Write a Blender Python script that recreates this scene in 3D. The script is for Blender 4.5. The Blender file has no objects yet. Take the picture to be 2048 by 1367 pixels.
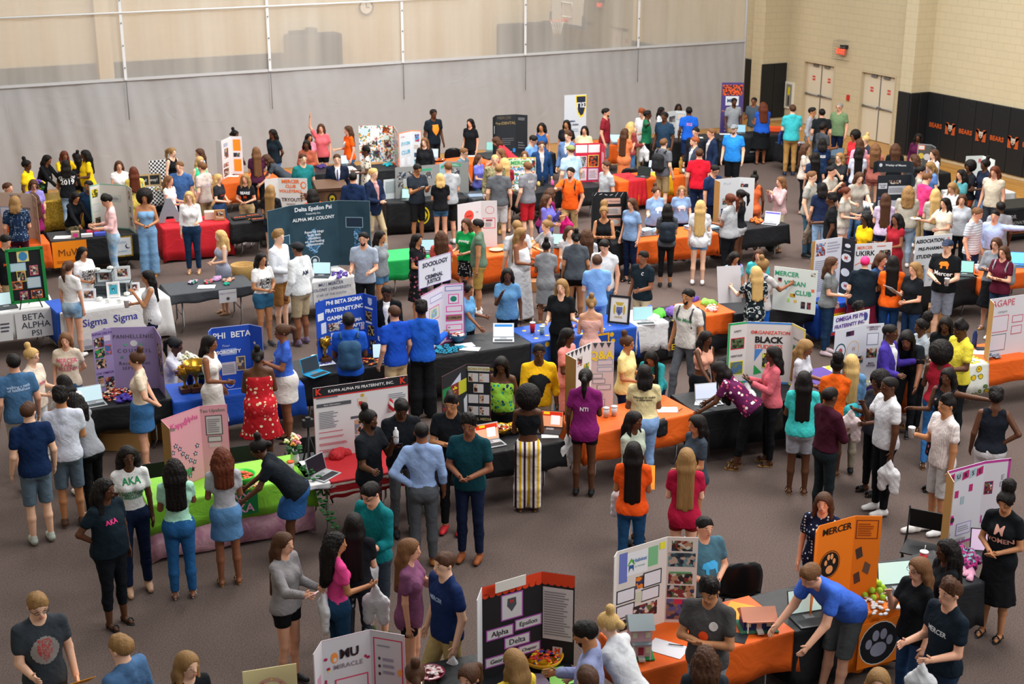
import bpy, bmesh, math, random
import numpy as np
from math import sin, cos, pi, radians, atan2, sqrt, floor
from mathutils import Vector, Matrix
from mathutils.bvhtree import BVHTree

# ---------------------------------------------------------------- camera, world, lights, exposure
SC = bpy.context.scene
F_PX, CAM_H, PITCH, YAW = 2844.0, 7.65, atan2(943, 2844.0), radians(26.8)
cam_d = bpy.data.cameras.new('camera')
cam_d.lens = F_PX / 2048 * 36; cam_d.sensor_width = 36; cam_d.clip_end = 200
cam_d.dof.use_dof = True; cam_d.dof.focus_distance = 17.0; cam_d.dof.aperture_fstop = 2.8
cam = bpy.data.objects.new('camera', cam_d)
SC.collection.objects.link(cam)
cam.location = (0, 0, CAM_H); cam.rotation_euler = (pi/2 - PITCH, 0, -YAW)
SC.camera = cam
SC.view_settings.view_transform = 'Standard'
SC.view_settings.look = 'None'
SC.view_settings.gamma = 1.0
SC.view_settings.exposure = 0.46
SC.view_settings.use_curve_mapping = False
world = bpy.data.worlds.new('world'); SC.world = world; world.use_nodes = True
world.node_tree.nodes['Background'].inputs[0].default_value = (0.90, 0.95, 1.0, 1)
world.node_tree.nodes['Background'].inputs[1].default_value = 0.33
def area(x, y, z, sx, sy, power, col=(1, .97, .92)):
    l = bpy.data.lights.new('gym_or_fill_lamp', 'AREA'); l.shape = 'RECTANGLE'; l.size = sx; l.size_y = sy
    l.energy = power; l.color = col
    o = bpy.data.objects.new('gym_or_fill_lamp', l); SC.collection.objects.link(o); o.location = (x, y, z)
    return o
for lx, ly, lp in ((5, 15, 330), (13, 12, 680), (15, 20, 900), (5, 26, 560), (13, 27, 900), (21, 24, 780), (14, 33, 330), (8, 42, 420), (21, 42, 420)):
    area(lx, ly, 10.5, 4, 4, lp)
o = area(13, 2.5, 9.8, 8, 3, 720); o.rotation_euler = (radians(38), 0, radians(8))   # added fill lamp, out of view on the camera side, brightens the board faces
cl = SC.cycles
cl.max_bounces = 5; cl.diffuse_bounces = 2; cl.glossy_bounces = 2; cl.transmission_bounces = 4; cl.transparent_max_bounces = 8
cl.use_adaptive_sampling = True; cl.use_denoising = True
cl.caustics_reflective = False; cl.caustics_refractive = False

# ---------------------------------------------------------------- pixel -> place
_T = PITCH
FW = np.array([sin(YAW)*cos(_T), cos(YAW)*cos(_T), -sin(_T)])
RT = np.array([cos(YAW), -sin(YAW), 0.0]); UP = np.cross(RT, FW)
def P(x, y, z=0.0, ax=2):
    """point where the sight line through pixel (x, y) meets the plane z (or x, or y with ax)"""
    d = FW*F_PX + RT*(x-1024) + UP*(683.5-y)
    o = np.array([0, 0, CAM_H])
    return o + d*((z-o[ax])/d[ax])
def V(p): return Vector([float(c) for c in p])

# ---------------------------------------------------------------- colours and materials
COL = dict(white='e8e6e6', black='15171b', navy='141f3b', grey='8a8b90', lgrey='b4b5ba', dgrey='3a3e46', red='b8202a', orange='f25c12',
 yellow='f2c81e', lyellow='efd98c', blue='1f5fc0', royal='1450b8', sky='7ba3d4', lblue='a9bfdc', teal='0f7c84', aqua='35bdb8', green='1c8a4c',
 mint='a8dcc0', lime='86d23c', olive='66765a', pink='e83c84', coral='e27468', lpink='e8bcbc', blush='d9a79c', purple='4c2f86', lav='8f86cc',
 lilac='c7b4cf', maroon='5c1526', wine='3f1222', plum='7d1d56', mauve='845474', rust='a3543f', apricot='e08a50', cream='e0d3bf', sand='c4b49a', khaki='a48c66',
 tan='9c7846', denim='3a5f8c', ldenim='86a6c4', ddenim='1c3350', brown='4a3020', card='b08a54', taupe='a8a095', wood='6b4526', steel='5d7f9f',
 gold='c59a2a', silver='b5b8bc', hotpink='d6146e', ltan='c9a27e', slate='4e6e86')
TONE = dict(a='e9b99c', l='d9a184', m='b57c55', b='87543a', d='56331f')
HAIR = dict(blonde='c9a468', dblonde='8f6c42', brown='4a2e1e', lbrown='6e4a2e', black='120d0c', red='8a4423', pink='e62c72', grey='8d8780', auburn='5b2a18')
def lin(h):
    if h in COL: h = COL[h]
    c = [int(h[i:i+2], 16)/255 for i in (0, 2, 4)]
    return tuple((x/12.92 if x <= .04045 else ((x+.055)/1.055)**2.4) for x in c) + (1,)
MATS = {}
def mat(col, rough=.8, pat=None, bump=0.0, bscale=12, metal=0.0, spec=.3, emit=0.0, name=None, sc=1.0):
    """procedural material; pat = (kind, colour, colour...) puts a woven or printed pattern on it"""
    key = (col, rough, pat, bump, bscale, metal, spec, emit, sc)
    if key in MATS: return MATS[key]
    m = bpy.data.materials.new(name or 'surface_' + str(len(MATS))); m.use_nodes = True
    nt = m.node_tree; N = nt.nodes; L = nt.links; b = N['Principled BSDF']
    b.inputs['Base Color'].default_value = lin(col); b.inputs['Roughness'].default_value = rough
    b.inputs['Metallic'].default_value = metal; b.inputs['Specular IOR Level'].default_value = spec
    if emit:
        b.inputs['Emission Color'].default_value = lin(col); b.inputs['Emission Strength'].default_value = emit
    tc = N.new('ShaderNodeTexCoord'); co = tc.outputs['Object']
    def ramp(fac, cols, const=True):
        r = N.new('ShaderNodeValToRGB'); r.color_ramp.interpolation = 'CONSTANT' if const else 'LINEAR'
        e = r.color_ramp.elements
        while len(e) > 1: e.remove(e[-1])
        e[0].position = cols[0][0]; e[0].color = lin(cols[0][1])
        for p, c in cols[1:]:
            q = e.new(p); q.color = lin(c)
        L.new(fac, r.inputs[0]); return r.outputs[0]
    def math_(op, a, v=None, v2=None):
        n = N.new('ShaderNodeMath'); n.operation = op; L.new(a, n.inputs[0])
        if v is not None: n.inputs[1].default_value = v
        if v2 is not None: L.new(v2, n.inputs[1])
        return n.outputs[0]
    def mix(f, a, bcol):
        n = N.new('ShaderNodeMix'); n.data_type = 'RGBA'; L.new(f, n.inputs[0])
        for k, c in ((6, a), (7, bcol)):
            if isinstance(c, str): n.inputs[k].default_value = lin(c)
            else: L.new(c, n.inputs[k])
        return n.outputs[2]
    out = None
    if pat:
        k, cs = pat[0], pat[1:]
        if k in ('floral', 'dots', 'photo', 'mosaic', 'candy'):
            v = N.new('ShaderNodeTexVoronoi'); v.inputs['Scale'].default_value = {'floral': 19, 'dots': 30, 'photo': 22, 'mosaic': 22, 'candy': 30}[k]*sc
            L.new(co, v.inputs['Vector'])
            if k == 'dots': v.inputs['Randomness'].default_value = 0.15
            s = N.new('ShaderNodeSeparateColor'); L.new(v.outputs['Color'], s.inputs[0])
            rc_ = ramp(s.outputs[0], [(i/len(cs), c) for i, c in enumerate(cs)])
            if k in ('photo', 'mosaic', 'candy'): out = rc_
            else: out = mix(math_('LESS_THAN', v.outputs['Distance'], .38 if k == 'floral' else .33), col, rc_)
        elif k == 'sun':
            v = N.new('ShaderNodeTexVoronoi'); v.inputs['Scale'].default_value = 16*sc; v.inputs['Randomness'].default_value = .6; L.new(co, v.inputs['Vector'])
            out = ramp(v.outputs['Distance'], [(0, cs[0]), (.16, cs[1]), (.36, cs[2]), (.44, cs[3])])
        elif k in ('vs', 'hs', 'ds'):
            s = N.new('ShaderNodeSeparateXYZ'); L.new(co, s.inputs[0])
            a = s.outputs[0 if k == 'vs' else 2]
            if k == 'ds': a = math_('ADD', s.outputs[2], v2=s.outputs[0])
            out = ramp(math_('FRACT', math_('MULTIPLY', math_('ADD', a, 5.0), sc)), [(i/len(cs), c) for i, c in enumerate(cs)])
        elif k == 'check':
            c = N.new('ShaderNodeTexChecker'); L.new(co, c.inputs[0]); c.inputs['Scale'].default_value = sc
            c.inputs[1].default_value = lin(cs[0]); c.inputs[2].default_value = lin(cs[1]); out = c.outputs[0]
        elif k == 'plaid':
            s = N.new('ShaderNodeSeparateXYZ'); L.new(co, s.inputs[0])
            f1 = math_('LESS_THAN', math_('FRACT', math_('MULTIPLY', math_('ADD', s.outputs[0], 5.0), sc)), .2)
            f2 = math_('LESS_THAN', math_('FRACT', math_('MULTIPLY', math_('ADD', s.outputs[2], 5.0), sc)), .2)
            out = mix(math_('MAXIMUM', f1, v2=f2), col, cs[0])
        elif k in ('camo', 'tie', 'denim', 'soft', 'tissue'):
            n = N.new('ShaderNodeTexNoise'); L.new(co, n.inputs['Vector'])
            n.inputs['Scale'].default_value = {'camo': 14, 'tie': 9, 'denim': 5, 'soft': 3, 'tissue': 5}[k]*sc; n.inputs['Detail'].default_value = 4
            f = math_('MULTIPLY', math_('SUBTRACT', n.outputs[0], .3), 2.5)
            out = ramp(f, [(i/len(cs), c) for i, c in enumerate(cs)], k == 'camo')
        L.new(out, b.inputs['Base Color'])
        if emit: L.new(out, b.inputs['Emission Color'])
    if bump:
        n = N.new('ShaderNodeTexNoise'); n.inputs['Scale'].default_value = bscale; n.inputs['Detail'].default_value = 3
        n.inputs['Distortion'].default_value = 1.2 if bump > .2 else 0
        L.new(co, n.inputs['Vector'])
        q = N.new('ShaderNodeBump'); q.inputs['Strength'].default_value = min(1, bump); q.inputs['Distance'].default_value = .03
        L.new(n.outputs[0], q.inputs['Height']); L.new(q.outputs[0], b.inputs['Normal'])
    MATS[key] = m
    return m
PATS = dict(
 floralred=('b8202a', ('floral', 'b8202a', 'e8c8a0', 'b8202a', 'd8505a', 'b8202a', 'f0e0c0')),
 floralblk=('15171b', ('floral', '15171b', '7a3040', '15171b', '8a7068', '15171b', 'b06070')),
 floralplum=('5a1c48', ('floral', '5a1c48', 'e8e0d8', 'c8506a', 'e8d8d0', '5a1c48')),
 floralwht=('dcd6c8', ('floral', 'dcd6c8', '6a4030', 'dcd6c8', '3a4a3a', 'a85050')),
 leafprint=('86b83c', ('floral', '1c2c50', '1a8a80', '86b83c', '2a5a3a')),
 dotnavy=('141a33', ('dots', 'd8dce0', '141a33', 'a8b8d0')),
 dotblk=('15171b', ('dots', 'd8d8dc', '15171b', 'c0c0c4')),
 dotblue=('1b2c48', ('dots', '6f8aa8', '1b2c48', '9ab')),
 camo=('7a6e52', ('camo', '57492f', '7d7456', '9c9270', '5f6344', 'a89f80')),
 tiedye=('6fb7c0', ('tie', 'c45aa0', 'c8c0e0', '4ab4bc', 'd8a0c8', '5a6ac0')),
 tieblk=('15171b', ('camo', '15171b', '1c2c34', '15171b', 'c0c8c8', '15171b')),
 stripey=('e2b81c', ('vs', 'd9ac18', 'e8e2da', '3b1f2c', 'e8e2da')),
 hstripe=('d8dade', ('hs', 'd8dade', 'a8aebc')),
 vstripew=('e4dad8', ('vs', 'e4dad8', 'e4dad8', 'cfc0c0')),
 seersucker=('8fa4bf', ('hs', '98a4b4', '7a8698', '98a4b4', 'aab4c2')),
 plaidblue=('3a5f8c', ('plaid', '9ab0c8')), plaiddark=('2a2226', ('plaid', '6a3038')),
 denimp=('3a5f8c', ('denim', '1f3f6a', '33598a', '5a80aa')), ldenimp=('86a6c4', ('denim', '5c84a8', '7fa0c0', 'a8c0d4')),
 yflower=('dcc25c', ('floral', 'dcc25c', 'dcc25c', 'c0503a', 'dcc25c', '5a9a8a')),
 palm=('30343c', ('floral', '30343c', '9098a8', '30343c')), pinkcheck=('c8a0a0', ('plaid', 'b06a70')))
def fix(h): return h if len(h) == 6 else ''.join(c*2 for c in h)
def cloth(c, bump=.5, rough=.85):
    if c in PATS:
        base, p = PATS[c]; s = 1.0
        if c == 'stripey': s = 9.0
        elif c == 'hstripe': s = 22.
        elif c == 'vstripew': s = 40.
        elif c == 'seersucker': s = 14.
        elif c.startswith('plaid'): s = 14.
        elif c == 'pinkcheck': s = 30.
        return mat(fix(base), rough, tuple([p[0]] + [fix(x) for x in p[1:]]), bump, 9, sc=s, spec=.12)
    return mat(c, rough, None, bump, 9, spec=.12)

# ---------------------------------------------------------------- objects
COLL = SC.collection
def link(name, me, parent=None, mats=()):
    o = bpy.data.objects.new(name, me); COLL.objects.link(o)
    for m in mats: me.materials.append(m)
    if parent: o.parent = parent
    return o
def tag(o, label=None, cat=None, group=None, kind=None):
    if label: o['label'] = label
    if cat: o['category'] = cat
    if group: o['group'] = group
    if kind: o['kind'] = kind
    return o
def empty(name, loc=(0, 0, 0), rz=0.0, label=None, cat=None, group=None):
    o = bpy.data.objects.new(name, None); COLL.objects.link(o); o.empty_display_size = .2
    o.location = [float(c) for c in loc]; o.rotation_euler = (0, 0, rz)
    return tag(o, label, cat, group)
def npmesh(name, v, quads, smooth=True, tris=None):
    me = bpy.data.meshes.new(name)
    v = np.asarray(v, np.float32); me.vertices.add(len(v)); me.vertices.foreach_set('co', v.ravel())
    q = np.asarray(quads, np.int32).reshape(-1, 4); nl = len(q)*4
    me.loops.add(nl); me.loops.foreach_set('vertex_index', q.ravel())
    me.polygons.add(len(q)); me.polygons.foreach_set('loop_start', np.arange(0, nl, 4, dtype=np.int32))
    if smooth: me.polygons.foreach_set('use_smooth', np.ones(len(q), bool))
    me.update(calc_edges=True)
    return me
class MB:
    """collects boxes, tubes, plates into one mesh"""
    def __init__(s): s.bm = bmesh.new()
    def box(s, x0, x1, y0, y1, z0, z1, M=None, mi=0):
        vs = [s.bm.verts.new((x, y, z)) for x in (x0, x1) for y in (y0, y1) for z in (z0, z1)]
        if M is not None:
            for v in vs: v.co = M @ v.co
        for f in ((0, 1, 3, 2), (4, 6, 7, 5), (0, 4, 5, 1), (2, 3, 7, 6), (0, 2, 6, 4), (1, 5, 7, 3)):
            s.bm.faces.new([vs[i] for i in f]).material_index = mi
        return s
    def quad(s, a, b, c, d, mi=0):
        s.bm.faces.new([s.bm.verts.new(p) for p in (a, b, c, d)]).material_index = mi; return s
    def tube(s, pts, rad, n=8, mi=0, caps=True):
        pts = [Vector(p) for p in pts]
        rads = rad if isinstance(rad, (list, tuple)) else [rad]*len(pts)
        rings = []
        for i, p in enumerate(pts):
            d = (pts[min(i+1, len(pts)-1)] - pts[max(i-1, 0)]).normalized()
            a = d.cross(Vector((0, 0, 1)) if abs(d.z) < .9 else Vector((1, 0, 0))).normalized(); b = d.cross(a)
            rings.append([s.bm.verts.new(p + (a*cos(2*pi*k/n) + b*sin(2*pi*k/n))*rads[i]) for k in range(n)])
        for r0, r1 in zip(rings, rings[1:]):
            for k in range(n):
                f = s.bm.faces.new((r0[k], r0[(k+1) % n], r1[(k+1) % n], r1[k])); f.material_index = mi; f.smooth = True
        if caps:
            for r, fl in ((rings[0], 1), (rings[-1], 0)):
                s.bm.faces.new(r[::-1] if fl else r).material_index = mi
        return s
    def lathe(s, prof, c=(0, 0, 0), n=20, mi=0):
        rings = [[s.bm.verts.new((c[0]+r*cos(2*pi*k/n), c[1]+r*sin(2*pi*k/n), c[2]+z)) for k in range(n)] for r, z in prof]
        for r0, r1 in zip(rings, rings[1:]):
            for k in range(n):
                f = s.bm.faces.new((r0[k], r0[(k+1) % n], r1[(k+1) % n], r1[k])); f.material_index = mi; f.smooth = True
        s.bm.faces.new(rings[0][::-1]).material_index = mi; s.bm.faces.new(rings[-1]).material_index = mi
        return s
    def prism(s, poly, z0, z1, M=None, mi=0):
        """poly (x, y) outline, extruded in z, then M"""
        a = [s.bm.verts.new((x, y, z0)) for x, y in poly]; b = [s.bm.verts.new((x, y, z1)) for x, y in poly]
        if M is not None:
            for v in a+b: v.co = M @ v.co
        n = len(poly)
        s.bm.faces.new(a[::-1]).material_index = mi; s.bm.faces.new(b).material_index = mi
        for i in range(n): s.bm.faces.new((a[i], a[(i+1) % n], b[(i+1) % n], b[i])).material_index = mi
        return s
    def ball(s, c, r, sc=(1, 1, 1), n=12, mi=0):
        res = bmesh.ops.create_uvsphere(s.bm, u_segments=n, v_segments=max(6, n*2//3), radius=r, matrix=Matrix.Translation(c) @ Matrix.Diagonal((*sc, 1)))
        for v in res['verts']:
            for f in v.link_faces: f.material_index = mi; f.smooth = True
        return s
    def mesh(s, name, smooth=False, normals=True):
        if normals: bmesh.ops.recalc_face_normals(s.bm, faces=s.bm.faces)
        me = bpy.data.meshes.new(name); s.bm.to_mesh(me); s.bm.free()
        if smooth:
            for p in me.polygons: p.use_smooth = True
        return me
    def build(s, name, mats, parent=None, smooth=False, bevel=0.0, normals=True):
        o = link(name, s.mesh(name, smooth, normals), parent, mats if isinstance(mats, (list, tuple)) else [mats])
        if bevel:
            b = o.modifiers.new('b', 'BEVEL'); b.width = bevel; b.segments = 2; b.limit_method = 'ANGLE'
        return o
TXT = {}
def text_mesh(s, size, align='CENTER', bold=0.0, shear=0.0, ls=1.0, wide=1.0):
    """lettering as a flat mesh in the x/y plane, centred; returns (verts, faces)"""
    key = (s, size, align, bold, shear, ls, wide)
    if key in TXT: return TXT[key]
    c = bpy.data.curves.new('t', 'FONT'); c.body = s; c.size = size; c.align_x = align; c.align_y = 'CENTER'
    c.offset = bold*size; c.shear = shear; c.resolution_u = 2; c.space_line = ls; c.space_character = wide
    o = bpy.data.objects.new('t', c); me = o.to_mesh()
    v = [tuple(x.co) for x in me.vertices]; f = [tuple(p.vertices) for p in me.polygons]
    o.to_mesh_clear(); bpy.data.objects.remove(o); bpy.data.curves.remove(c)
    TXT[key] = (v, f); return v, f

# ---------------------------------------------------------------- sculpting: rounded volumes melted together and skinned
def R_x(a): return np.array([[1, 0, 0], [0, cos(a), -sin(a)], [0, sin(a), cos(a)]])
def R_z(a): return np.array([[cos(a), -sin(a), 0], [sin(a), cos(a), 0], [0, 0, 1]])
class Fld:
    def __init__(s, lo, hi, v):
        s.v = v; s.ax = [np.arange(lo[i], hi[i]+v, v, dtype=np.float32) for i in range(3)]
        s.d = np.full([len(a) for a in s.ax], .3, np.float32)
    def _g(s, lo, hi, M):
        sl = tuple(slice(max(0, int(np.searchsorted(s.ax[i], lo[i]))), int(np.searchsorted(s.ax[i], hi[i]))) for i in range(3))
        x = s.ax[0][sl[0]][:, None, None]; y = s.ax[1][sl[1]][None, :, None]; z = s.ax[2][sl[2]][None, None, :]
        if M is not None:
            R, t = M; x, y, z = x-t[0], y-t[1], z-t[2]
            x, y, z = (R[0, 0]*x+R[1, 0]*y+R[2, 0]*z, R[0, 1]*x+R[1, 1]*y+R[2, 1]*z, R[0, 2]*x+R[1, 2]*y+R[2, 2]*z)
        return sl, x, y, z
    def cone(s, a, b, ra, rb=None, M=None, sy=1.0, k=.03):
        """round cone a-b (in frame M = rotation, origin), squashed in y by sy"""
        rb = ra if rb is None else rb
        a = np.asarray(a, float); b = np.asarray(b, float)
        A, B = (a, b) if M is None else (M[0]@a+M[1], M[0]@b+M[1])
        m = max(ra, rb)*max(1, sy)+k+3*s.v
        sl, x, y, z = s._g(np.minimum(A, B)-m, np.maximum(A, B)+m, M)
        if min(q.stop-q.start for q in sl) <= 0: return s
        ba = (b-a)*[1, 1/sy, 1]; bb = float(ba@ba)+1e-9
        px = x-a[0]; py = (y-a[1])/sy; pz = z-a[2]
        t = np.clip((px*ba[0]+py*ba[1]+pz*ba[2])/bb, 0, 1)
        d = np.sqrt((px-t*ba[0])**2+(py-t*ba[1])**2+(pz-t*ba[2])**2)-(ra+(rb-ra)*t)
        if sy < 1: d = d*(.5+.5*sy)
        o = s.d[sl]; h = np.maximum(k-np.abs(o-d), 0)/k
        s.d[sl] = np.minimum(o, d)-h*h*k*.25
        return s
    def cut(s, n, o, M=None):
        sl, x, y, z = s._g([-9]*3, [9]*3, M)
        s.d = np.maximum(s.d, (x-o[0])*n[0]+(y-o[1])*n[1]+(z-o[2])*n[2]).astype(np.float32); return s
    def cutball(s, c, r, M=None, sc=(1, 1, 1)):
        sl, x, y, z = s._g([-9]*3, [9]*3, M)
        s.d = np.maximum(s.d, r-np.sqrt(((x-c[0])/sc[0])**2+((y-c[1])/sc[1])**2+((z-c[2])/sc[2])**2)).astype(np.float32); return s
    def noise(s, amp, f, ph=0):
        x, y, z = np.meshgrid(*s.ax, indexing='ij', sparse=True)
        s.d = s.d + amp*(np.sin(f*x+ph)*np.sin(f*y+1.3*ph)+np.sin(1.7*f*z+ph)*np.sin(1.9*f*x)*.7).astype(np.float32); return s
    def net(s):
        """surface nets -> verts, quads"""
        d = s.d; d[0], d[-1] = .3, .3; d[:, 0], d[:, -1] = .3, .3; d[:, :, 0], d[:, :, -1] = .3, .3
        ins = d < 0
        c8 = [(i, j, k) for i in (0, 1) for j in (0, 1) for k in (0, 1)]
        n = np.array(d.shape)-1
        cnt = sum(ins[i:i+n[0], j:j+n[1], k:k+n[2]].astype(np.int8) for i, j, k in c8)
        act = (cnt > 0) & (cnt < 8); I = np.argwhere(act)
        if not len(I): return np.zeros((0, 3)), np.zeros((0, 4), int)
        idx = np.full(act.shape, -1, np.int32); idx[tuple(I.T)] = np.arange(len(I))
        val = [d[I[:, 0]+i, I[:, 1]+j, I[:, 2]+k] for i, j, k in c8]
        S = np.zeros((len(I), 3), np.float32); C = np.zeros(len(I), np.float32)
        for p in range(8):
            for q in range(p+1, 8):
                dif = [c8[q][m]-c8[p][m] for m in range(3)]
                if sum(map(abs, dif)) != 1: continue
                a, b = val[p], val[q]; m = (a < 0) != (b < 0)
                t = np.where(m, a/np.where(m, a-b, 1), 0)
                for e in range(3): S[:, e] += np.where(m, c8[p][e]+t*dif[e], 0)
                C += m
        v = (I+S/C[:, None])*s.v+[a[0] for a in s.ax]
        Q = []
        for e in range(3):
            u, w = (e+1) % 3, (e+2) % 3
            a = [slice(None)]*3; b = [slice(None)]*3; a[e] = slice(0, -1); b[e] = slice(1, None)
            ia, ib = ins[tuple(a)], ins[tuple(b)]
            for m, flip in ((ia & ~ib, 0), (~ia & ib, 1)):
                E = np.argwhere(m)
                E = E[(E[:, u] > 0) & (E[:, w] > 0) & (E[:, u] < n[u]) & (E[:, w] < n[w])]
                if not len(E): continue
                def at(du, dw):
                    G = E.copy(); G[:, u] += du; G[:, w] += dw; return idx[tuple(G.T)]
                q = [at(-1, -1), at(0, -1), at(0, 0), at(-1, 0)]
                Q.append(np.stack(q[::-1] if flip else q, 1))
        return v, np.concatenate(Q)
# ---------------------------------------------------------------- the hall
def struct(o): o['kind'] = 'structure'; return o
def block_mat(base, sc=1.0):
    m = mat(base, .75, None, 0, name='painted_block', spec=.25+.01*sc); nt = m.node_tree; N = nt.nodes; L = nt.links
    tc = N.new('ShaderNodeTexCoord'); s = N.new('ShaderNodeSeparateXYZ'); L.new(tc.outputs['Object'], s.inputs[0])
    a = N.new('ShaderNodeMath'); a.operation = 'ADD'; L.new(s.outputs[0], a.inputs[0]); L.new(s.outputs[1], a.inputs[1])
    c = N.new('ShaderNodeCombineXYZ'); L.new(a.outputs[0], c.inputs[0]); L.new(s.outputs[2], c.inputs[1])
    b = N.new('ShaderNodeTexBrick'); b.inputs['Scale'].default_value = 1; b.inputs['Brick Width'].default_value = .4; b.inputs['Row Height'].default_value = .2; b.inputs['Mortar Size'].default_value = .012
    q = lin(base); b.inputs['Color1'].default_value = q; b.inputs['Color2'].default_value = tuple(x*.97 for x in q[:3])+(1,); b.inputs['Mortar'].default_value = tuple(x*.90 for x in q[:3])+(1,)
    L.new(c.outputs[0], b.inputs['Vector']); L.new(b.outputs[0], N['Principled BSDF'].inputs['Base Color'])
    u = N.new('ShaderNodeBump'); u.inputs['Strength'].default_value = .4; u.inputs['Distance'].default_value = .01; L.new(b.outputs[1], u.inputs['Height']); u.invert = True
    L.new(u.outputs[0], N['Principled BSDF'].inputs['Normal']); return m
WALL = block_mat('c6b899'); WALL2 = block_mat('d2c0a0', 2.0)
HT = 10.0
carpet_m = mat('665651', .95, ('tissue', '52443f', '665651', '776761'), .8, 150, sc=14)
nt = carpet_m.node_tree
def wood_mat():
    m = mat('c08c4a', .35, None, 0, name='maple'); N = m.node_tree.nodes; L = m.node_tree.links
    tc = N.new('ShaderNodeTexCoord'); mp = N.new('ShaderNodeMapping'); mp.inputs['Rotation'].default_value = (0, 0, pi/2)
    b = N.new('ShaderNodeTexBrick'); b.inputs['Scale'].default_value = 1; b.inputs['Brick Width'].default_value = 1.2; b.inputs['Row Height'].default_value = .07; b.inputs['Mortar Size'].default_value = .002
    b.inputs['Color1'].default_value = lin('c8944e'); b.inputs['Color2'].default_value = lin('b27e3e'); b.inputs['Mortar'].default_value = lin('8a5c2c')
    L.new(tc.outputs['Object'], mp.inputs[0]); L.new(mp.outputs[0], b.inputs[0]); L.new(b.outputs[0], N['Principled BSDF'].inputs['Base Color']); return m
struct(MB().box(-7, 28.8, 0, 52, -.12, -.006).build('floor', wood_mat()))
struct(MB().box(-7, 26.25, 0, 33.1, -.006, 0).build('floor_carpet', carpet_m))
# right wall with two door recesses, pilasters and far bay
W = MB()
def wall_run(m, y0, y1, x=28.5, z0=0, z1=HT): m.box(x, x+.3, y0, y1, z0, z1)
for y0, y1, z0 in ((33.4, 34.58, 0), (31.85, 33.4, 2.02), (34.58, 36.12, 2.02), (30.6, 31.85, 0), (36.12, 46.6, 0), (46.6, 48.1, 2.02), (48.1, 49.3, 0), (49.3, 50.8, 2.02), (50.8, 52, 0)): wall_run(W, y0, y1, 28.5, z0)
wall_run(W, 12, 30.6, 28.2)
struct(W.build('wall_right', WALL))
struct(MB().box(27.55, 28.55, 30.15, 30.62, 0, HT).build('wall_right_pilaster', WALL))
struct(MB().box(27.58, 28.55, 37.0, 37.6, 0, HT).build('wall_right_pilaster', WALL)); struct(MB().box(28.0, 28.55, 37.6, 39.2, 0, HT).build('wall_right_pilaster', WALL))
struct(MB().box(27.4, 28.55, 44.0, 44.6, 0, HT).build('wall_right_pilaster', WALL2))
struct(MB().box(-7, 25.7, 46.75, 47, 0, HT).box(25.4, 25.7, 47, 52, 0, HT).box(25.4, 28.8, 51.7, 52, 0, HT).build('wall_back', WALL2))
struct(MB().box(8.8, 9.26, 46.3, 46.75, 0, HT).build('wall_back_pilaster', WALL2))
struct(MB().box(-7.2, -7, 0, 47, 0, HT).build('wall_left', WALL2))
struct(MB().box(-7, 28.8, 52, 52.2, 0, .01).build('trim_1', WALL2))
PAD = mat('17191c', .5, None, .25, 3, spec=.35); PADG = mat('55585c', .6, None, .2, 3)
def pad_row(name, x0, x1, y0, y1, n, m, label, zt=1.83, parent_label=True):
    r = empty(name, ((x0+x1)/2, (y0+y1)/2, 0), 0, label, 'wall padding', None); al = abs(y1-y0) > abs(x1-x0)
    for i in range(n):
        a, b = i/n, (i+1)/n
        q = MB()
        if al: q.box(x0, x1, y0+(y1-y0)*a+.006, y0+(y1-y0)*b-.006, .1, zt)
        else: q.box(x0+(x1-x0)*a+.006, x0+(x1-x0)*b-.006, y0, y1, .1, zt)
        o = q.build('pad', m, r, bevel=.02); o.location = (-(x0+x1)/2, -(y0+y1)/2, 0)
    return r
pr = pad_row('wall_padding', 28.14, 28.198, 16, 30.14, 23, PAD, 'long run of black wall padding with orange lettering on the right wall')
pad_row('wall_padding', 27.49, 27.545, 30.15, 30.62, 1, PAD, 'narrow black pad on the edge of the pilaster right of the doors')
pad_row('wall_padding', 27.5, 28.14, 30.09, 30.145, 2, PAD, 'black pad on the face of the pilaster right of the doors')
pad_row('wall_padding', 27.52, 28.5, 36.94, 36.995, 2, PAD, 'black pad on the face of the pilaster behind the purple banner')
pad_row('wall_padding', 27.9, 27.995, 37.65, 39.2, 2, PAD, 'black pads beyond the divider curtain end')
pad_row('wall_padding', -2, 8.78, 46.68, 46.745, 12, PADG, 'grey wall padding left of the pilaster behind the divider curtain')
pad_row('wall_padding', 9.3, 15.0, 46.68, 46.745, 6, PADG, 'grey wall padding right of the pilaster behind the divider curtain')
pad_row('wall_padding', 27.34, 27.395, 40.5, 44.6, 4, PADG, 'grey wall padding by the far corner seen through the mesh')
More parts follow.
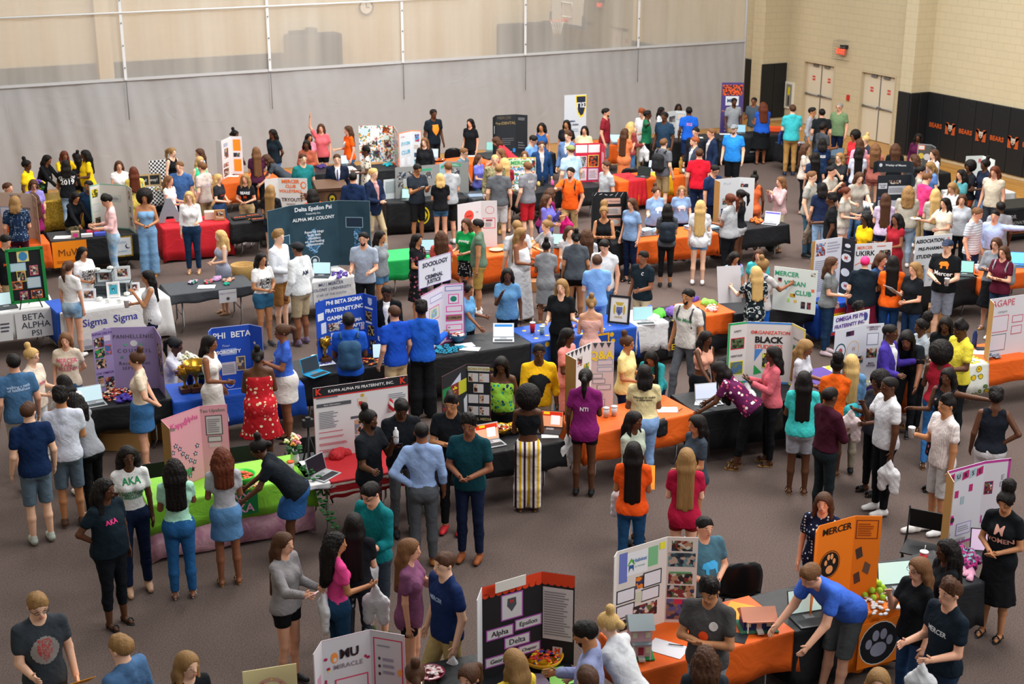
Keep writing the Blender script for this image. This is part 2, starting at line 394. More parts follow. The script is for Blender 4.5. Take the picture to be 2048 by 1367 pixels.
# lettering and emblem row on the black pads
ORG = mat('b04c1c', .6); LT = mat('b8b0a4', .6)
def wall_text(s, size, y, z, m, parent, x=28.132, name='lettering', bold=.03, wide=1.0):
    v, f = text_mesh(s, size, bold=bold, wide=wide)
    me = bpy.data.meshes.new(name); me.from_pydata([(x, y-p[0], z+p[1]) for p in v], [], f); o = link(name, me, parent, [m]); return o
off = Vector((-28.169, -23.07, 0))
SQ = .66
def flat(pts, x): 
    return [(x, -a*SQ, b*SQ) for a, b in pts]
for i in range(4):
    y = 29.72-1.145*i
    o = wall_text('BEARS', .17, y, .945, ORG, pr, wide=1.05, bold=.04); o.location = off
    o.name = 'lettering'
    e_ = Vector((28.13, y-.573, .945))+off
    m = MB()
    for pts in (((-.28, -.24), (-.08, -.24), (-.08, -.17), (-.12, -.17), (-.12, .17), (-.28, .24)), ((.28, -.24), (.28, .24), (.12, .17), (.12, -.17), (.08, -.17), (.08, -.24)), ((-.28, .24), (-.12, .24), (0, .06), (0, -.12), (-.28, .14)), ((.28, .24), (.28, .14), (0, -.12), (0, .06), (.12, .24))):
        m.bm.faces.new([m.bm.verts.new(p) for p in flat(pts, 0)])
    o = m.build('emblem', ORG, pr, normals=False); o.location = e_
    head = [(.115*cos(t)*(1-.25*(sin(t) < 0)), .03+.13*sin(t)) for t in [2*pi*k/16 for k in range(16)]]
    m = MB(); m.bm.faces.new([m.bm.verts.new(p) for p in flat(head, -.004)]); o = m.build('bear_head', LT, pr, normals=False); o.location = e_
    for nm, a, b, r in (('bear_ear', -.09, .13, .035), ('bear_ear', .09, .13, .035)):
        m = MB(); m.bm.faces.new([m.bm.verts.new(p) for p in flat([(a+r*cos(t), b+r*sin(t)) for t in [2*pi*k/8 for k in range(8)]], -.005)]); o = m.build(nm, LT, pr, normals=False); o.location = e_
    for nm, a, b, r in (('bear_eye', -.045, .05, .02), ('bear_eye', .045, .05, .02), ('bear_muzzle', 0, -.03, .035)):
        m = MB(); m.bm.faces.new([m.bm.verts.new(p) for p in flat([(a+r*cos(t), b+r*sin(t)) for t in [2*pi*k/8 for k in range(8)]], -.008)]); o = m.build(nm, PAD, pr, normals=False); o.location = e_
# doors
DW = mat('d2c7b2', .5); STL = mat('8d9092', .35, None, 0, metal=.7); RED = mat('c8402c', .6)
def door_pair(n, y0, y1, x=28.62, num=0):
    r = empty(n, (x, (y0+y1)/2, 0)); struct(r); ym = (y0+y1)/2; o = Vector((-x, -ym, 0))
    fr = MB().box(28.49, 28.72, y0+.003, y0+.05, 0, 1.97).box(28.49, 28.72, y1-.05, y1-.003, 0, 1.97).box(28.49, 28.72, y0+.003, y1-.003, 1.97, 2.017).build('door_frame', mat('c2b396', .5), r); fr.location = o
    for a, b, s in ((y0+.05, ym-.02, 1), (ym+.02, y1-.05, -1)):
        d = MB().box(x, x+.045, a, b, .01, 1.96).build('door_leaf', DW, r); d.location = o
        for nm, q, mm in (('push_bar', MB().tube([(x-.05, a+.03, .98), (x-.05, b-.03, .98)], .022, 8).box(x-.05, x, a+.02, a+.07, .95, 1.01).box(x-.05, x, b-.07, b-.02, .95, 1.01), STL), ('door_closer', MB().box(x-.05, x, (a+b)/2-.12+.1*s, (a+b)/2+.12+.1*s, 1.86, 1.93), STL),
                          ('notice', MB().box(x-.004, x, (a+b)/2-.07, (a+b)/2+.07, 1.42, 1.56), RED)):
            c = q.build(nm, mm, d)
        t = wall_text('EMERGENCY\nEXIT ONLY', .026, (a+b)/2, 1.49, mat('white'), d, x=x-.006, name='notice_text')
    c = MB().box(x-.01, x+.05, ym-.02, ym+.02, .01, 1.97).build('centre_post', STL, r); c.location = o
    return r
for n, (a, b) in enumerate(((31.85, 33.4), (34.58, 36.12), (46.6, 48.1), (49.3, 50.8))): door_pair('door_%d' % (n+1), a, b)
struct(MB().box(28.7, 28.8, 31, 37, 0, 2.1).box(28.7, 28.8, 46, 51, 0, 2.1).build('wall_right_outside', mat('7a7468')))
def exit_sign(y, z, label):
    r = empty('exit_sign', (28.5, y, z), 0, label, 'exit sign')
    MB().box(-.12, -.06, -.18, .18, -.1, .1).build('sign_panel', mat('d86a50', .5), r)
    t = wall_text('EXIT', .19, 0, 0, mat('ff5030', .5, emit=1.2), r, x=-.125, name='sign_text')
    MB().box(-.14, 0, -.2, .02, .1, .2).build('sign_housing', mat('2a2a2c'), r)
    m = MB()
    for k in range(8):
        a = -.28+.08*k; m.tube([(0, a, -.26), (-.2, a, -.24), (-.2, a, .3), (0, a, .32)], .004, 4)
        m.tube([(-.2, -.28, -.24+.077*k), (-.2, .28, -.24+.077*k)], .004, 4)
    m.build('wire_guard', mat('9a958c', .5), r); return r
exit_sign(34.25, 2.47, 'red EXIT sign in a wire guard above the doors on the right')
exit_sign(48.7, 2.7, 'red EXIT sign seen through the mesh near the far corner')
t = tag(MB().box(28.44, 28.5, 33.82, 33.92, 1.05, 1.22).build('fire_alarm', mat('c03028', .5), bevel=.01), 'small red fire alarm box between the two double doors', 'fire alarm')
fe = empty('fire_extinguisher_cabinet', (28.5, 37.15, .5), 0, 'white fire extinguisher cabinet beside the left double doors', 'cabinet'); fe.location = (28.5, 36.7, .75)
MB().box(-.06, -.0, -.22, .22, -.35, .5).build('cabinet_body', mat('e0dccc', .4), fe, bevel=.01); MB().box(-.065, -.06, -.14, .14, -.28, .43).build('cabinet_window', mat('8c8a80', .2), fe); MB().box(-.07, -.066, -.05, .05, .1, .34).build('cabinet_label', mat('e0d020', .4), fe); MB().box(-.07, -.066, -.03, .03, -.24, .06).build('cabinet_label', mat('2a2a2a', .4), fe)
# clock, hoop, mats behind the mesh
ck = empty('wall_clock', (18.0, 46.7, 3.2), 0, 'round clock high on the beige wall behind the mesh', 'clock')
def disc(m, r, y, n=24, mi=0): m.bm.faces.new([m.bm.verts.new((r*cos(2*pi*k/n), y, r*sin(2*pi*k/n))) for k in range(n)]).material_index = mi; return m
m = MB(); m.tube([(.24*cos(t), 0, .24*sin(t)) for t in [2*pi*k/20 for k in range(21)]], .03, 6, caps=False); m.build('clock_rim', mat('7a7468'), ck)
disc(MB(), .22, -.005).build('clock_face', mat('e6dccb'), ck); MB().box(-.008, .008, -.02, -.01, 0, .16).box(0, .12, -.02, -.01, -.008, .008).build('clock_hands', mat('2a2a2a'), ck)
hp_ = empty('basketball_hoop', (22.75, 41.1, 3.05), radians(-84), 'basketball hoop and glass backboard behind the mesh curtain', 'basketball hoop')
FRM = mat('e8e4dc'); BL = mat('46505c')
MB().tube([(-.9, 0, -.15), (-.9, 0, .95), (.9, 0, .95), (.9, 0, -.15), (-.9, 0, -.15)], .03, 6).build('backboard_frame', FRM, hp_)
MB().box(-.88, .88, .0, .012, -.13, .93).build('backboard_glass', mat('b9b4aa', .1, spec=.5), hp_)
MB().tube([(-.3, -.01, .1), (-.3, -.01, .55), (.3, -.01, .55), (.3, -.01, .1), (-.3, -.01, .1)], .022, 4).build('target_square', FRM, hp_)
MB().box(-.95, .95, -.03, .05, -.2, -.12).box(-.95, -.87, -.03, .05, -.2, .2).box(.87, .95, -.03, .05, -.2, .2).build('backboard_pad', BL, hp_)
MB().tube([(.23*cos(t), -.38+.23*sin(t), 0) for t in [2*pi*k/20 for k in range(21)]], .012, 6, caps=False).box(-.08, .08, -.16, 0, -.03, .03).build('rim', mat('e0553a'), hp_)
m = MB()
for k in range(12):
    t0, t1 = 2*pi*k/12, 2*pi*(k+1)/12
    for s in (0, 1):
        a, b = (t0, t1) if s else (t1, t0); m.tube([(.22*cos(a), -.38+.22*sin(a), 0), (.18*cos((a+b)/2), -.38+.18*sin((a+b)/2), -.15), (.14*cos(b), -.38+.14*sin(b), -.3), (.12*cos((a+b)/2), -.38+.12*sin((a+b)/2), -.42)], .005, 4)
m.build('net', mat('e8e2da'), hp_)
MB().tube([(0, .05, .4), (0, 1.6, .9), (0, 5.0, 3.5)], .05, 6).tube([(-.6, .05, .8), (-.6, 5.0, 3.5)], .04, 6).tube([(.6, .05, .8), (.6, 5.0, 3.5)], .04, 6).build('support_arm', mat('8a8478'), hp_)
for (x0, x1, zt, lb) in ((22.95, 23.95, 2.42, 'leftmost of the tall dark mats standing against the far wall'), (23.98, 24.72, 2.42, 'middle of the tall dark mats standing against the far wall'), (24.75, 25.6, 2.45, 'rightmost of the tall dark mats, below the hoop')):
    tag(MB().box(x0, x1, 46.3, 46.72, 0, zt).build('gym_mat', mat('3c4046', .7, None, .3, 4), bevel=.08), lb, 'gym mat', 'standing gym mats')
bl_ = empty('rolled_partition', (16.0, 46.2, 0), 0, 'dark grey folded bleacher stack behind the mesh on the left', 'bleacher')
MB().box(-1.0, .85, -.2, .5, 0, 2.45).build('bleacher_block', mat('43464a', .7, None, .3, 4), bl_, bevel=.06); MB().box(-.85, .0, -.1, .4, 2.45, 2.56).box(-.25, 0, -.1, .4, 2.56, 2.64).build('bleacher_top', mat('3a3c40', .7), bl_)
tag(MB().box(26.0, 26.6, 40.6, 41.2, 3.8, 4.5).build('loudspeaker', mat('5c5a56'), bevel=.03), 'grey loudspeaker hanging near the top beyond the curtain', 'loudspeaker')
# divider curtain
YC = 36.6; XS = [-3.9, -.1, 3.8, 7.57, 11.33, 15.1, 18.87, 22.64, 26.55]
cu = empty('divider_curtain', (11, YC, 0), 0, 'tall grey divider curtain with mesh top across the hall', 'curtain')
VIN = mat('a2a2a5', .55, None, .5, 1.6, spec=.3)
MESH = bpy.data.materials.new('mesh_net'); MESH.use_nodes = True; N = MESH.node_tree.nodes; L = MESH.node_tree.links
tr = N.new('ShaderNodeBsdfTransparent'); ms = N.new('ShaderNodeMixShader'); N['Principled BSDF'].inputs['Base Color'].default_value = lin('d2cdc6'); N['Principled BSDF'].inputs['Roughness'].default_value = .9
ns = N.new('ShaderNodeTexNoise'); tcn = N.new('ShaderNodeTexCoord'); mpn = N.new('ShaderNodeMapping'); mpn.inputs['Scale'].default_value = (1.6, 1, .12); L.new(tcn.outputs['Object'], mpn.inputs[0]); L.new(mpn.outputs[0], ns.inputs['Vector']); ns.inputs['Scale'].default_value = 1.3
mr = N.new('ShaderNodeMapRange'); mr.inputs[1].default_value = .3; mr.inputs[2].default_value = .7; mr.inputs[3].default_value = .36; mr.inputs[4].default_value = .54; L.new(ns.outputs[0], mr.inputs[0]); L.new(mr.outputs[0], ms.inputs[0])
L.new(tr.outputs[0], ms.inputs[1]); L.new(N['Principled BSDF'].outputs[0], ms.inputs[2]); L.new(ms.outputs[0], N['Material Output'].inputs[0])
BAND = 2.64
def ripple(x, z): # hanging folds, stronger on the left of the hall
    a = .05*max(.15, min(1, (15-x)/9)); return a*sin(x*7.1+.6*sin(x*1.3))*(1-.25*z)+.03*sin(x*2.3+1)+.012*sin(x*17+z*3)
for i in range(8):
    x0, x1 = XS[i], XS[i+1]; nx, nz = 60, 8; v = []
    for j in range(nz+1):
        for k in range(nx+1):
            x = x0+(x1-x0)*k/nx; z = BAND*j/nz+.02; v.append((x-11, ripple(x, z) if j < nz else .3*ripple(x, z), z))
    q = [(j*(nx+1)+k, j*(nx+1)+k+1, (j+1)*(nx+1)+k+1, (j+1)*(nx+1)+k) for j in range(nz) for k in range(nx)]
    link('vinyl_panel', npmesh('vinyl_panel', v, q), cu, [VIN])
    v = [(x0-11+(x1-x0)*k/20, .02*sin(k), BAND+.02+(6.6-BAND)*j) for j in (0, 1) for k in range(21)]
    link('mesh_panel', npmesh('mesh_panel', v, [(k, k+1, 22+k, 21+k) for k in range(20)]), cu, [MESH])
    if i:
        m = MB().box(x0-11-.035, x0-11+.035, -.09, -.075, BAND, 6.6); m.build('white_strap', mat('d8dade', .6), cu)
        m = MB()
        for zz in (2.95, 3.5, 4.05, 4.6): m.tube([(x0-11, -.1, zz), (x0-11, -.12, zz)], .017, 8)
        m.build('strap_rivet', STL, cu)
        MB().tube([(x0-11, -.1, 2.6), (x0-11, -.1, 1.65)], .009, 5).build('lift_cable', mat('565b5f'), cu)
MB().box(-15, 15.55, -.06, -.04, BAND-.02, BAND+.05).build('hem_band', mat('b9bbbf', .6), cu)
MB().tube([(-15, -.1, 4.28), (3.2, -.1, 4.31), (6, -.1, 4.34)], .025, 6).build('pull_rope', mat('dfe2e4', .6), cu)
MB().tube([(15.55, -.02, 0), (15.55, -.02, 6.6)], .035, 8).build('end_pole', mat('b9bbbf', .5), cu)
# ---------------------------------------------------------------- people
rng = random.Random(4)
UNIT = {}
def unit(key, fn):
    if key not in UNIT: UNIT[key] = fn()
    return UNIT[key]
def inst(name, me, parent, mats, loc=(0, 0, 0), rot=(0, 0, 0), sc=1.0):
    """an object on a shared mesh with materials of its own"""
    o = bpy.data.objects.new(name, me); COLL.objects.link(o); o.parent = parent
    while len(me.materials) < len(mats): me.materials.append(mats[len(me.materials)])
    for i, m in enumerate(mats):
        o.material_slots[i].link = 'OBJECT'; o.material_slots[i].material = m
    o.location = [float(c) for c in loc]; o.rotation_euler = rot
    o.scale = (sc, sc, sc) if isinstance(sc, (int, float)) else sc
    return o
def shoe_mesh(kind):
    f = Fld((-.07, -.10, -.01), (.07, .22, .2), .009)
    top = {'sneak': .045, 'dress': .036, 'boot': .045, 'flat': .03, 'sandal': .03, 'heel': .03}[kind]
    if kind in ('sandal', 'flat', 'heel'):
        m = MB()
        out = [(.032*cos(t)*(1.25 if sin(t) > 0 else 1), .05+.115*sin(t)) for t in [2*pi*k/14 for k in range(14)]]
        if kind == 'heel':
            m.prism(out, .012, .03, Matrix.Rotation(radians(-10), 4, 'X'), 1)
            m.tube([(0, -.045, .05), (0, -.05, 0)], [.016, .011], 8, 1)
        else: m.prism(out, 0, .018 if kind == 'sandal' else .012, None, 1)
        for y in ((.10, .0) if kind != 'flat' else (.06, .09, .12)):
            m.tube([(-.042, y, .02), (-.03, y-.005, .055), (0, y-.01, .075), (.03, y-.005, .055), (.042, y, .02)], .009 if kind != 'flat' else .016, 6, 0)
        return m.mesh('shoe')
    f.cone((0, -.03, top), (0, .05, top), .035, .039, k=.02).cone((0, .05, top-.002), (.004, .135, top-.012), .039, .031, k=.02)
    if kind == 'boot': f.cone((0, -.02, .05), (0, -.01, .14), .044, .048, k=.02)
    elif kind == 'sneak': f.cone((0, -.02, .05), (0, -.008, .085), .036, .038, k=.02)
    f.cut((0, 0, -1), (0, 0, .004))
    v, q = f.net(); me = npmesh('shoe', v, q)
    z = v[q].mean(1)[:, 2]; me.materials.append(mat('white')); me.materials.append(mat('white'))
    me.polygons.foreach_set('material_index', (z < .022).astype(np.int32))
    return me
def eye_mesh():
    m = MB(); m.ball((0, 0, 0), .0115, (1.15, .6, .6), 10, 0).ball((0, .0045, 0), .0066, (1, .6, 1.05), 8, 1); return m.mesh('eye')
def lip_mesh():
    m = MB(); m.ball((0, 0, .003), .022, (1, .3, .18), 10).ball((0, 0, -.004), .019, (1, .34, .22), 10); return m.mesh('mouth')
def brow_mesh():
    m = MB(); m.tube([(-.017, 0, -.002), (0, .004, .004), (.017, -.002, 0)], [.0025, .004, .0022], 5); return m.mesh('eyebrow')
def glass_mesh():
    m = MB()
    for sx in (-1, 1):
        m.tube([(sx*.032+.023*cos(t), .002*cos(t)-.002, .017*sin(t)) for t in [2*pi*k/10 for k in range(11)]], .0024, 5, caps=False)
        m.tube([(sx*.055, 0, .004), (sx*.078, -.03, .006), (sx*.08, -.09, .004)], .0024, 5)
    m.tube([(-.009, 0, .003), (.009, 0, .003)], .0024, 5); return m.mesh('glasses')
def cap_mesh(kind):
    f = Fld((-.13, -.16, 0), (.13, .22, .26), .009)
    f.cone((0, -.004, .115), (0, .004, .118), .094, sy=1.14, k=.01)
    if kind == 'scarf':
        f.cone((0, -.02, .12), (0, -.07, .17), .08, .05); f.cut((0, 0, -1), (0, 0, .11)); f.cut((0, .5, -1), (0, .06, .13))
    else:
        f.cut((0, 0, -1), (0, 0, .125)); f.cone((-.03, .098, .155), (.03, .098, .155), .02, sy=1.2, k=.01)
        for t in (-.04, -.02, 0, .02, .04): f.cone((t*1.3, .09, .150), (t*.9, .17, .138), .010, .008, k=.012)
    v, q = f.net(); return npmesh('cap', v, q)
ARM = dict(d=((.13, 0, -1), (.05, .12, -1)), b=((.2, -.1, -1), (.05, .35, -.9)), f=((.12, .15, -1), (-.15, 1, -.02)), c=((.22, .12, -1), (-.72, .75, -.2)),
 x=((.18, .3, -1), (-1, .5, .12)), h=((.6, -.28, -.9), (-.75, .15, -.65)), k=((.28, -.28, -1), (-.62, -.4, -.55)), m=((.1, .5, -.9), (-.38, .55, .9)),
 p=((.1, .3, -1), (-.3, .85, .4)), r=((.45, .05, .9), (-.05, .1, 1)), o=((1, .15, .12), (1, .25, .18)), t=((.12, .62, -.8), (0, .75, -.6)),
 w=((.15, -.4, -1), (.05, -.1, -1)), i=((.3, -.12, -1), (-.2, .3, -.9)), g=((.25, .55, -.6), (.1, .9, .2)), e=((.15, .2, -1), (.5, .85, .15)), a=((.05, .5, -.85), (-.15, .4, 1)), u=((.3, .6, -.4), (-.55, .6, .3)), v=((.08, .1, -1), (0, -.05, -1)))
UAL, FAL = .285, .245
def unitv(v): v = np.asarray(v, float); return v/np.linalg.norm(v)
def finger_tubes(w, f, side, hold):
    """five bent fingers rooted in the palm; returns verts, quads"""
    ref = np.array([0, .7, .45]); u = unitv(ref-f*(ref@f)); n = np.cross(f, u)*side
    if n[0]*side > 0: n = -n
    VV, QQ = [], []
    c1, c2 = (.9, 1.3) if hold else (.3, .45)
    specs = [(f*.078+u*(.031-.0205*k), f, L, .0088-.0005*(k == 3)) for k, L in enumerate((.066, .074, .069, .054))]
    specs.append((f*.022+u*.024, unitv(f*.62+u*.75), .058, .0098))
    for i, (o, d, L, r) in enumerate(specs):
        bend = n if i < 4 else unitv(n*.6+f*.4)
        pts = [w+o-d*.012]; dd = d
        for seg, (fr, cc) in enumerate(((.45, c1*.5), (.32, c1), (.23, c2))):
            a = cc*(1+.08*i); dd = unitv(d*cos(a)+bend*sin(a)); pts.append(pts[-1]+dd*L*fr)
        b0 = len(VV)*0+sum(len(x) for x in VV); ring = []
        for j, p in enumerate(pts):
            t = unitv(pts[min(j+1, 3)]-pts[max(j-1, 0)]); e1 = unitv(np.cross(t, u+.01)); e2 = np.cross(t, e1)
            rr = r*(1, 1, .92, .72)[j]
            ring += [p+(e1*cos(2*pi*k/6)+e2*sin(2*pi*k/6))*rr for k in range(6)]
        ring += [pts[-1]+unitv(pts[-1]-pts[-2])*r*.7]*6
        VV.append(np.array(ring))
        for j in range(4):
            for k in range(6): QQ.append((b0+j*6+k, b0+j*6+(k+1) % 6, b0+j*6+6+(k+1) % 6, b0+j*6+6+k))
    return np.concatenate(VV), np.array(QQ)
PEOPLE = []
def skeleton(fem, w, lean, arms, legs, ht, nod):
    J = {}; sit = legs == 'z'
    dz = -.43 if sit else 0.0
    Rl = R_x(-radians(lean)); piv = np.array([0, 0, .93+dz])
    back = -.22*sin(radians(lean)) if lean > 25 else 0
    off = np.array([0, back, 0]); J['T'] = (Rl, piv+off-Rl@(piv-[0, 0, dz]))   # torso frame: standing coordinates -> posed
    tw = lambda p: J['T'][0]@np.asarray(p, float)+J['T'][1]
    J['tw'] = tw
    hw = .085
    for s, n in ((-1, 'L'), (1, 'R')):
        hip = np.array([s*hw, back, .90+dz])
        if sit: kn, an = np.array([s*.11, .42, .49]), np.array([s*.11, .44, .09])
        else:
            ky, ay, kx, ax_ = .015, 0, .092, .10
            if legs == 'w': ky, ay = (.16, .20) if s > 0 else (-.02, -.30)
            if legs == 'W': ky, ay = (.16, .20) if s < 0 else (-.02, -.30)
            if legs == 'v': kx, ax_ = .13, .17
            if legs == 'q' and s > 0: ky, kx, ax_, ay = .07, .12, .13, .06
            if legs == 'Q' and s < 0: ky, kx, ax_, ay = .07, .12, .13, .06
            if legs == 'x': ax_ = .03; kx = .06; ay = .05*s
            kn, an = np.array([s*kx, ky+back*.5, .50]), np.array([s*ax_, ay, .085])
        J['hip'+n], J['kn'+n], J['an'+n] = hip, kn, an
        shd = .152 if fem else .170
        sh = tw((s*(shd*(.8+.2*w)), -.005, 1.415)); ua, fa = ARM[arms[0 if s < 0 else 1]]
        ua = unitv((ua[0]*s, ua[1], ua[2])); fa = unitv((fa[0]*s, fa[1], fa[2]))
        if lean > 25: ua = unitv(ua*[1, .6, 1])
        ua = unitv(ua+np.array([s*.12*(w-1), 0, 0]))
        el = sh+ua*UAL; wr = el+fa*FAL
        J['sh'+n], J['el'+n], J['wr'+n], J['fd'+n] = sh, el, wr, fa
        J['hd'+n] = wr+fa*.09
    nk = tw((0, 0, 1.535)); Rh = R_z(radians(ht))@R_x(-radians(lean*.6+nod)); J['H'] = (Rh, nk); J['nk'] = nk
    J['head'] = Rh@np.array([0, .01, .10])+nk
    return J
def torso(f, J, fem, w, g=0.0, k=.05):
    T = J['T']; sy = .70+.12*(w-1)
    if fem:
        f.cone((-.065, 0, .93), (.065, 0, .93), (.107*w+g), M=T, sy=.88, k=k).cone((0, .0, 1.02), (0, 0, 1.17), (.117*w*(.9+.1*w)+g), (.108*w+g), M=T, sy=.75, k=k)
        f.cone((-.06, 0, 1.29), (.06, 0, 1.29), .105*(.6+.4*w)+g, M=T, sy=.8, k=k)
        for s in (-1, 1): f.cone((s*.066, .062, 1.275), (s*.066, .064, 1.27), .055*(.5+.5*w)+g*.8, M=T, k=.04).cone((s*.06, -.05*w, .92), (s*.06, -.05*w, .90), .085*w+g, M=T, k=k)
        f.cone((-.10, -.012, 1.408), (.10, -.012, 1.408), .048+g*.6, M=T, sy=.9, k=k)
    else:
        f.cone((-.055, 0, .94), (.055, 0, .94), .108*w+g, M=T, sy=.82, k=k).cone((0, 0, 1.02), (0, 0, 1.18), .125*w+g, .13*w+g, M=T, sy=.74, k=k)
        f.cone((-.078, 0, 1.30), (.078, 0, 1.30), .112*(.6+.4*w)+g, M=T, sy=.78, k=k)
        for s in (-1, 1): f.cone((s*.055, -.035, .93), (s*.055, -.035, .91), .088*w+g, M=T, k=k)
        f.cone((-.12, -.012, 1.41), (.12, -.012, 1.41), .053+g*.6, M=T, sy=.9, k=k)
    for s in (-1, 1): f.cone((s*.02, -.022, 1.485), (s*.12, -.012, 1.425), .034+g*.8, .040+g*.7, M=T, k=.03)
    if w > 1.15: f.cone((0, .04*w, 1.04), (0, .04*w, 1.12), .12*w+g, M=T, sy=.8, k=k)
def legs(f, J, w, g=0.0, upto=0.0, fem=True, wide=0.0):
    q = .6+.4*w
    for n in 'LR':
        h, k_, a = J['hip'+n], J['kn'+n], J['an'+n]
        f.cone(h, k_, (.083 if fem else .08)*w+g, .050*q+g+wide*.6, k=.03)
        if upto < .45: f.cone(k_, k_*.6+a*.4-[0, .015, 0], .048*q+g+wide*.6, .048*q+g+wide*.8, k=.02).cone(k_*.6+a*.4-[0, .015, 0], a, .047*q+g+wide*.8, .033+g+wide, k=.02)
def arms(f, J, w, g=0.0, frac=2.0, fem=True):
    q = .6+.4*w; m = .92 if fem else 1.08
    for n in 'LR':
        s, e, r = J['sh'+n], J['el'+n], J['wr'+n]
        if frac >= 1:
            f.cone(s, e, (.045*q*m+g), (.037*q*m+g), k=.03); t = min(1, frac-1); f.cone(e, e+(r-e)*t, .037*q*m+g, (.037+(.026-.037)*t)*m+g, k=.015)
        else: f.cone(s, s+(e-s)*(frac-.1), .046*q*m+g*.9, .042*q*m+g*1.1, k=.02)
def body_mesh(J, fem, w, vx, hold):
    pts = np.array([J[k] for k in J if k[:2] in ('hi', 'kn', 'an', 'sh', 'el', 'wr', 'hd', 'he')]+[J['an'+n]+[0, .2, -.08] for n in 'LR'])
    m = .19*max(1, w); f = Fld(pts.min(0)-[m, m+.05, .09], pts.max(0)+[m, m, .2], vx)
    f.ax[2] = f.ax[2][f.ax[2] > -.05] if f.ax[2][0] < -.05 else f.ax[2]; f.d = np.full([len(a) for a in f.ax], .3, np.float32)
    torso(f, J, fem, w); legs(f, J, w, fem=fem); arms(f, J, w, fem=fem)
    for n in 'LR':
        a = J['an'+n]; f.cone(a+[0, -.03, -.05], a+[0, .11, -.065], .032, .022, k=.03)
        r, fd = J['wr'+n], J['fd'+n]; ref = np.array([0, .7, .45]); u = unitv(ref-fd*(ref@fd))
        for o in (-.016, .014): f.cone(r, r+fd*.075+u*o, .02, .0185, k=.015)
    T = J['T']; H = J['H']
    f.cone((0, -.012, 1.42), (0, .0, 1.55), .054 if fem else .062, .05 if fem else .058, M=T, k=.04)
    v, q = None, None
    f.cone((0, -.008, .118), (0, .012, .12), .079, M=H, sy=1.16, k=.03).cone((0, .03, .06), (0, .052, .02), .055, .034, M=H, k=.04)
    for s in (-1, 1): f.cone((s*.078, -.002, .095), (s*.078, -.006, .075), .014, M=H, k=.01)
    f.cone((0, .094, .10), (0, .112, .068), .010, .0135, M=H, k=.018)
    f.cone((0, .088, .035), (0, .09, .03), .018, M=H, k=.02)
    v, q = f.net()
    V_, Q_ = [v], [q]; nv = len(v)
    if vx < .02:
        for s, n in ((-1, 'L'), (1, 'R')):
            a, b = finger_tubes(J['wr'+n], J['fd'+n], s, hold); V_.append(a); Q_.append(b+nv); nv += len(a)
    return np.concatenate(V_), np.concatenate(Q_)
def bounds(J, keys, m, zlo=None, zhi=None):
    p = np.array([J[k] for k in keys]); lo, hi = p.min(0)-m, p.max(0)+m
    if zlo is not None: lo[2] = zlo
    return lo, hi
def top_field(J, fem, w, vx, kind, g):
    sl = {'t': .62, 'p': .66, 'l': 1.97, 'b': 1.95, 'j': 1.93, 's': 0, 'o': 0, 'c': 0, 'q': 1.4, 'k': .3}[kind[0]]
    keys = ['shL', 'shR', 'hipL', 'hipR'] + (['elL', 'elR'] if sl else []) + (['wrL', 'wrR'] if sl > 1 else [])
    lo, hi = bounds(J, keys, .17*max(1, w)+.06); f = Fld(lo, hi, vx)
    torso(f, J, fem, w, g)
    if 'R' in kind: pass
    hem = {'t': .88, 'p': .88, 'l': .89, 'b': .97, 'j': .80, 's': .93, 'o': .95, 'c': 1.12, 'q': .9, 'k': .9}[kind[0]]
    if 'i' in kind: hem = 1.0
    if 'L' in kind: hem = .80
    if 'C' in kind: hem = 1.08
    if hem < .9: # loose cloth below the waist
        f.cone((0, -.01, hem-.03), (0, 0, 1.2), .148*w+g*.7, .125*w+g, M=J['T'], sy=.82, k=.06)
    elif 'i' not in kind and kind[0] not in 'ocs': f.cone((0, 0, hem), (0, 0, 1.2), (.126 if fem else .134)*w+g, (.118 if fem else .13)*w+g, M=J['T'], sy=.8, k=.06)
    if sl: arms(f, J, w, g*1.1, sl, fem)
    if kind[0] in 'pbjk' or 'P' in kind: f.cone((-.03, -.03, 1.465), (.03, -.03, 1.465), .058, M=J['T'], k=.02)
    f.cut((0, 0, -1), (0, 0, hem), J['T'])
    if kind[0] == 'o' or kind[0] == 'c' and 'n' not in kind: f.cut((0, 0, 1), (0, 0, 1.36 if kind[0] == 'o' else 1.40), J['T'])
    if kind[0] in 'pbkjtlq': f.cone((0, -.03, 1.38), (0, -.022, 1.45), .06+g, .058+g, M=J['T'], k=.03)
    if 'V' in kind: f.cutball((0, .10, 1.47), .085, J['T'])
    f.cutball((0, .05 if kind[0] not in 'sco' else .03, 1.53), .08 if kind[0] not in 'sco' else .11, J['T'])
    f.noise(.0024, 23, hem*7).noise(.0018, 47, sl)
    if kind[0] in 'scn':
        for s in (-1, 1): f.cutball((s*(.20 if fem else .215), 0, 1.42), .075, J['T'])
    return f
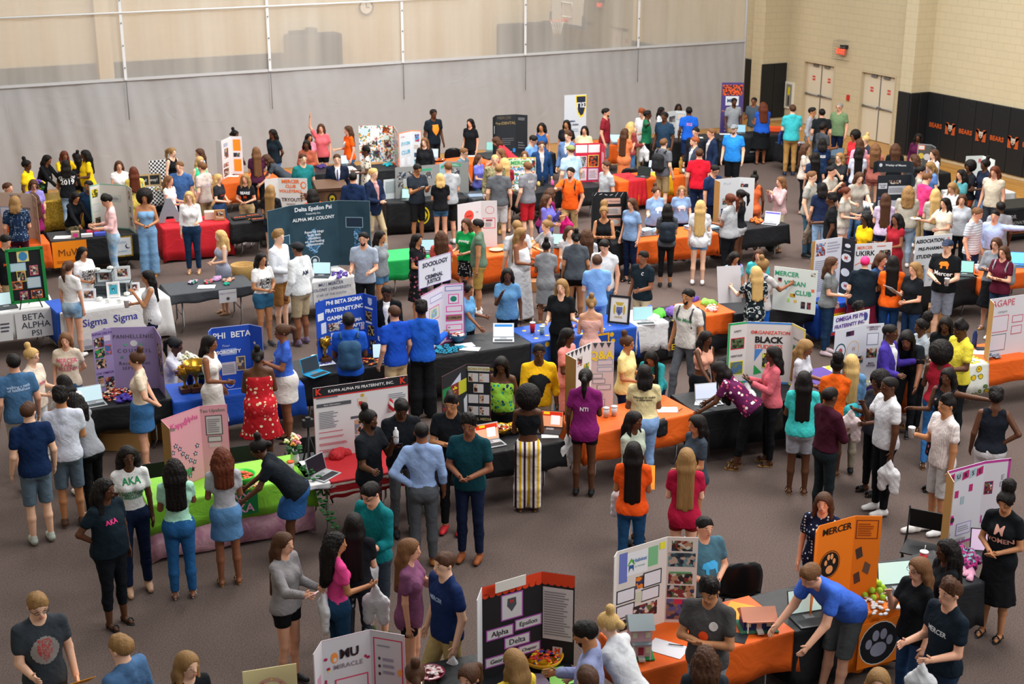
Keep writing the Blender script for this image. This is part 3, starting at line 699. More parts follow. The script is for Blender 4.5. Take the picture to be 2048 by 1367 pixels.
def bottom_field(J, fem, w, vx, kind, g, ztop=1.03):
    k0 = kind[0]; T = J['T']
    cutz = {'j': .10, 'w': .06, 'c': .22, 's': .60, 'S': .74, 'k': .50, 'm': .62, 'M': .45, 'D': .07, 'n': .52}[k0]
    keys = ['hipL', 'hipR', 'knL', 'knR'] + (['anL', 'anR'] if cutz < .45 else [])
    lo, hi = bounds(J, keys, .2*max(1, w)+.03); hi[2] = max(hi[2], J['tw']((0, 0, 1.06))[2]+.02); hi[1] += .03; lo[1] -= .05; lo[2] = max(lo[2], -.02)
    f = Fld(lo, hi, vx); sit = J['hipL'][2] < .6
    f.cone((-.066 if fem else -.055, 0, .93), (.066 if fem else .055, 0, .93), .109*w+g, M=T, sy=.88, k=.05)
    f.cone((0, 0, 1.0), (0, 0, 1.08), (.12 if fem else .126)*w+g, M=T, sy=.75, k=.05)
    for s in (-1, 1): f.cone((s*.06, -.05*w if fem else -.035, .92), (s*.06, -.05*w if fem else -.035, .90), .087*w+g, M=T, k=.05)
    if k0 in 'mMDn':
        y0 = J['hipL'][1]; a = {'m': .182, 'M': .205, 'D': .225, 'n': .185}[k0]
        if sit: f.cone((0, .05, .52), (0, .4, .5), .16*w, .13*w, sy=1, k=.05)
        else:
            f.cone((0, y0, .93), (0, y0*.6+.01, cutz+.02), .150*w+g, a*(.35+.65*w)+g, sy=.84, k=.05)
            if k0 in 'MD':
                for t in range(10):
                    A = 2*pi*t/10; f.cone((.1*cos(A)*w, y0+.08*sin(A), .85), (a*1.0*cos(A)*w, y0*.5+a*.8*sin(A), cutz-.02), .03, .035, k=.03)
    else:
        legs(f, J, w, g*(1.0 if k0 in 'jc' else 1.5), cutz, fem, wide={'w': .05, 'j': .004, 'k': .028, 's': .02, 'S': .012, 'c': .0}[k0])
    f.noise(.002, 27, cutz*9)
    if not sit: f.cut((0, 0, -1), (0, 0, cutz))
    elif k0 in 'sSkmMn':
        for n in 'LR': pass
        f.cut((0, 1, 0), (0, J['knL'][1]-.12, 0))
    f.cut((0, 0, 1), (0, 0, ztop), T)
    return f
def hair_field(J, style, vx, seed):
    H = J['H']; hp = lambda p: H[0]@np.asarray(p, float)+H[1]
    c = hp((0, 0, .1)); L = {'long': .40, 'mid': .24, 'bob': .15, 'xlong': .55}.get(style.split('+')[0].replace('curly', 'long').replace('braids', 'xlong').replace('wavy', 'long'), .2)
    if 'pony' in style or 'braids' in style: L = .5
    if 'curlm' in style: L = .28
    m = .24 if 'afro' in style or 'puff' in style else .19
    f = Fld(c-[m, m+.04, L+.08], c+[m, m, .24], vx)
    g = .012
    st = style
    if st == 'bald': return None
    inf = {'buzz': .003, 'short': .006, 'fade': .005, 'curlshort': .008}.get(st, .011)
    f.cone((0, -.012, .12), (0, .008, .124), .079+inf, M=H, sy=1.16, k=.02)
    if st == 'short': f.cone((-.02, .055, .178), (.02, .03, .18), .022, M=H, k=.03).cut((0, .55, -1), (0, 0, .078), H)
    if st == 'fade': f.cone((-.015, .05, .2), (.015, -.03, .205), .042, M=H, k=.03).cut((0, .55, -1), (0, 0, .08), H)
    if st == 'buzz': f.cut((0, .55, -1), (0, 0, .078), H)
    if st in ('curlshort',): f.cone((-.03, .03, .185), (.03, 0, .185), .055, M=H, k=.03).cut((0, .55, -1), (0, 0, .078), H)
    if 'afro' in st: f.cone((0, -.025, .12), (0, -.02, .14), .135, M=H, k=.03)
    if 'bigafro' in st: f.cone((0, -.04, .1), (0, -.03, .13), .165, M=H, k=.03)
    if 'bun' in st: f.cone((0, -.045, .225), (0, -.05, .25), .042, .045, M=H, k=.012)
    if 'puff' in st: f.cone((0, -.07, .23), (0, -.08, .25), .075, M=H, k=.015)
    if 'lowbun' in st: f.cone((0, -.12, .1), (0, -.13, .09), .04, M=H, k=.012)
    if 'pony' in st:
        a = hp((0, -.11, .15)); b = a+H[0]@[0, -.05, -.04]; b2 = b+np.array([0, -.015, -.12]); f.cone(a, b, .026, .036, k=.015).cone(b, b2, .036, .032, k=.02).cone(b2, b2+[0, .02, -.12], .032, .014, k=.02)
    if st[:4] in ('long', 'wavy', 'mid', 'bob', 'xlon', 'curl', 'brai') and st != 'curlshort':
        big = .02 if st[:4] in ('curl', 'wavy') else .003
        for s in (-1, 1):
            a = hp((s*.066, -.02, .10)); b = hp((s*.082, -.015, .03)); d = b+[s*.02, .035 if seed % 3 else -.06, -(L-.12)]
            f.cone(a, b, .032+big, .03+big, k=.03).cone(b, d, .03+big, .02+big, k=.03)
        a = hp((0, -.06, .08)); b = hp((0, -.085, -.02)); d = b+[0, -.03, -(L-.10)]
        for s in (-1, 0, 1):
            o = H[0]@np.array([s*.045, 0, 0]); f.cone(a+o, b+o*1.2, .045+big, .042+big, k=.03).cone(b+o*1.2, d+o*1.45-[0, 0, .03*(s == 0)], .041+big, .03+big, k=.04)
    if 'braids' in st:
        for i in range(16):
            t = pi*(1.02+.96*i/15) if i % 2 else pi*(.9+1.2*i/15)
            a = hp((.09*cos(t), .095*sin(t)-.01, .08)); f.cone(a, a+[.03*cos(t), -.02, -(.26+.14*((i*7) % 5)/5)], .015, .010, k=.004)
    if 'curl' in st or 'afro' in st or 'puff' in st: f.noise(.007, 130 if 'curl' in st else 170, seed)
    elif st in ('short', 'wavy', 'fade'): f.noise(.0025, 90, seed)
    fc = .088
    f.cutball((0, .135, .055), fc, H, (1.0, 1, 1.18))
    f.cutball((0, .06, -.03), .075, H, (1.0, 1, 1))
    return f
def strand_mat(c):
    k = 'hair_'+c
    if k in MATS: return MATS[k]
    m = mat(HAIR.get(c, c), .55, None, 0, name=k, spec=.12+.0001*len(MATS)); nt = m.node_tree; N = nt.nodes; L = nt.links; b = N['Principled BSDF']
    tc = N.new('ShaderNodeTexCoord'); mp = N.new('ShaderNodeMapping'); mp.inputs['Scale'].default_value = (90, 90, 9)
    n = N.new('ShaderNodeTexNoise'); n.inputs['Scale'].default_value = 1.0; n.inputs['Detail'].default_value = 3
    q = N.new('ShaderNodeBump'); q.inputs['Strength'].default_value = .7; q.inputs['Distance'].default_value = .012
    L.new(tc.outputs['Object'], mp.inputs[0]); L.new(mp.outputs[0], n.inputs['Vector']); L.new(n.outputs[0], q.inputs['Height']); L.new(q.outputs[0], b.inputs['Normal'])
    mx = N.new('ShaderNodeMix'); mx.data_type = 'RGBA'; L.new(n.outputs[0], mx.inputs[0]); base = lin(HAIR.get(c, c))
    mx.inputs[6].default_value = tuple(x*.7 for x in base[:3])+(1,); mx.inputs[7].default_value = tuple(min(1, x*1.25) for x in base[:3])+(1,)
    L.new(mx.outputs[2], b.inputs['Base Color']); MATS[k] = m; return m
def skin_mat(t):
    h = TONE.get(t, t); return mat(h, .55, None, .06, 60, spec=.35)
SHAPES = dict(africa=[(-.3, .45), (.1, .5), (.35, .35), (.5, .1), (.28, .05), (.12, -.5), (-.02, -.5), (-.12, -.05), (-.45, .1), (-.45, .3)],
 bear=[(-.5, .0), (-.4, .25), (-.1, .32), (.3, .35), (.5, .15), (.45, -.35), (.3, -.35), (.28, -.08), (-.1, -.08), (-.12, -.35), (-.3, -.35), (-.3, -.05)],
 disc=[(.5*cos(t*pi/8), .5*sin(t*pi/8)) for t in range(16)], beard=[(-.3, .5), (.3, .5), (.36, .0), (.15, -.35), (0, -.5), (-.15, -.35), (-.36, .0)])
def inside(x, y, P_):
    c = False; j = len(P_)-1
    for i in range(len(P_)):
        if (P_[i][1] > y) != (P_[j][1] > y) and x < (P_[j][0]-P_[i][0])*(y-P_[i][1])/(P_[j][1]-P_[i][1])+P_[i][0]: c = not c
        j = i
    return c
def shape_mesh(name, size):
    n = 26; v = [((i/n-.5)*size, (j/n-.5)*size, 0) for j in range(n+1) for i in range(n+1)]
    return v, [(j*(n+1)+i, j*(n+1)+i+1, (j+1)*(n+1)+i+1, (j+1)*(n+1)+i) for j in range(n) for i in range(n) if inside((i+.5)/n-.5, (j+.5)/n-.5, SHAPES[name])]
def decal(parent_mesh, obj_parent, s, size, col, z, side, bold=.02, x0=0.0, sc=1.0, T=None):
    """lettering laid onto the shirt: every vertex falls onto the cloth along y"""
    bm = bmesh.new(); v, f = shape_mesh(s[1:], size) if s[0] == '@' else text_mesh(s.replace('/', '\n'), size, bold=bold, ls=.8)
    vs = [bm.verts.new(p) for p in v]
    for q in f:
        try: bm.faces.new([vs[i] for i in q])
        except ValueError: pass
    bmesh.ops.subdivide_edges(bm, edges=[e for e in bm.edges if e.calc_length() > .03], cuts=1)
    bvh = BVHTree.FromPolygons([p.co for p in parent_mesh.vertices], [tuple(p.vertices) for p in parent_mesh.polygons])
    R, t = T; bad = []
    for q in bm.verts:
        lx = (q.co.x if side < 0 else q.co.x)
        loc = R@np.array([(-lx if side > 0 else lx)+x0, side*.5, z+q.co.y])+t; dr = R@np.array([0, -side, 0])
        h = bvh.ray_cast(V(loc*sc), V(dr), 1.0)[0]
        if h is None: bad.append(q)
        else: q.co = h-V(dr)*.006
    bad += [q for q in bm.verts if q.is_valid and not q.link_faces and q not in bad]
    bmesh.ops.delete(bm, geom=bad, context='VERTS')
    me = bpy.data.meshes.new('shirt_print'); bm.to_mesh(me); bm.free()
    o = link('shirt_print', me, obj_parent, [mat(col, .8)]); return o
def bag_mesh():
    f = Fld((-.2, -.12, -.5), (.2, .12, .06), .016)
    f.cone((0, 0, 0), (0, 0, -.08), .012, .035, k=.03).cone((0, 0, -.08), (0, 0, -.18), .04, .11, sy=.5, k=.04).cone((-.07, 0, -.2), (-.08, .01, -.4), .07, .06, sy=.6, k=.05).cone((.07, 0, -.2), (.08, -.01, -.38), .07, .06, sy=.6, k=.05)
    f.noise(.006, 40, 2); v, q = f.net(); return npmesh('bag', v, q)
def pack_mesh():
    f = Fld((-.2, -.28, -.1), (.2, .1, .5), .014)
    f.cone((-.08, -.06, .08), (.08, -.06, .08), .085, sy=.9, k=.04).cone((-.07, -.06, .33), (.07, -.06, .33), .08, sy=.8, k=.06).cone((-.07, -.07, .1), (-.06, -.07, .3), .09, k=.04).cone((.07, -.07, .1), (.06, -.07, .3), .09, k=.04).cone((0, -.15, .1), (0, -.14, .18), .07, sy=.6, k=.02)
    v, q = f.net(); return npmesh('backpack', v, q)
def strap_mesh():
    m = MB()
    for s in (-1, 1):
        m.tube([(s*.11, -.10, .42), (s*.12, -.03, .475), (s*.12, .06, .46), (s*.12, .125, .36), (s*.125, .10, .2), (s*.14, .0, .1), (s*.12, -.08, .08)], .017, 6)
    return m.mesh('strap')
def clear_of_tables(p, cf=0):
    for t in T_.values():
        d = p-t['A'][:2]; c, s = cos(t['rz']), sin(t['rz']); u = d[0]*c+d[1]*s; v = -d[0]*s+d[1]*c; e = .17
        if -e < u < t['L']+e and -e < v < t['d']+e:
            o = [(v+e, (s, -c)), (t['d']+e-v, (-s, c)), ((u+e)*1.6, (-c, -s)), ((t['L']+e-u)*1.6, (c, s))]; wt = (4 if cf > .3 else 1, 4 if cf < -.4 else 1, 1, 1); i = min(range(4), key=lambda q: o[q][0]*wt[q])
            return np.array(o[i][1])*(o[i][0]+.01)/(1.6 if i > 1 else 1)
    return None
def person(row):
    a = [x.strip() for x in row.split('|')]
    hx, hy, h, face = [float(t) for t in a[0].split()]
    tone, hair, hcol = a[1].split()[:3]; tk, tcol = a[2].split()[:2]; bk, bcol = a[3].split()[:2]
    sh = a[4].split(); pose = a[5].split()[0]; ex = a[5].split()[1:]; label = a[6]; xs = a[7:]
    tk = (('s' if 's' in tk else 't')+'L') if tk[0] == 'L' else tk
    fem = hair[0] == '*' ; hair = hair.lstrip('*'); hair = 'buzz' if hair == 'short' and any(q.startswith('cap') for q in xs) else hair; E_ = {}
    for e in ex: E_[e[0]] = float(e[1:]) if len(e) > 1 else 1.0
    w = E_.get('b', 1.0); lean = E_.get('l', 0); ht = E_.get('t', 0); nod = E_.get('n', 0); gl = 'g' in E_
    arm, lg = pose[:2], pose[2]; h /= 100.; s = h/1.75
    J = skeleton(fem, w, lean, arm, lg, ht, nod)
    c = P(hx, hy, J['head'][2]*s)
    dist = sqrt(c[0]**2+c[1]**2); vx = .012 if dist < 17.5 else (.0145 if dist < 22 else .018)
    toc = -c[:2]/dist; rgt = np.array([toc[1]*-1, toc[0]]); rgt = RT[:2]
    fa = radians(face); dr = cos(fa)*toc+sin(fa)*rgt; yaw = atan2(dr[1], dr[0])-pi/2
    root2 = c[:2]-(R_z(yaw)@J['head'])[:2]*s
    hit = clear_of_tables(root2, cos(radians(face)))
    if hit is not None and lg != 'z':   # nobody stands inside a table: take them a little taller or shorter along the same sight line
        z0 = J['head'][2]*s; along = float(hit@-toc)
        q = min(1.055, max(.925, 1-along/abs(float(unitv(hit)@toc))**2*(CAM_H-z0)/dist/z0)); s *= q
        c = P(hx, hy, J['head'][2]*s); root2 = c[:2]-(R_z(yaw)@J['head'])[:2]*s; hit = clear_of_tables(root2, cos(radians(face)))
        if hit is not None: root2 = root2+hit*min(1, .45/np.linalg.norm(hit))
    loc = (root2[0], root2[1], E_.get('z', 0)+.004)
    root = empty('person', loc, yaw, label, 'person')
    body_v, body_q = body_mesh(J, fem, w, vx, 'H' in xs)
    # the body is the thing's skin: one continuous mesh
    body = link('body', npmesh('body', body_v*s, body_q), root, [skin_mat(tone)])
    rec = dict(root=root, J=J, s=s, yaw=yaw, loc=loc, w=w); PEOPLE.append(rec)
    kn = {'t': 'shirt', 'p': 'polo_shirt', 'l': 'shirt', 'b': 'shirt', 'j': 'jacket', 's': 'tank_top', 'o': 'strapless_top', 'c': 'crop_top', 'q': 'shirt', 'k': 'blouse'}[tk[0]]
    vg = max(vx*.95, .0125); seed = int(hx*7+hy) % 97
    dress = bcol == '='
    tf = top_field(J, fem, w, vg, tk, (.015 if tk[0] not in 'sco' else .013) if 'i' not in tk else .010)
    tm = npmesh(kn, *[(lambda v, q: (v*s, q))(*tf.net())][0])
    to = link('dress' if dress else kn, tm, root, [cloth(tcol)])
    if bk != '-':
        bf = bottom_field(J, fem, w, vg, bk, .007 if 'i' not in tk else .011, (1.03 if 'i' in tk or dress or tk[0] in 'c' else {'o': 1.0, 's': .97, 'b': 1.0}.get(tk[0], .95)))
        v, q = bf.net(); bn = {'j': 'trousers', 'w': 'trousers', 'c': 'trousers', 's': 'shorts', 'S': 'shorts', 'k': 'shorts', 'm': 'skirt', 'M': 'skirt', 'D': 'skirt', 'n': 'skirt'}[bk[0]]
        link(bn, npmesh(bn, v*s, q), root, [cloth(tcol if dress else ('denimp' if bcol == 'denim' else 'ldenimp' if bcol == 'ldenim' else bcol))])
    if tk[0] == 'j':   # shirt front and tie in the open jacket
        T = J['T']; f = Fld(*bounds(J, ['shL', 'shR', 'hipL', 'hipR'], .22), .016)
        f.cone((0, .055, 1.02), (0, .068, 1.36), .07*w, .06, M=T, k=.03).cone((0, .03, 1.38), (0, .02, 1.49), .058, .06, M=T, k=.03)
        f.cutball((0, .035, 1.545), .085, T)
        v, q = f.net(); link('shirt', npmesh('shirt', v*s, q), root, [cloth(a[2].split()[2] if len(a[2].split()) > 2 else 'white')])
    hf = hair_field(J, hair, .011 if dist < 22 else .014, seed)
    if hf is not None:
        v, q = hf.net()
        if len(v): link('hair', npmesh('hair', v*s, q), root, [strand_mat(hcol)])
    R, t = J['H']; eul = (-radians(lean*.6+nod), 0, radians(ht)); hp = lambda p: (R@np.asarray(p, float)+t)*s
    for sx in (-1, 1):
        inst('eye', unit('eye', eye_mesh), root, [mat('b8a8a0', .5), mat('2a1c14', .3)], hp((sx*.030, .088, .096)), eul, s)
        inst('eyebrow', unit('brow', brow_mesh), root, [mat(HAIR.get(hcol if hcol != 'pink' else 'brown', '2a1c14'), .7)], hp((sx*.031, .093, .120)), eul, s)
    inst('mouth', unit('lip', lip_mesh), root, [mat({'a': 'b05a52', 'l': 'a8524a', 'm': '8e4038', 'b': '6a2c28', 'd': '4e201e'}.get(tone, 'a04a44'), .5)], hp((0, .1015, .036)), eul, s)
    if gl: inst('glasses', unit('glass', glass_mesh), root, [mat('1a1a1c', .3)], hp((0, .106, .094)), eul, s)
    sk = sh[0]; sc_ = sh[1] if len(sh) > 1 else 'white'
    if sk != '-':
        so = {'sneak': 'white', 'dress': 'black', 'boot': sc_, 'flat': 'black', 'sandal': 'tan', 'heel': sc_}[sk]
        for n in 'LR':
            a_ = J['an'+n]*s; inst('shoe', unit(sk, lambda: shoe_mesh(sk)), root, [mat(sc_, .6), mat(so, .6)], (a_[0], a_[1], a_[2]-.085*s), (0, 0, 0), s*(.98 if fem else 1.06))
    Mw = Matrix.Translation(loc) @ Matrix.Rotation(yaw, 4, 'Z'); Wp = lambda p: Mw @ V(np.asarray(p, float)*s)
    rec['W'] = Wp
    for x in xs:
        p = x.split(':')
        if p[0] in ('f', 'B'):   # print on the front / on the back: f:TEXT:size:colour[:z[:x]]
            decal(tm, root, p[1], float(p[2]), p[3], float(p[4]) if len(p) > 4 else 1.24, 1 if p[0] == 'f' else -1, x0=float(p[5]) if len(p) > 5 else 0, sc=s, T=(J['T'][0], J['T'][1]))
        elif p[0] == 'cap': inst('cap', unit('cap', lambda: cap_mesh('cap')), root, [mat(p[1], .8)], hp((0, 0, 0)), eul, s) if p[-1] != 'scarf' else inst('head_scarf', unit('scarf', lambda: cap_mesh('scarf')), root, [mat(p[1], .8)], hp((0, 0, 0)), eul, s)
        elif p[0] == 'beard':
            f = Fld((-.09, 0, -.05), (.09, .16, .09), .009); f.cone((0, .03, .05), (0, .056, .018), .0605, .04, k=.03).cutball((0, .14, .085), .062).cutball((0, .0, .12), .075)
            v, q = f.net(); inst('beard', npmesh('beard', v, q), root, [strand_mat(p[1])], hp((0, 0, 0)), eul, s)
        elif p[0] == 'tie':
            m = MB(); T = J['T']; pr = [(0, .125, 1.43), (0, .142, 1.38), (0, .155, 1.25), (0, .15, 1.08)]
            m.tube([V((T[0]@np.array(q)+T[1])*s) for q in pr], [.018, .014, .022, .026], 6); m.build('tie', mat(p[1], .6), root)
        elif p[0] == 'bag':   # carrier bag hanging from a hand
            b = inst('carrier_bag', unit('bag', bag_mesh), None, [mat(p[2], .5, None, .5, 8)], Wp(J['hd'+p[1]]), (0, 0, yaw+.8)); tag(b, p[3], 'bag')
        elif p[0] == 'pack':
            T = J['T']; q = Wp(T[0]@np.array([0, -.10-.03*w, 1.0])+T[1]); b = inst('backpack', unit('pack', pack_mesh), None, [mat(p[1], .8, None, .3)], q, (-radians(lean), 0, yaw), s); tag(b, p[2], 'backpack')
            inst('strap', unit('strap', strap_mesh), b, [mat(p[3] if len(p) > 3 else p[1], .8)], (0, .10, 0))
        elif p[0] in ('phone', 'paper', 'cup', 'folder', 'plate', 'board', 'bottle'):
            side = p[1]; q = Wp(J['hd'+side]+np.array([0, .015, .015])); m = MB()
            if p[0] == 'phone': m.box(-.036, .036, -.072, .072, -.005, .005); o = m.build('phone', [mat(p[2], .3)], None, bevel=.003)
            elif p[0] in ('paper', 'folder', 'board'):
                a_, b_ = {'paper': (.1, .14), 'folder': (.12, .16), 'board': (.2, .3)}[p[0]]; m.box(-a_, a_, -b_, b_, -.002, .002); o = m.build(p[0] if p[0] != 'board' else 'poster', [mat(p[2], .7)])
            elif p[0] == 'plate': m.lathe([(.03, 0), (.07, .004), (.1, .016)], n=20); m.ball((.02, 0, .02), .03, (1, 1, .6), mi=1); o = m.build('plate', [mat(p[2], .6), mat('d07a30')])
            elif p[0] == 'bottle': m.lathe([(.03, -.08), (.032, -.05), (.032, .06), (.012, .09), (.012, .11)], n=14); o = m.build('bottle', [mat(p[2], .3)])
            else: m.lathe([(.03, -.06), (.043, .06), (.045, .062), (.042, .07), (.01, .072)], n=16); o = m.build('cup', [mat(p[2], .5)])
            o.location = q; o.rotation_euler = (radians(35), 0, yaw) if p[0] in ('phone', 'paper', 'folder') else (radians(75) if p[0] == 'board' else 0, 0, yaw); tag(o, p[3], {'plate': 'plate', 'board': 'poster'}.get(p[0], p[0]))
    return rec
# ---------------------------------------------------------------- tables, cloths, boards
TH = .74
def tabletop_frame(a, b):
    """front edge given by two pixels on the table top's near edge -> centre-less frame"""
    A, B = P(*a, TH), P(*b, TH); d = (B-A)[:2]; L = float(np.linalg.norm(d)); return A, B, L, atan2(d[1], d[0])
def table(a, b, label, cloth_spec=None, depth=.76, drop=.66, clabel=None, L=None, anchor='l', front=None, top_m='b8b4ae', dropside=None, fold=.012):
    """folding table; a, b = pixels of the left and right end of the near edge of its top"""
    A, B, LL, rz = tabletop_frame(a, b)
    if L and anchor == 'r': A = B-np.array([cos(rz), sin(rz), 0])*L
    elif L and anchor == 'c': mid = (A+B)/2; A = mid-np.array([cos(rz), sin(rz), 0])*L/2
    L = L or LL
    t = empty('folding_table', (A[0], A[1], 0), rz, label, 'table')
    MB().box(.03, L-.03, .03, depth-.03, TH-.05, TH-.012).build('tabletop', mat(top_m, .6), t, bevel=.008)
    STM = mat('9b9da0', .35, None, 0, metal=.8)
    for x in (.22, L-.22):
        MB().tube([(x-.05, .1, 0.01), (x, .12, .12), (x, .12, TH-.06)], .014, 8).tube([(x-.05, depth-.1, 0.01), (x, depth-.12, .12), (x, depth-.12, TH-.06)], .014, 8).tube([(x, .12, .3), (x, depth-.12, .3)], .01, 6).build('leg', STM, t)
    if cloth_spec:
        c = cloth_obj(L, depth, drop, cloth_spec, fold); c.location = (A[0], A[1], 0); c.rotation_euler = (0, 0, rz)
        tag(c, clabel, 'tablecloth')
    t['frame'] = 1; del t['frame']
    return dict(A=A, rz=rz, L=L, d=depth, obj=t)
def cloth_obj(L, D, drop, spec, fold=.014, x0=0.0, z=TH, name='tablecloth'):
    """draped cloth: flat top, skirts hanging with soft folds and lifted corners"""
    m = MB(); n = 14; e = .012
    per = []
    for k in range(n*2+1): per.append((L*k/(2*n), 0, 0, -1))
    for k in range(1, n+1): per.append((L, D*k/n, 1, 0))
    for k in range(1, n*2+1): per.append((L-L*k/(2*n), D, 0, 1))
    for k in range(1, n): per.append((0, D-D*k/n, -1, 0))
    N_ = len(per); rows = []; rr = random.Random(int(L*100))
    ph = rr.random()*6
    rows.append([m.bm.verts.new((x, y, z)) for x, y, _, _ in per])
    for j, t in enumerate((.0, .08, .35, .7, 1.0)):
        r = []
        for i, (x, y, nx, ny) in enumerate(per):
            s = i/N_*2*pi*11+ph; cor = (abs(x) < 1e-6 or abs(x-L) < 1e-6) and (abs(y) < 1e-6 or abs(y-D) < 1e-6)
            o = e+fold*t*(1+sin(s))+(.03*t if cor else 0)
            cx = (-1 if x < 1e-6 else 1 if x > L-1e-6 else 0); cy = (-1 if y < 1e-6 else 1 if y > D-1e-6 else 0)
            zz = z-.006-drop*t-(.05*t*drop if cor else 0)+.012*sin(s*.6)*t
            r.append(m.bm.verts.new((x+cx*o, y+cy*o, max(.012, zz))))
        rows.append(r)
    m.bm.faces.new(rows[0])
    for a, b in zip(rows, rows[1:]):
        for i in range(N_):
            f = m.bm.faces.new((a[i], a[(i+1) % N_], b[(i+1) % N_], b[i])); f.smooth = True
    o = m.build(name, spec if not isinstance(spec, str) else mat(spec, .75, None, .5, 5))
    o.modifiers.new('s', 'SOLIDIFY').thickness = .003
    return o
def surf_frame(O, X, N_):
    """matrix putting local x along X, local y up, local z along the outward normal"""
    X = Vector(X).normalized(); Zn = Vector(N_).normalized(); Y = Zn.cross(X).normalized()
    M = Matrix((X, Y, Zn)).transposed().to_4x4(); M.translation = Vector(O); return M
def put_items(items, M, W, Hh, parent, eps=.0012):
    """items on a panel of width W, height Hh: coordinates in 0..1, origin bottom left
       ('r', x, y, w, h, colour[, border colour]) sheet | ('t', text, x, y, size m, colour[, bold]) | ('p', x, y, w, h[, colours]) photograph | ('o', x, y, rx, ry, colour) round"""
    for n_, it in enumerate(items):
        k = it[0]; z = eps+.0004*(n_ % 9)
        if k == 'm':
            x, y, w, h = it[1]*W, it[2]*Hh, it[3]*W if it[3] > .6 else it[3]*W, it[4]*Hh; MB().prism([(x+w*(.5+.5*cos(2*pi*q/16)*(.85+.15*sin(3*q))), y+h*(.5+.5*sin(2*pi*q/16)*(.85+.15*cos(2*q)))) for q in range(16)], z-.002, z, M).build('picture', it[5], parent)
        elif k in 'rp':
            x, y, w, h = it[1]*W, it[2]*Hh, it[3]*W, it[4]*Hh
            if k == 'r' and len(it) > 6 or k == 'p' and len(it) > 6:
                b = .012; MB().box(x-b, x+w+b, y-b, y+h+b, z-.0008, z-.0002, M).build('border', mat(it[6], .7), parent)
            mm = mat(it[5], .6) if k == 'r' else mat('808080', .4, ('photo',)+(it[5] if len(it) > 5 and it[5] else ('3a2a24', 'b08468', '2a3a5a', 'c8c0b8', '7a3030', '20242c', '5a6a48')), sc=1.3)
            MB().box(x, x+w, y, y+h, z-.001, z, M).build('sheet' if k == 'r' else 'photo', mm, parent)
        elif k == 'o':
            m = MB(); m.bm.faces.new([m.bm.verts.new(M @ Vector((it[1]*W+it[3]*cos(2*pi*q/20), it[2]*Hh+it[4]*sin(2*pi*q/20), z))) for q in range(20)]); m.build('round_label', mat(it[5], .6), parent, normals=False)
        elif k == 'g':   # polygon: ('g', [(x, y)...], colour)
            m = MB(); m.bm.faces.new([m.bm.verts.new(M @ Vector((x*W, y*Hh, z))) for x, y in it[1]]); m.build('shape', mat(it[2], .6), parent, normals=False)
        elif k == 't':
            v, f = text_mesh(it[1], it[4], bold=it[6] if len(it) > 6 else .015, wide=it[7] if len(it) > 7 else 1.0, ls=.9)
            me = bpy.data.meshes.new('lettering'); me.from_pydata([tuple(M @ Vector((it[2]*W+p[0], it[3]*Hh+p[1], eps+.0052))) for p in v], [], f); link('lettering', me, parent, [mat(it[5], .6)])
        elif k == 'l':   # lines of small print: ('l', x, y, w, h, n, colour)
            m = MB(); rr = random.Random(n_)
            for q in range(it[5]):
                yy = (it[2]+it[4]*(1-(q+.5)/it[5]))*Hh; hh = it[4]*Hh/it[5]*.22
                m.box(it[1]*W, (it[1]+it[3]*(.7+.3*rr.random()))*W, yy-hh, yy+hh, eps+.0044, eps+.0048, M)
            m.build('print_lines', mat(it[6], .7), parent)
def board(pts, z1, z0, panels, items, label, edge=None, back=None, name='display_board', cat='display board', lean=0.0, tops=None, th=.006, inward=True, edgew=.02):
    """folding poster board. pts = pixels of the top corners left to right at height z1; panels stand down to z0.
       items[i] = what is stuck on panel i; the face shown is the one towards the camera"""
    W3 = [P(x, y, z1) for x, y in pts]
    r = empty(name, (W3[0][0], W3[0][1], z0), 0, label, cat); o = V(r.location)
    for i in range(len(W3)-1):
        a, b = V(W3[i]), V(W3[i+1]); a.z = b.z = z0; X = b-a; w = X.length
        n = X.cross(Vector((0, 0, 1))).normalized(); Hh = z1-z0
        if lean: n = (n+Vector((0, 0, lean))).normalized()
        M = surf_frame(a-o, X, n)
        hl = tops[i] if tops else (1, 1)
        poly = [(0, 0), (w, 0), (w, Hh*hl[1]), (0, Hh*hl[0])] if len(hl) == 2 else [(x*w, y*Hh) for x, y in hl]
        pc = panels[i] if isinstance(panels, (list, tuple)) else panels
        p = MB().prism(poly, -th, 0, M).build('panel', [mat(pc, .7) if isinstance(pc, str) else pc], r)
        if back: MB().prism([(x*.998+.001*w, y*.998) for x, y in poly], -th-.002, -th, M).build('panel_back', mat(back, .8), p)
        if edge:
            ec = edge[i] if isinstance(edge, (list, tuple)) else edge
            if ec:
                q = MB(); lp = len(poly)
                for s in range(lp):
                    (x0_, y0_), (x1_, y1_) = poly[s], poly[(s+1) % lp]
                    if s == 1 and i < len(W3)-2 or s == lp-1 and i > 0: continue
                    d = Vector((x1_-x0_, y1_-y0_)); d.normalize(); nn = Vector((-d.y, d.x))*edgew
                    q.bm.faces.new([q.bm.verts.new(M @ Vector((X_, Y_, .0012))) for X_, Y_ in ((x0_, y0_), (x1_, y1_), (x1_+nn.x, y1_+nn.y), (x0_+nn.x, y0_+nn.y))])
                q.build('edging', mat(ec, .7), p, normals=False)
        put_items(items[i] if i < len(items) else [], M, w, Hh, p)
        a_ = a
    return r
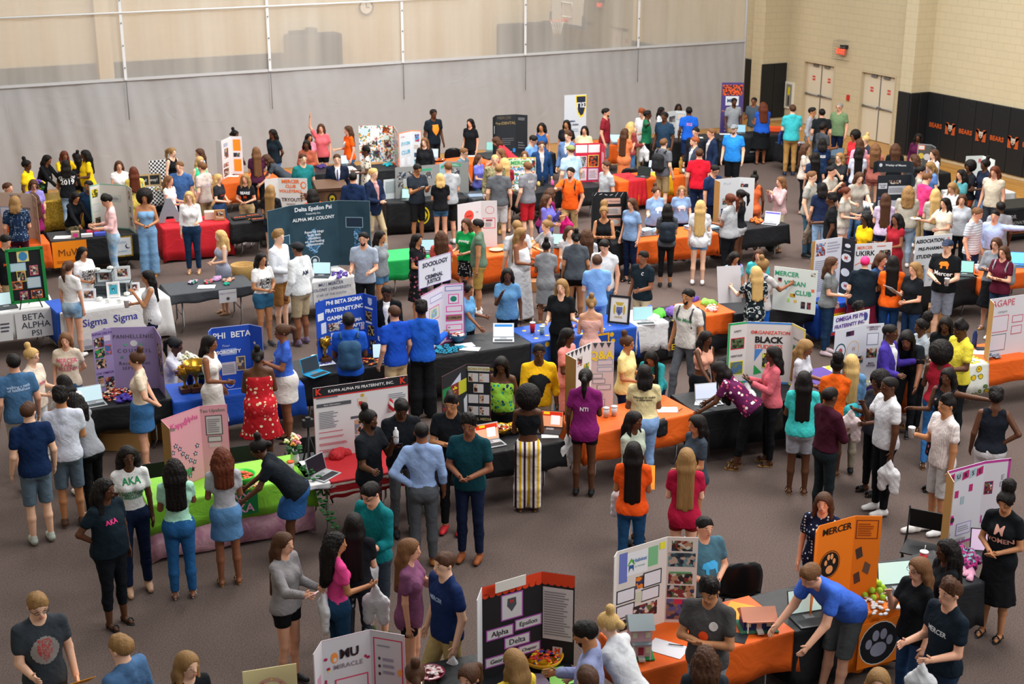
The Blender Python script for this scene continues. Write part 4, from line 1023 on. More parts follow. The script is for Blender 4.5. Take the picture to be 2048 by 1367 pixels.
def laptop(px, py, face, label, col='silver', scr='cfe0ea', z=TH, open_=105, items=(), back=False, sc=1.0):
    """face = direction the screen looks: 0 to the camera, 90 to picture right, 180 away"""
    c = P(px, py, z+.02); t = yaw_of(c, face)
    r = empty('laptop', (c[0], c[1], z), t, label, 'laptop')
    MB().box(-.165*sc, .165*sc, -.115*sc, .115*sc, .003, .017).build('keyboard_deck', mat(col, .4, spec=.5), r, bevel=.004)
    MB().box(-.14*sc, .14*sc, -.01, .095*sc, .0172, .018).build('keys', mat('303236', .6), r); MB().box(-.05, .05, -.095*sc, -.03, .0172, .0178).build('trackpad', mat('8a8c90', .4), r)
    M = Matrix.Translation((0, -.115*sc, .017)) @ Matrix.Rotation(radians(-(open_-90)), 4, 'X').inverted() if False else Matrix.Translation((0, -.115*sc, .017)) @ Matrix.Rotation(radians(open_-90), 4, 'X')
    s = MB().box(-.165*sc, .165*sc, -.008, 0, 0, .22*sc, M).build('lid', mat(col, .4, spec=.5), r, bevel=.003)
    MB().box(-.155*sc, .155*sc, 0, .001, .012, .21*sc, M).build('screen', mat(scr, .2, emit=.55), s)
    for k, (x0, x1, z0, z1, cc) in enumerate(items): MB().box(x0, x1, .001, .0016+.0003*k, z0, z1, M).build('screen_window', mat(cc, .3, emit=.5), s)
    return r
def yaw_of(c, face):
    toc = -c[:2]/np.linalg.norm(c[:2]); f = radians(face); d = cos(f)*toc+sin(f)*RT[:2]; return atan2(d[1], d[0])-pi/2
def sheet(px, py, w, h, rot, col, label, name='paper', cat='paper', z=TH+.004, n=1, items=()):
    c = P(px, py, z); r = tag(MB().box(-w/2, w/2, -h/2, h/2, 0, .002*n).build(name, mat(col, .7)), label, cat)
    r.location = V(c); r.rotation_euler = (0, 0, radians(rot)-YAW); 
    if items: put_items(items, Matrix.Translation((-w/2, -h/2, .002*n)), w, h, r, .001)
    return r
# ---------------------------------------------------------------- stalls: tables with cloths
BK = mat('1b1d21', .55, None, .6, 4); OR = mat('e0601a', .6, None, .6, 4); RD = mat('c8202c', .65, None, .5, 4); LM = mat('86cc3a', .6, None, .5, 5); BLU = mat('1b4fb4', .65, None, .5, 4); WH = mat('dcdcdc', .7, None, .4, 4)
GLD = mat('a8862a', .35, ('candy', '8a6a1c', 'c8a440', 'a8862a'), .3, 40, metal=.5, sc=2.5); GING = mat('e0e0e0', .7, ('check', 'e6e6e6', '1c1c20'), sc=22); GRN = mat('14a050', .6, None, .5, 4); YEL = mat('e0a412', .6, None, .5, 4)
PNK = mat('d89ab4', .7, ('tissue', 'c486a4', 'dca4bc', 'ecbccc'), .7, 6); PRP = mat('4a2e86', .65, None, .5, 4); SUN = mat('dfe0d8', .7, ('sun', '3a2210', 'e8b818', '5a7a4a', 'dfe0d8'), .3, 4, sc=.5); CHAR = mat('3a3e44', .6, None, .5, 4)
FTL = 'folding table under the '
T_ = {}
def TB(key, a, b, cl, clabel, tlabel, **k): T_[key] = table(a, b, tlabel, cl, clabel=clabel, **k); return T_[key]
TB('a1', (-60, 502), (98, 485), OR, 'orange tablecloth below the cardboard display at the left edge', 'folding table below the cardboard display at the left edge', drop=.5)
TB('a2', (102, 482), (276, 465), BK, 'black tablecloth with an orange poster hanging on its front', 'folding table carrying the mint-edged white board', drop=.55)
TB('a3', (60, 404), (172, 393), GLD, 'gold sequin tablecloth between the yellow-shirt group', 'folding table under the gold sequin cloth', drop=.68)
TB('a4', (236, 382), (336, 371), BK, 'black tablecloth behind the checkered cloth near the curtain', 'folding table holding the small chalkboards near the curtain', drop=.6)
TB('a5', (326, 456), (461, 443), RD, 'bright red tablecloth behind the woman in white top and dark jeans', 'folding table under the bright red cloth', drop=.69)
TB('a6', (463, 447), (538, 440), BK, 'black tablecloth under orange lettered shirts right of the red table', 'folding table covered with black and orange shirts', drop=.42)
TB('a7', (446, 366), (594, 350), OR, 'orange tablecloth under the white board with two orange sheets', 'folding table under the white board with two orange sheets', drop=.5)
TB('a8', (616, 348), (690, 341), BK, 'black tablecloth with a purple pile behind the suited speaker', 'folding table behind the suited speaker', drop=.5)
TB('a9', (692, 345), (724, 342), WH, 'white tablecloth under the laptop behind the suited speaker', 'small table under the open laptop behind the suited speaker', drop=.6)
TB('a10', (720, 343), (800, 337), BK, 'black tablecloth in front of the many-coloured dotted board', 'folding table before the many-coloured dotted board', drop=.4)
TB('a11', (800, 331), (893, 323), OR, 'orange tablecloth below the orange-edged swim club board', 'folding table below the orange-edged swim club board', drop=.4)
TB('a12', (895, 333), (983, 322), OR, 'orange tablecloth in front of the woman in black by the curtain', 'folding table with scattered papers before the woman in black', drop=.5, depth=.9)
TB('a13', (972, 316), (1110, 306), BK, 'black tablecloth in front of the black dental board', 'folding table beside the black dental board', drop=.5)
TB('g1', (775, 405), (935, 394), BK, 'black tablecloth with a round yellow emblem under the grey photo board', 'folding table under the grey photo board', drop=.68)
TB('g2', (948, 398), (1010, 391), CHAR, 'charcoal tablecloth behind the person in camouflage', 'folding table behind the person in camouflage', drop=.5)
TB('g3', (1034, 388), (1203, 371), BK, 'black tablecloth under the red-framed board and drinks', 'folding table under the red-framed board', drop=.42)
TB('k0', (1196, 292), (1240, 288), OR, 'orange tablecloth by the curtain behind the dark red shirt', 'folding table with a laptop close to the curtain', drop=.5)
TB('k1', (1238, 363), (1371, 350), OR, 'orange tablecloth below the red and yellow ones', 'folding table under red, orange and yellow cloths', drop=.6)
TB('m1', (1297, 287), (1438, 276), BK, 'black tablecloth below the small white photo board by the curtain', 'folding table below the small white photo board by the curtain', drop=.66)
TB('m2', (1440, 277), (1575, 268), BK, 'black tablecloth with white lettering in front of the purple banner', 'folding table in front of the purple banner', drop=.7)
TB('m3', (1580, 293), (1622, 290), BK, 'black tablecloth nearest the left double doors', 'folding table nearest the left double doors', drop=.5)
TB('m4', (1652, 325), (1740, 318), BK, 'black tablecloth with a laptop in front of the right double doors', 'folding table in front of the right double doors', drop=.5)
TB('w1', (1700, 428), (1842, 414), BK, 'black tablecloth under the dark board with a curved header', 'folding table under the dark board with a curved header', drop=.5)
TB('w2', (1815, 352), (1900, 345), BK, 'black tablecloth next to the wall with orange lettering', 'folding table next to the wall with orange lettering', drop=.5)
TB('w3', (1925, 393), (2030, 384), WH, 'white tablecloth behind the person in the beige linen shirt', 'folding table behind the person in the beige linen shirt', drop=.3)
TB('w4', (2000, 418), (2160, 404), BK, 'black tablecloth with white lettering at the right edge below the wall', 'folding table at the right edge below the wall pads', drop=.68)
TB('j1', (770, 522), (880, 511), GRN, 'bright green tablecloth behind the person in grey shirt and lanyard', 'folding table under the bright green cloth', drop=.38)
TB('j2', (930, 519), (1125, 494), OR, 'orange tablecloth right of the person in the green printed shirt', 'folding table under the white board with a red circle', drop=.5)
TB('q1', (1150, 497), (1266, 481), BK, 'black tablecloth under the black board with white curved lines', 'folding table under the black board with white curved lines', drop=.45)
TB('q2', (1270, 484), (1435, 466), OR, 'orange tablecloth with stacks of folded light blue shirts', 'folding table with stacks of folded light blue shirts', drop=.45)
TB('q3', (1438, 465), (1577, 448), BK, 'black tablecloth with orange tinsel and a silver laptop', 'folding table with orange tinsel and a silver laptop', drop=.4)
TB('v1', (1470, 627), (1640, 607), BK, 'black tablecloth under the white vegan club board', 'folding table under the white vegan club board', drop=.3)
TB('u1', (1640, 612), (1785, 588), BLU, 'blue tablecloth behind the woman with cropped pink hair', 'folding table behind the person with cropped pink hair', drop=.55)
TB('ph', (1830, 574), (1960, 552), BK, 'black tablecloth right behind the black shirt with an orange bear', 'folding table behind the black shirt with an orange bear', drop=.5)
TB('ph2', (1962, 556), (2100, 535), OR, 'orange tablecloth with cups at the right edge', 'folding table with a bright blue laptop at the right edge', drop=.3)
TB('d1', (-70, 633), (109, 612), WH, 'white tablecloth at the left edge behind a handwritten poster', 'folding table at the left edge behind a handwritten poster', drop=.45)
TB('d2', (122, 626), (338, 593), WH, 'white tablecloth hand-lettered in blue script', 'folding table loaded with grey crates and white picture frames', drop=.68)
TB('d3', (340, 590), (508, 570), CHAR, 'charcoal tablecloth scattered with ribbons and a sign on its front', 'folding table scattered with coloured ribbons', drop=.17)
TB('d4', (560, 572), (708, 550), WH, 'white university tablecloth with a row of blue stars', 'folding table under the white cloth with blue stars', drop=.5)
TB('d5', (592, 756), (800, 724), BK, 'black tablecloth under the bright cyan laptop', 'folding table in front of the large royal blue board', drop=.45)
TB('d6', (349, 804), (606, 768), BLU, 'royal blue tablecloth with trophies on its left end', 'folding table with trophies and a bowl of white flowers', drop=.45)
TB('d7', (125, 826), (342, 796), BK, 'black tablecloth below the lilac board', 'folding table below the lilac board', drop=.34)
TB('d8', (298, 1010), (622, 952), LM, 'lime green tablecloth over the pink one', 'folding table under the lime and pink cloths', drop=.36)
TB('d9', (622, 970), (800, 940), WH, 'white tablecloth under the dark red baseball cap pile', 'folding table with a laptop and red fringed runner', drop=.05, L=1.35)
TB('d10', (830, 930), (1127, 881), BK, 'black tablecloth with two gold bowls', 'folding table with two gold bowls beside striped trousers', drop=.34)
TB('c1', (800, 724), (1064, 685), BK, 'long black tablecloth with teal wristbands and a silver laptop', 'folding table with teal wristbands and a silver laptop', drop=.6)
TB('c2', (1066, 685), (1274, 652), BLU, 'blue and gold tablecloth right of the red cup', 'folding table under the blue and gold cloths', drop=.5)
TB('c3', (1278, 651), (1463, 625), BK, 'black tablecloth between the white cloth and the orange one', 'folding table with soft toys and a grey laptop', drop=.6)
TB('o1', (1172, 871), (1392, 824), OR, 'orange tablecloth below the grey question board', 'folding table below the grey question board', drop=.38)
TB('o2', (1396, 826), (1650, 788), BK, 'black tablecloth below the board with blue and green edges', 'folding table below the board with blue and green edges', drop=.55)
TB('f1', (1652, 778), (1830, 749), OR, 'orange tablecloth under the purple one beside the purple blazer', 'folding table beside the purple blazer', drop=.55)
TB('s1', (1905, 735), (2150, 700), OR, 'orange tablecloth behind the sunflower cloth', 'folding table partly under the sunflower cloth', drop=.35)
TB('e3', (1283, 1341), (1588, 1260), OR, 'orange tablecloth with two model houses', 'folding table with two model houses', drop=.4)
TB('h1', (1592, 1262), (1800, 1208), BK, 'black tablecloth under the open laptop being typed on', 'folding table under the orange paw print board', drop=.6)
TB('i1', (1808, 1200), (1966, 1161), BK, 'black tablecloth with purple tinsel left of the black women tee', 'folding table with purple tinsel', drop=.5)
TB('e2', (905, 1412), (1165, 1362), BK, 'black tablecloth under the black board with an orange scalloped edge', 'folding table under the black board with an orange scalloped edge', drop=.5)
TB('e1', (470, 1520), (830, 1462), BK, 'black tablecloth under the dotted white board at the bottom edge', 'folding table under the dotted white board at the bottom edge', drop=.5)
TB('vb', (541, 428), (655, 418), BK, 'black tablecloth below the white volleyball board', 'folding table below the white volleyball board', drop=.5)
def overlay(key, x0, x1, spec, label, drop=.4, dz=.006, d0=-.012, name='tablecloth', cat='tablecloth', D=None):
    """second cloth over part of a table"""
    t = T_[key]; o = cloth_obj(x1-x0, (D or t['d'])+.03, drop, spec, .012 if dz > 0 else .002, z=TH+dz+.006, name=name); c, s = cos(t['rz']), sin(t['rz'])
    o.location = (t['A'][0]+c*x0-s*d0, t['A'][1]+s*x0+c*d0, 0); o.rotation_euler = (0, 0, t['rz']); tag(o, label, cat); return o
def front_sheet(key, x0, x1, z1, h, col, items, label, name='poster', cat='poster', y=-.05, edge=None, tilt=0):
    """sheet hung on the front of a table"""
    t = T_[key]; c, s = cos(t['rz']), sin(t['rz']); o = empty(name, (t['A'][0]+c*x0-s*y, t['A'][1]+s*x0+c*y, 0), t['rz'], label, cat)
    M = surf_frame((0, 0, z1-h), (1, 0, tilt), (0, -1, 0)); w = x1-x0
    MB().box(0, w, 0, h, -.003, 0, M).build('sheet', mat(col, .7) if isinstance(col, str) else col, o)
    if edge: MB().box(-.03, w+.03, -.03, h+.03, -.006, -.0035, M).build('border', edge, o)
    put_items(items, M, w, h, o); return o
overlay('a4', -.02, 1.0, GING, 'black and white checkered cloth by the small chalkboards', .45)
overlay('d8', .012, T_['d8']['L']-.012, PNK, 'mottled pink tablecloth hanging below the lime one', .69, -.014, .016, D=.70)
overlay('c3', -.04, .52, mat('d8d8dc', .7, None, .6, 8), 'white pleated cloth right of the blue and gold table', .45)
overlay('c3', 1.12, T_['c3']['L']+.06, OR, 'orange cloth at the end of the soft toy table', .34)
overlay('c2', -.02, T_['c2']['L']*.8, mat('2450a8', .6, ('floral', '2450a8', '2450a8', 'e0b020', '2450a8', '2450a8'), .4, 5, sc=.5), 'blue flag with gold bands over the table', .42)
overlay('k1', .27, .70, RD, 'red cloth with the black laptop on it', .62); overlay('k1', 1.05, 1.42, YEL, 'mustard yellow cloth under the gold chess piece', .45)
overlay('f1', -.02, 1.05, PRP, 'purple cloth beside the purple blazer', .5); overlay('s1', -.05, .62, SUN, 'white tablecloth printed with large sunflowers', .46)
overlay('h1', .62, T_['h1']['L']+.03, mat('ee7a14', .6, None, .5, 4), 'orange tablecloth with a round black paw print emblem', .62)
overlay('d2', -.05, .3, BLU, 'blue cloth corner at the left end of the hand-lettered table', .6, -.001, .05)
overlay('d9', .25, 1.2, mat('c8242c', .7, ('hs', 'b02028', 'e6dccf', 'b02028', 'b02028'), .4, 8, sc=9), 'red and white fringed runner hanging off the table front', .2)
overlay('f1', .5, 1.15, SUN, 'small sunflower cloth on the table behind the purple blazer', .06, .012)
# sheets hanging on table fronts
S_ = front_sheet
S_('a2', .0, .66, .72, .52, 'f08a10', [('t', 'MuW', .5, .55, .2, '7a3a10', .0), ('l', .1, .15, .8, .12, 2, 'b05010')], 'orange poster with brown hand lettering on the black table')
S_('a2', 1.22, 1.52, .68, .36, 'd0d4d8', [('t', 'Muslim', .35, .75, .075, '6f9cc0', .0), ('t', 'Student', .35, .25, .07, '6f9cc0', .0), ('o', .78, .5, .05, .05, '1c2c50'), ('o', .83, .53, .042, .042, 'd0d4d8')], 'white sign with a crescent on the black and gold table front', edge=GLD)
S_('d1', .76, 1.40, .72, .46, 'd0d0d2', [('t', 'BETA', .45, .78, .15, '2a2c3c', .0), ('t', 'ALPHA', .5, .47, .15, '2a2c3c', .0), ('t', 'PSI', .5, .16, .14, '2a2c3c', .0)], 'white poster hand-lettered BETA ALPHA PSI')
S_('d1', .1, .70, .72, .46, 'd0d0d2', [('l', .7, .3, .25, .4, 3, '4a4c5c')], 'blank-looking white poster left of the BETA ALPHA PSI one')
t = S_('d2', .25, 1.42, .70, .64, WH, [('t', 'Sigma  Sigma', .45, .72, .18, '3a3a9a', .012), ('t', 'Rho', .45, .4, .18, '3a3a9a', .012), ('o', .1, .16, .09, .09, 'c0c0c8'), ('l', .05, .02, .18, .1, 4, '6a6a80')], 'white cloth panel with Sigma Sigma in blue script', y=-.07)
S_('d3', .83, 1.14, .73, .23, 'd0d0d6', [('t', 'Alpha Omicron', .5, .75, .045, '8a84a8', 0), ('o', .5, .3, .03, .03, '4a4c58')], 'small white sign on the front of the ribbon table')
S_('d4', .6, 1.28, .72, .40, 'd6d8dc', [('t', 'MU | MERCER', .5, .86, .08, '4a5070', .01), ('t', 'COLONY | UNIVERSITY', .5, .63, .075, '4a5070', .01), ('t', 'STAR OF THE SOUTH', .5, .38, .06, '6a7088', .0)]+[('g', [((.14+.145*k)+.055*(1 if q % 2 == 0 else .42)*cos(pi/2+q*pi/5)*.6, .12+.11*(1 if q % 2 == 0 else .42)*sin(pi/2+q*pi/5)) for q in range(10)], '2c3470') for k in range(6)], 'white university banner with six blue stars')
S_('g1', .62, .95, .66, .5, BK, [('o', .5, .5, .15, .2, 'e0c818'), ('o', .5, .5, .12, .165, '2a2a18'), ('g', [(.2, .5), (.5, .85), (.8, .5), (.65, .3), (.35, .3)], 'e0c818')], 'round yellow emblem on the black table front', y=-.045)
S_('m2', .75, 1.45, .68, .5, BK, [('t', 'CEF', .55, .7, .17, 'b8b8bc', .0), ('t', 'student group', .5, .3, .07, 'b8b8bc')], 'black cloth front printed with white letters near the purple banner', y=-.045)
S_('w4', .1, 1.4, .66, .55, BK, [('t', 'FOR', .15, .8, .12, 'b0b0b4', .01), ('t', 'INNOVATIVE LIVING', .42, .55, .10, 'b0b0b4', .01), ('l', .2, .1, .5, .25, 3, 'a05020')], 'black cloth front printed FOR INNOVATIVE at the right edge', y=-.045)
S_('h1', .72, 1.22, .66, .5, mat('ee7a14', .6), [('o', .5, .5, .24, .24, 'e8e0d8'), ('o', .5, .5, .23, .23, '16181e'), ('o', .5, .36, .10, .08, '9a9cb0'), ('o', .25, .52, .04, .055, '9a9cb0'), ('o', .41, .68, .042, .06, '9a9cb0'), ('o', .6, .68, .042, .06, '9a9cb0'), ('o', .76, .52, .04, .055, '9a9cb0')], 'round black paw print emblem on the orange table front', y=-.06)
S_('d8', .85, 1.25, .73, .3, '187a40', [('t', 'IVY', .5, .74, .15, 'e8a0c0', .02), ('t', 'AKA', .5, .28, .15, 'e8a0c0', .02)], 'green banner with pink letters on the lime cloth', y=-.07)
S_('c2', .95, 1.3, .7, .45, mat('2048a0', .6), [('t', 'GEORGIA', .5, .7, .1, 'e8c020'), ('t', 'WESTERN', .5, .3, .08, 'e8c020')], 'blue banner with yellow letters right of the blush dress', edge=YEL, y=-.06)
S_('c3', .52, .8, .66, .5, BK, [('t', 'EC', .5, .3, .14, 'c8a820'), ('t', 'ZE', .5, .7, .14, 'c8a820')], 'black cloth front with gold letters behind the walking backpacker')
S_('u1', .1, .5, .7, .5, mat('2a6ab8', .6, ('hs', '1a8a50', 'e0c020', 'c83030', '2a6ab8', '5a3a90'), sc=2.4), [], 'rainbow banner on the blue table front')
# ---------------------------------------------------------------- display boards
B = board; CB = 'a07840'; PHW = ('3a2a24', 'b08468', '2a3a5a', 'c8c0b8', '7a3030', '20242c', '5a6a48')
sh_ = lambda x, y, w, h, c='e2e2e4', b=None: ('r', x, y, w, h, c)+((b,) if b else ())
ln = lambda x, y, w, h, n=6, c='8a8c94': ('l', x, y, w, h, n, c)
ph_ = lambda x, y, w, h, c=None, b=None: ('p', x, y, w, h, c, b) if b else ('p', x, y, w, h, c)
B([(-28, 388), (-4, 384), (63, 387), (72, 396)], 1.65, TH, ['9c8c80', 'b8a698', 'b09c8e'], [[sh_(.2, .55, .5, .3, '6aa8c0')], [('t', 'TREND', .5, .92, .07, '4a4450'), ('t', 'SETTERS', .5, .76, .07, '4a4450'), ('t', 'BETEA', .8, .66, .06, '3a4460', .02), sh_(.02, .45, .25, .22, 'b8c4d4', '6a8ab0'), sh_(.4, .56, .4, .07, 'c4b4aa', '3a4460'), ph_(.05, .12, .22, .15, ('c86a30', '8a3020', '30242c')), ph_(.5, .1, .3, .18), ph_(.55, .36, .2, .14)], [sh_(.2, .75, .5, .12, 'c4b4aa', '4a5060'), sh_(.2, .2, .5, .3, 'c4b4aa', '4a5060')]], 'brown cardboard display board at the left edge', back=CB)
B([(178, 372), (199, 366.6), (251, 369.7), (262.5, 377)], 1.65, TH, 'ccc8c0', [[ph_(.2, .72, .55, .18, ('c8b018', '4a4818')), sh_(.2, .4, .6, .16, 'c4c4c0', '9ab8a8'), ph_(.3, .06, .5, .2, ('6a6030', '2a2430'))], [sh_(.4, .62, .35, .12, 'c8c8c4', '9ab8a8'), ln(.42, .64, .3, .08, 4)], [ph_(.3, .7, .4, .2), ph_(.3, .4, .4, .15), ph_(.3, .12, .4, .2)]], 'white board with mint green edges behind the pink shirt', edge='6aa890')
B([(430.8, 279), (442, 281.5), (461.5, 272.5), (483, 272.6)], 1.65, TH, ['d8d8dc', 'd8d8dc', 'd8d8dc'], [[], [ph_(.25, .5, .4, .25), ph_(.1, .28, .5, .1), ph_(.1, .04, .5, .2), ln(.2, .8, .5, .1, 3, '7a94b8')], [sh_(.15, .62, .7, .3, 'f08a20'), ph_(.15, .46, .6, .11), sh_(.15, .08, .7, .32, 'f08a20')]], 'white board with two orange sheets and brown side', back=CB)
MOS = mat('d8dcd8', .6, ('mosaic', 'e8e8e8', '4a90c0', 'e8e8e8', 'e0a030', 'e8e8e8', '3a8a5a', 'e8e0e0', 'e8e8e8', 'd05030'), sc=1.3)
B([(717, 251.5), (763, 250.8), (787.6, 251.8), (795, 264)], 1.65, TH, [MOS, MOS, MOS], [[sh_(.1, .75, .3, .18, 'c8dce8'), sh_(.5, .7, .4, .22, 'e4e4e4'), ph_(.3, .4, .2, .15), ph_(.55, .45, .25, .14), ph_(.25, .15, .25, .15), ph_(.6, .12, .3, .2)], [ph_(.1, .8, .5, .16, ('c86a30', '6a2a20')), ph_(.15, .4, .6, .2), ph_(.2, .1, .5, .2), sh_(.1, .62, .5, .12, 'd8e8e0')], [sh_(.2, .7, .6, .22, 'e4dcd8'), sh_(.2, .3, .6, .2, 'b8d4c8')]], 'board covered in many-coloured dots near the curtain')
B([(797, 266), (823.6, 260.4), (843, 261)], 1.65, TH, 'd4d8de', [[('t', 'SWIM', .5, .68, .13, '7ac0dc', .02), ('t', 'CLUB', .5, .45, .13, '4ab0d8', .02), ('t', 'I love', .3, .88, .06, 'e09a90'), sh_(.15, .1, .25, .2, 'e4e8f0'), sh_(.6, .1, .25, .2, 'e4e8f0')], [ph_(.3, .7, .45, .2, ('1a2a60', '3aa0d8', 'c04050')), ln(.2, .5, .6, .12, 3, 'c8a888'), ph_(.2, .28, .6, .12, ('7a2a20', '3a5070')), ph_(.2, .08, .6, .14, ('2a6a80', '6ab0c0'))]], 'orange-edged white swim club board', edge='f07a1c')
B([(985.6, 235), (991.5, 230.5), (1031.7, 228.5), (1055, 230)], 1.72, TH, '23262b', [[sh_(.4, .55, .2, .2, 'c8d4dc')], [('t', 'MERCER', .42, .92, .10, '6a5c48', .0), ('t', 'Pre-DENTAL', .48, .78, .10, '9a8458', .01), ln(.3, .2, .6, .2, 4, '5a5a60')], [ln(.2, .85, .6, .08, 2, '8a8a90'), ln(.2, .1, .6, .2, 3, '6a6a70')]], 'black pre-dental board near the curtain')
B([(767, 359.5), (799, 356.4), (818, 358)], 1.18, TH, 'c4ccd0', [[ln(.1, .3, .8, .6, 9, '8a9aa0')], [sh_(.1, .5, .35, .3, 'd0c060'), sh_(.55, .3, .35, .3, 'd0c060'), ln(.1, .1, .8, .15, 3, '9a9a80')]], 'pale board with yellow patches left of the grey photo board')
GP = ('4a4a50', '8a8c90', 'b0b4b8', '2a3a4a', '6a5a50')
B([(790, 335), (879, 328), (892, 322), (937, 324)], 1.44, TH, ['8a8c8c', '9ab4c0', '8c8e8c'], [[sh_(.52, .82, .3, .07, '3aa07a'), ph_(.04, .6, .2, .24, GP), ph_(.28, .62, .2, .22, GP), ph_(.66, .56, .16, .22, GP), ph_(.06, .34, .25, .18, GP)], [sh_(.2, .82, .6, .1, '3aa07a')], [sh_(.1, .84, .55, .1, '3aa07a'), ln(.14, .86, .46, .06, 2, 'd8e8e0'), ph_(.2, .6, .4, .18, GP), sh_(.25, .3, .4, .2, 'a8aaac')]], 'grey folding photo board behind the short blond hair')
B([(1010, 320), (1018, 315.4), (1071.7, 314.3)], 1.5, TH, MOS, [[], [sh_(.04, .74, .8, .2, 'c8e0c0'), ('t', 'MERCER', .42, .84, .12, '3aa050', .03), ('t', 'EDUCATION', .48, .65, .10, '3a9ad0', .03), ('t', 'IN', .5, .45, .11, '3aa050', .03), ('t', 'ACTION', .48, .26, .12, '2a9a8a', .03), ph_(.86, .6, .12, .3)]], 'colourful education board behind the grey back-printed shirt', edge='e0d050')
B([(1149.7, 287), (1202, 285.5), (1210, 292)], 1.65, TH, ['c0203c', 'c0203c'], [[sh_(.04, .76, .44, .2, 'dcdce0'), sh_(.52, .76, .44, .2, 'dcdce0'), ph_(.1, .4, .34, .26, GP, 'e0d8d0'), ph_(.54, .4, .36, .28, ('3a2a24', '8a5a40', '1c2430', 'c04020'), 'e8d860'), sh_(.1, .06, .34, .28, 'd8c4cc', 'e8e8f0'), ln(.12, .1, .3, .2, 5), sh_(.54, .06, .36, .28, 'd8c4cc', '7a6ab0'), ln(.57, .1, .3, .2, 5)], [sh_(.2, .5, .6, .3, 'd8a0b0')]], 'red board with framed white sheets behind the orange polo')
B([(1335, 223.5), (1352.8, 221), (1372, 222)], 1.48, TH, 'bfc4c6', [[ph_(.2, .6, .7, .22, GP), ph_(.2, .2, .7, .2, GP)], [sh_(.1, .68, .75, .2, 'c8b8a8', '6a90b0'), sh_(.1, .4, .7, .2, 'c8c8cc'), ph_(.2, .08, .5, .2, GP)]], 'small white photo board close to the curtain behind the blue tee')
B([(1441, 363.5), (1430, 358.8), (1479, 354.3), (1509.7, 356)], 1.65, TH, 'c9ccd0', [[], [ph_(.35, .4, .2, .14), ph_(.3, .15, .2, .16, ('2a3a9a', 'c8906a', '1a2a60')), ('t', 'M o d', .5, .88, .07, '9aa8b8', 0)], [ph_(.1, .78, .5, .08), ln(.1, .6, .6, .1, 3, 'a8bcc8'), ('t', 'in', .2, .9, .05, '9aa8b8', 0)]], 'white folding board with brown outer side behind the grey tee', back=CB)
B([(1184, 391), (1187, 384.5), (1253, 383), (1257, 394)], 1.65, TH, '1c1d20', [[], [sh_(.32, .74, .5, .12, 'd8a898'), ('t', 'Our Outcomes', .57, .8, .05, '3a2a2a', .0), sh_(.42, .5, .42, .16, 'e0c8c0', 'c88a78'), ln(.45, .52, .36, .12, 4), sh_(.48, .24, .36, .18, 'e09a80'), ('o', .66, .33, .09, .06, 'd8d0cc')]+[('g', [(.02+.16*k, .93+.03*sin(k)), (.1+.16*k, .97+.03*cos(k*1.4)), (.1+.16*k, .955+.03*cos(k*1.4)), (.02+.16*k, .915+.03*sin(k))], 'c8ccd4') for k in range(6)]+[('g', [(.05+.1*k, .1+.05*sin(k*2)), (.14+.1*k, .12+.05*sin(k*2+2)), (.14+.1*k, .105+.05*sin(k*2+2)), (.05+.1*k, .085+.05*sin(k*2))], 'c8ccd4') for k in range(8)], []], 'black board with white curved lines and pink sheets')
B([(529, 358.5), (556, 355.5), (614, 356.5)], 1.65, TH, 'd2d0ce', [[], [('t', 'MERCER', .42, .92, .10, 'ec6a1c', .03), ('t', 'CLUB', .42, .81, .09, 'ec6a1c', .03), ('t', 'VOLLEYBALL', .42, .70, .085, 'ec6a1c', .03), ('t', 'TRYOUTS', .45, .5, .10, '4a2420', .02), ln(.25, .38, .4, .05, 1, '9a8a8a'), ('o', .86, .84, .06, .075, 'ec6a1c'), ('o', .87, .84, .04, .05, 'd2d0ce'), ph_(.75, .5, .22, .16, ('2a2430', 'c0a088', '7a3a2a'))]], 'white volleyball tryouts board with orange lettering')
dep = mat('1c3644', .55, ('soft', '17303c', '1e3a48', '24404e'), sc=1)
lion = mat('2c5878', .6, ('camo', '1c3644', '24506e', '3a6a94', '1c3644', '7aa8d0', '2c5878'), sc=.7)
B([(533.3, 422), (579.5, 410.7), (674.8, 400.5), (739.4, 401.5)], 1.96, TH, [dep, dep, dep],
  [[('m', .05, .12, .5, .3, lion), sh_(.55, .42, .36, .14, '24485e', '9ab0bc')], [('m', .28, .2, .36, .44, lion), ('t', 'Delta Epsilon Psi', .48, .92, .105, 'dfe4ea', .025), ('t', 'Fraternity Inc.', .48, .845, .05, 'c8d0d8'), ('t', 'ALPHA MU COLONY', .48, .765, .085, 'e4e8ec', .02), ('t', 'Revered kings\nbuilt with\ndiscipline\non everlasting\ncommitment', .48, .47, .065, 'dfe6ee', .015), ('o', .47, .12, .09, .09, 'c8d0d8'), ('o', .47, .12, .078, .078, '24404e'), ('o', .47, .12, .04, .04, 'c8d0d8')], [('m', .45, .1, .3, .6, lion), sh_(.25, .6, .5, .14, '1a2c40', '8aa4b4')]], 'large dark blue board lettered Delta Epsilon Psi', edge='8aa0a8', edgew=.006)
B([(915, 409), (962, 401.5), (994, 401)], 1.65, TH, 'd4d4d8', [[('o', .48, .72, .11, .11, 'd8483c'), ('t', 'spartan', .48, .72, .04, '5a2020'), ('t', 'THE', .82, .78, .03, '5a7aa8')], [('o', .55, .8, .085, .075, 'c83c4c'), ('o', .55, .8, .076, .066, 'd4d4d8'), sh_(.15, .42, .7, .2, 'd4d4d8', 'd83c5c'), sh_(.3, .56, .4, .04, '8a3a4a'), ln(.25, .44, .5, .1, 5, '8a8c94')]], 'white board with a red circle behind the dark moustached person', back=CB)
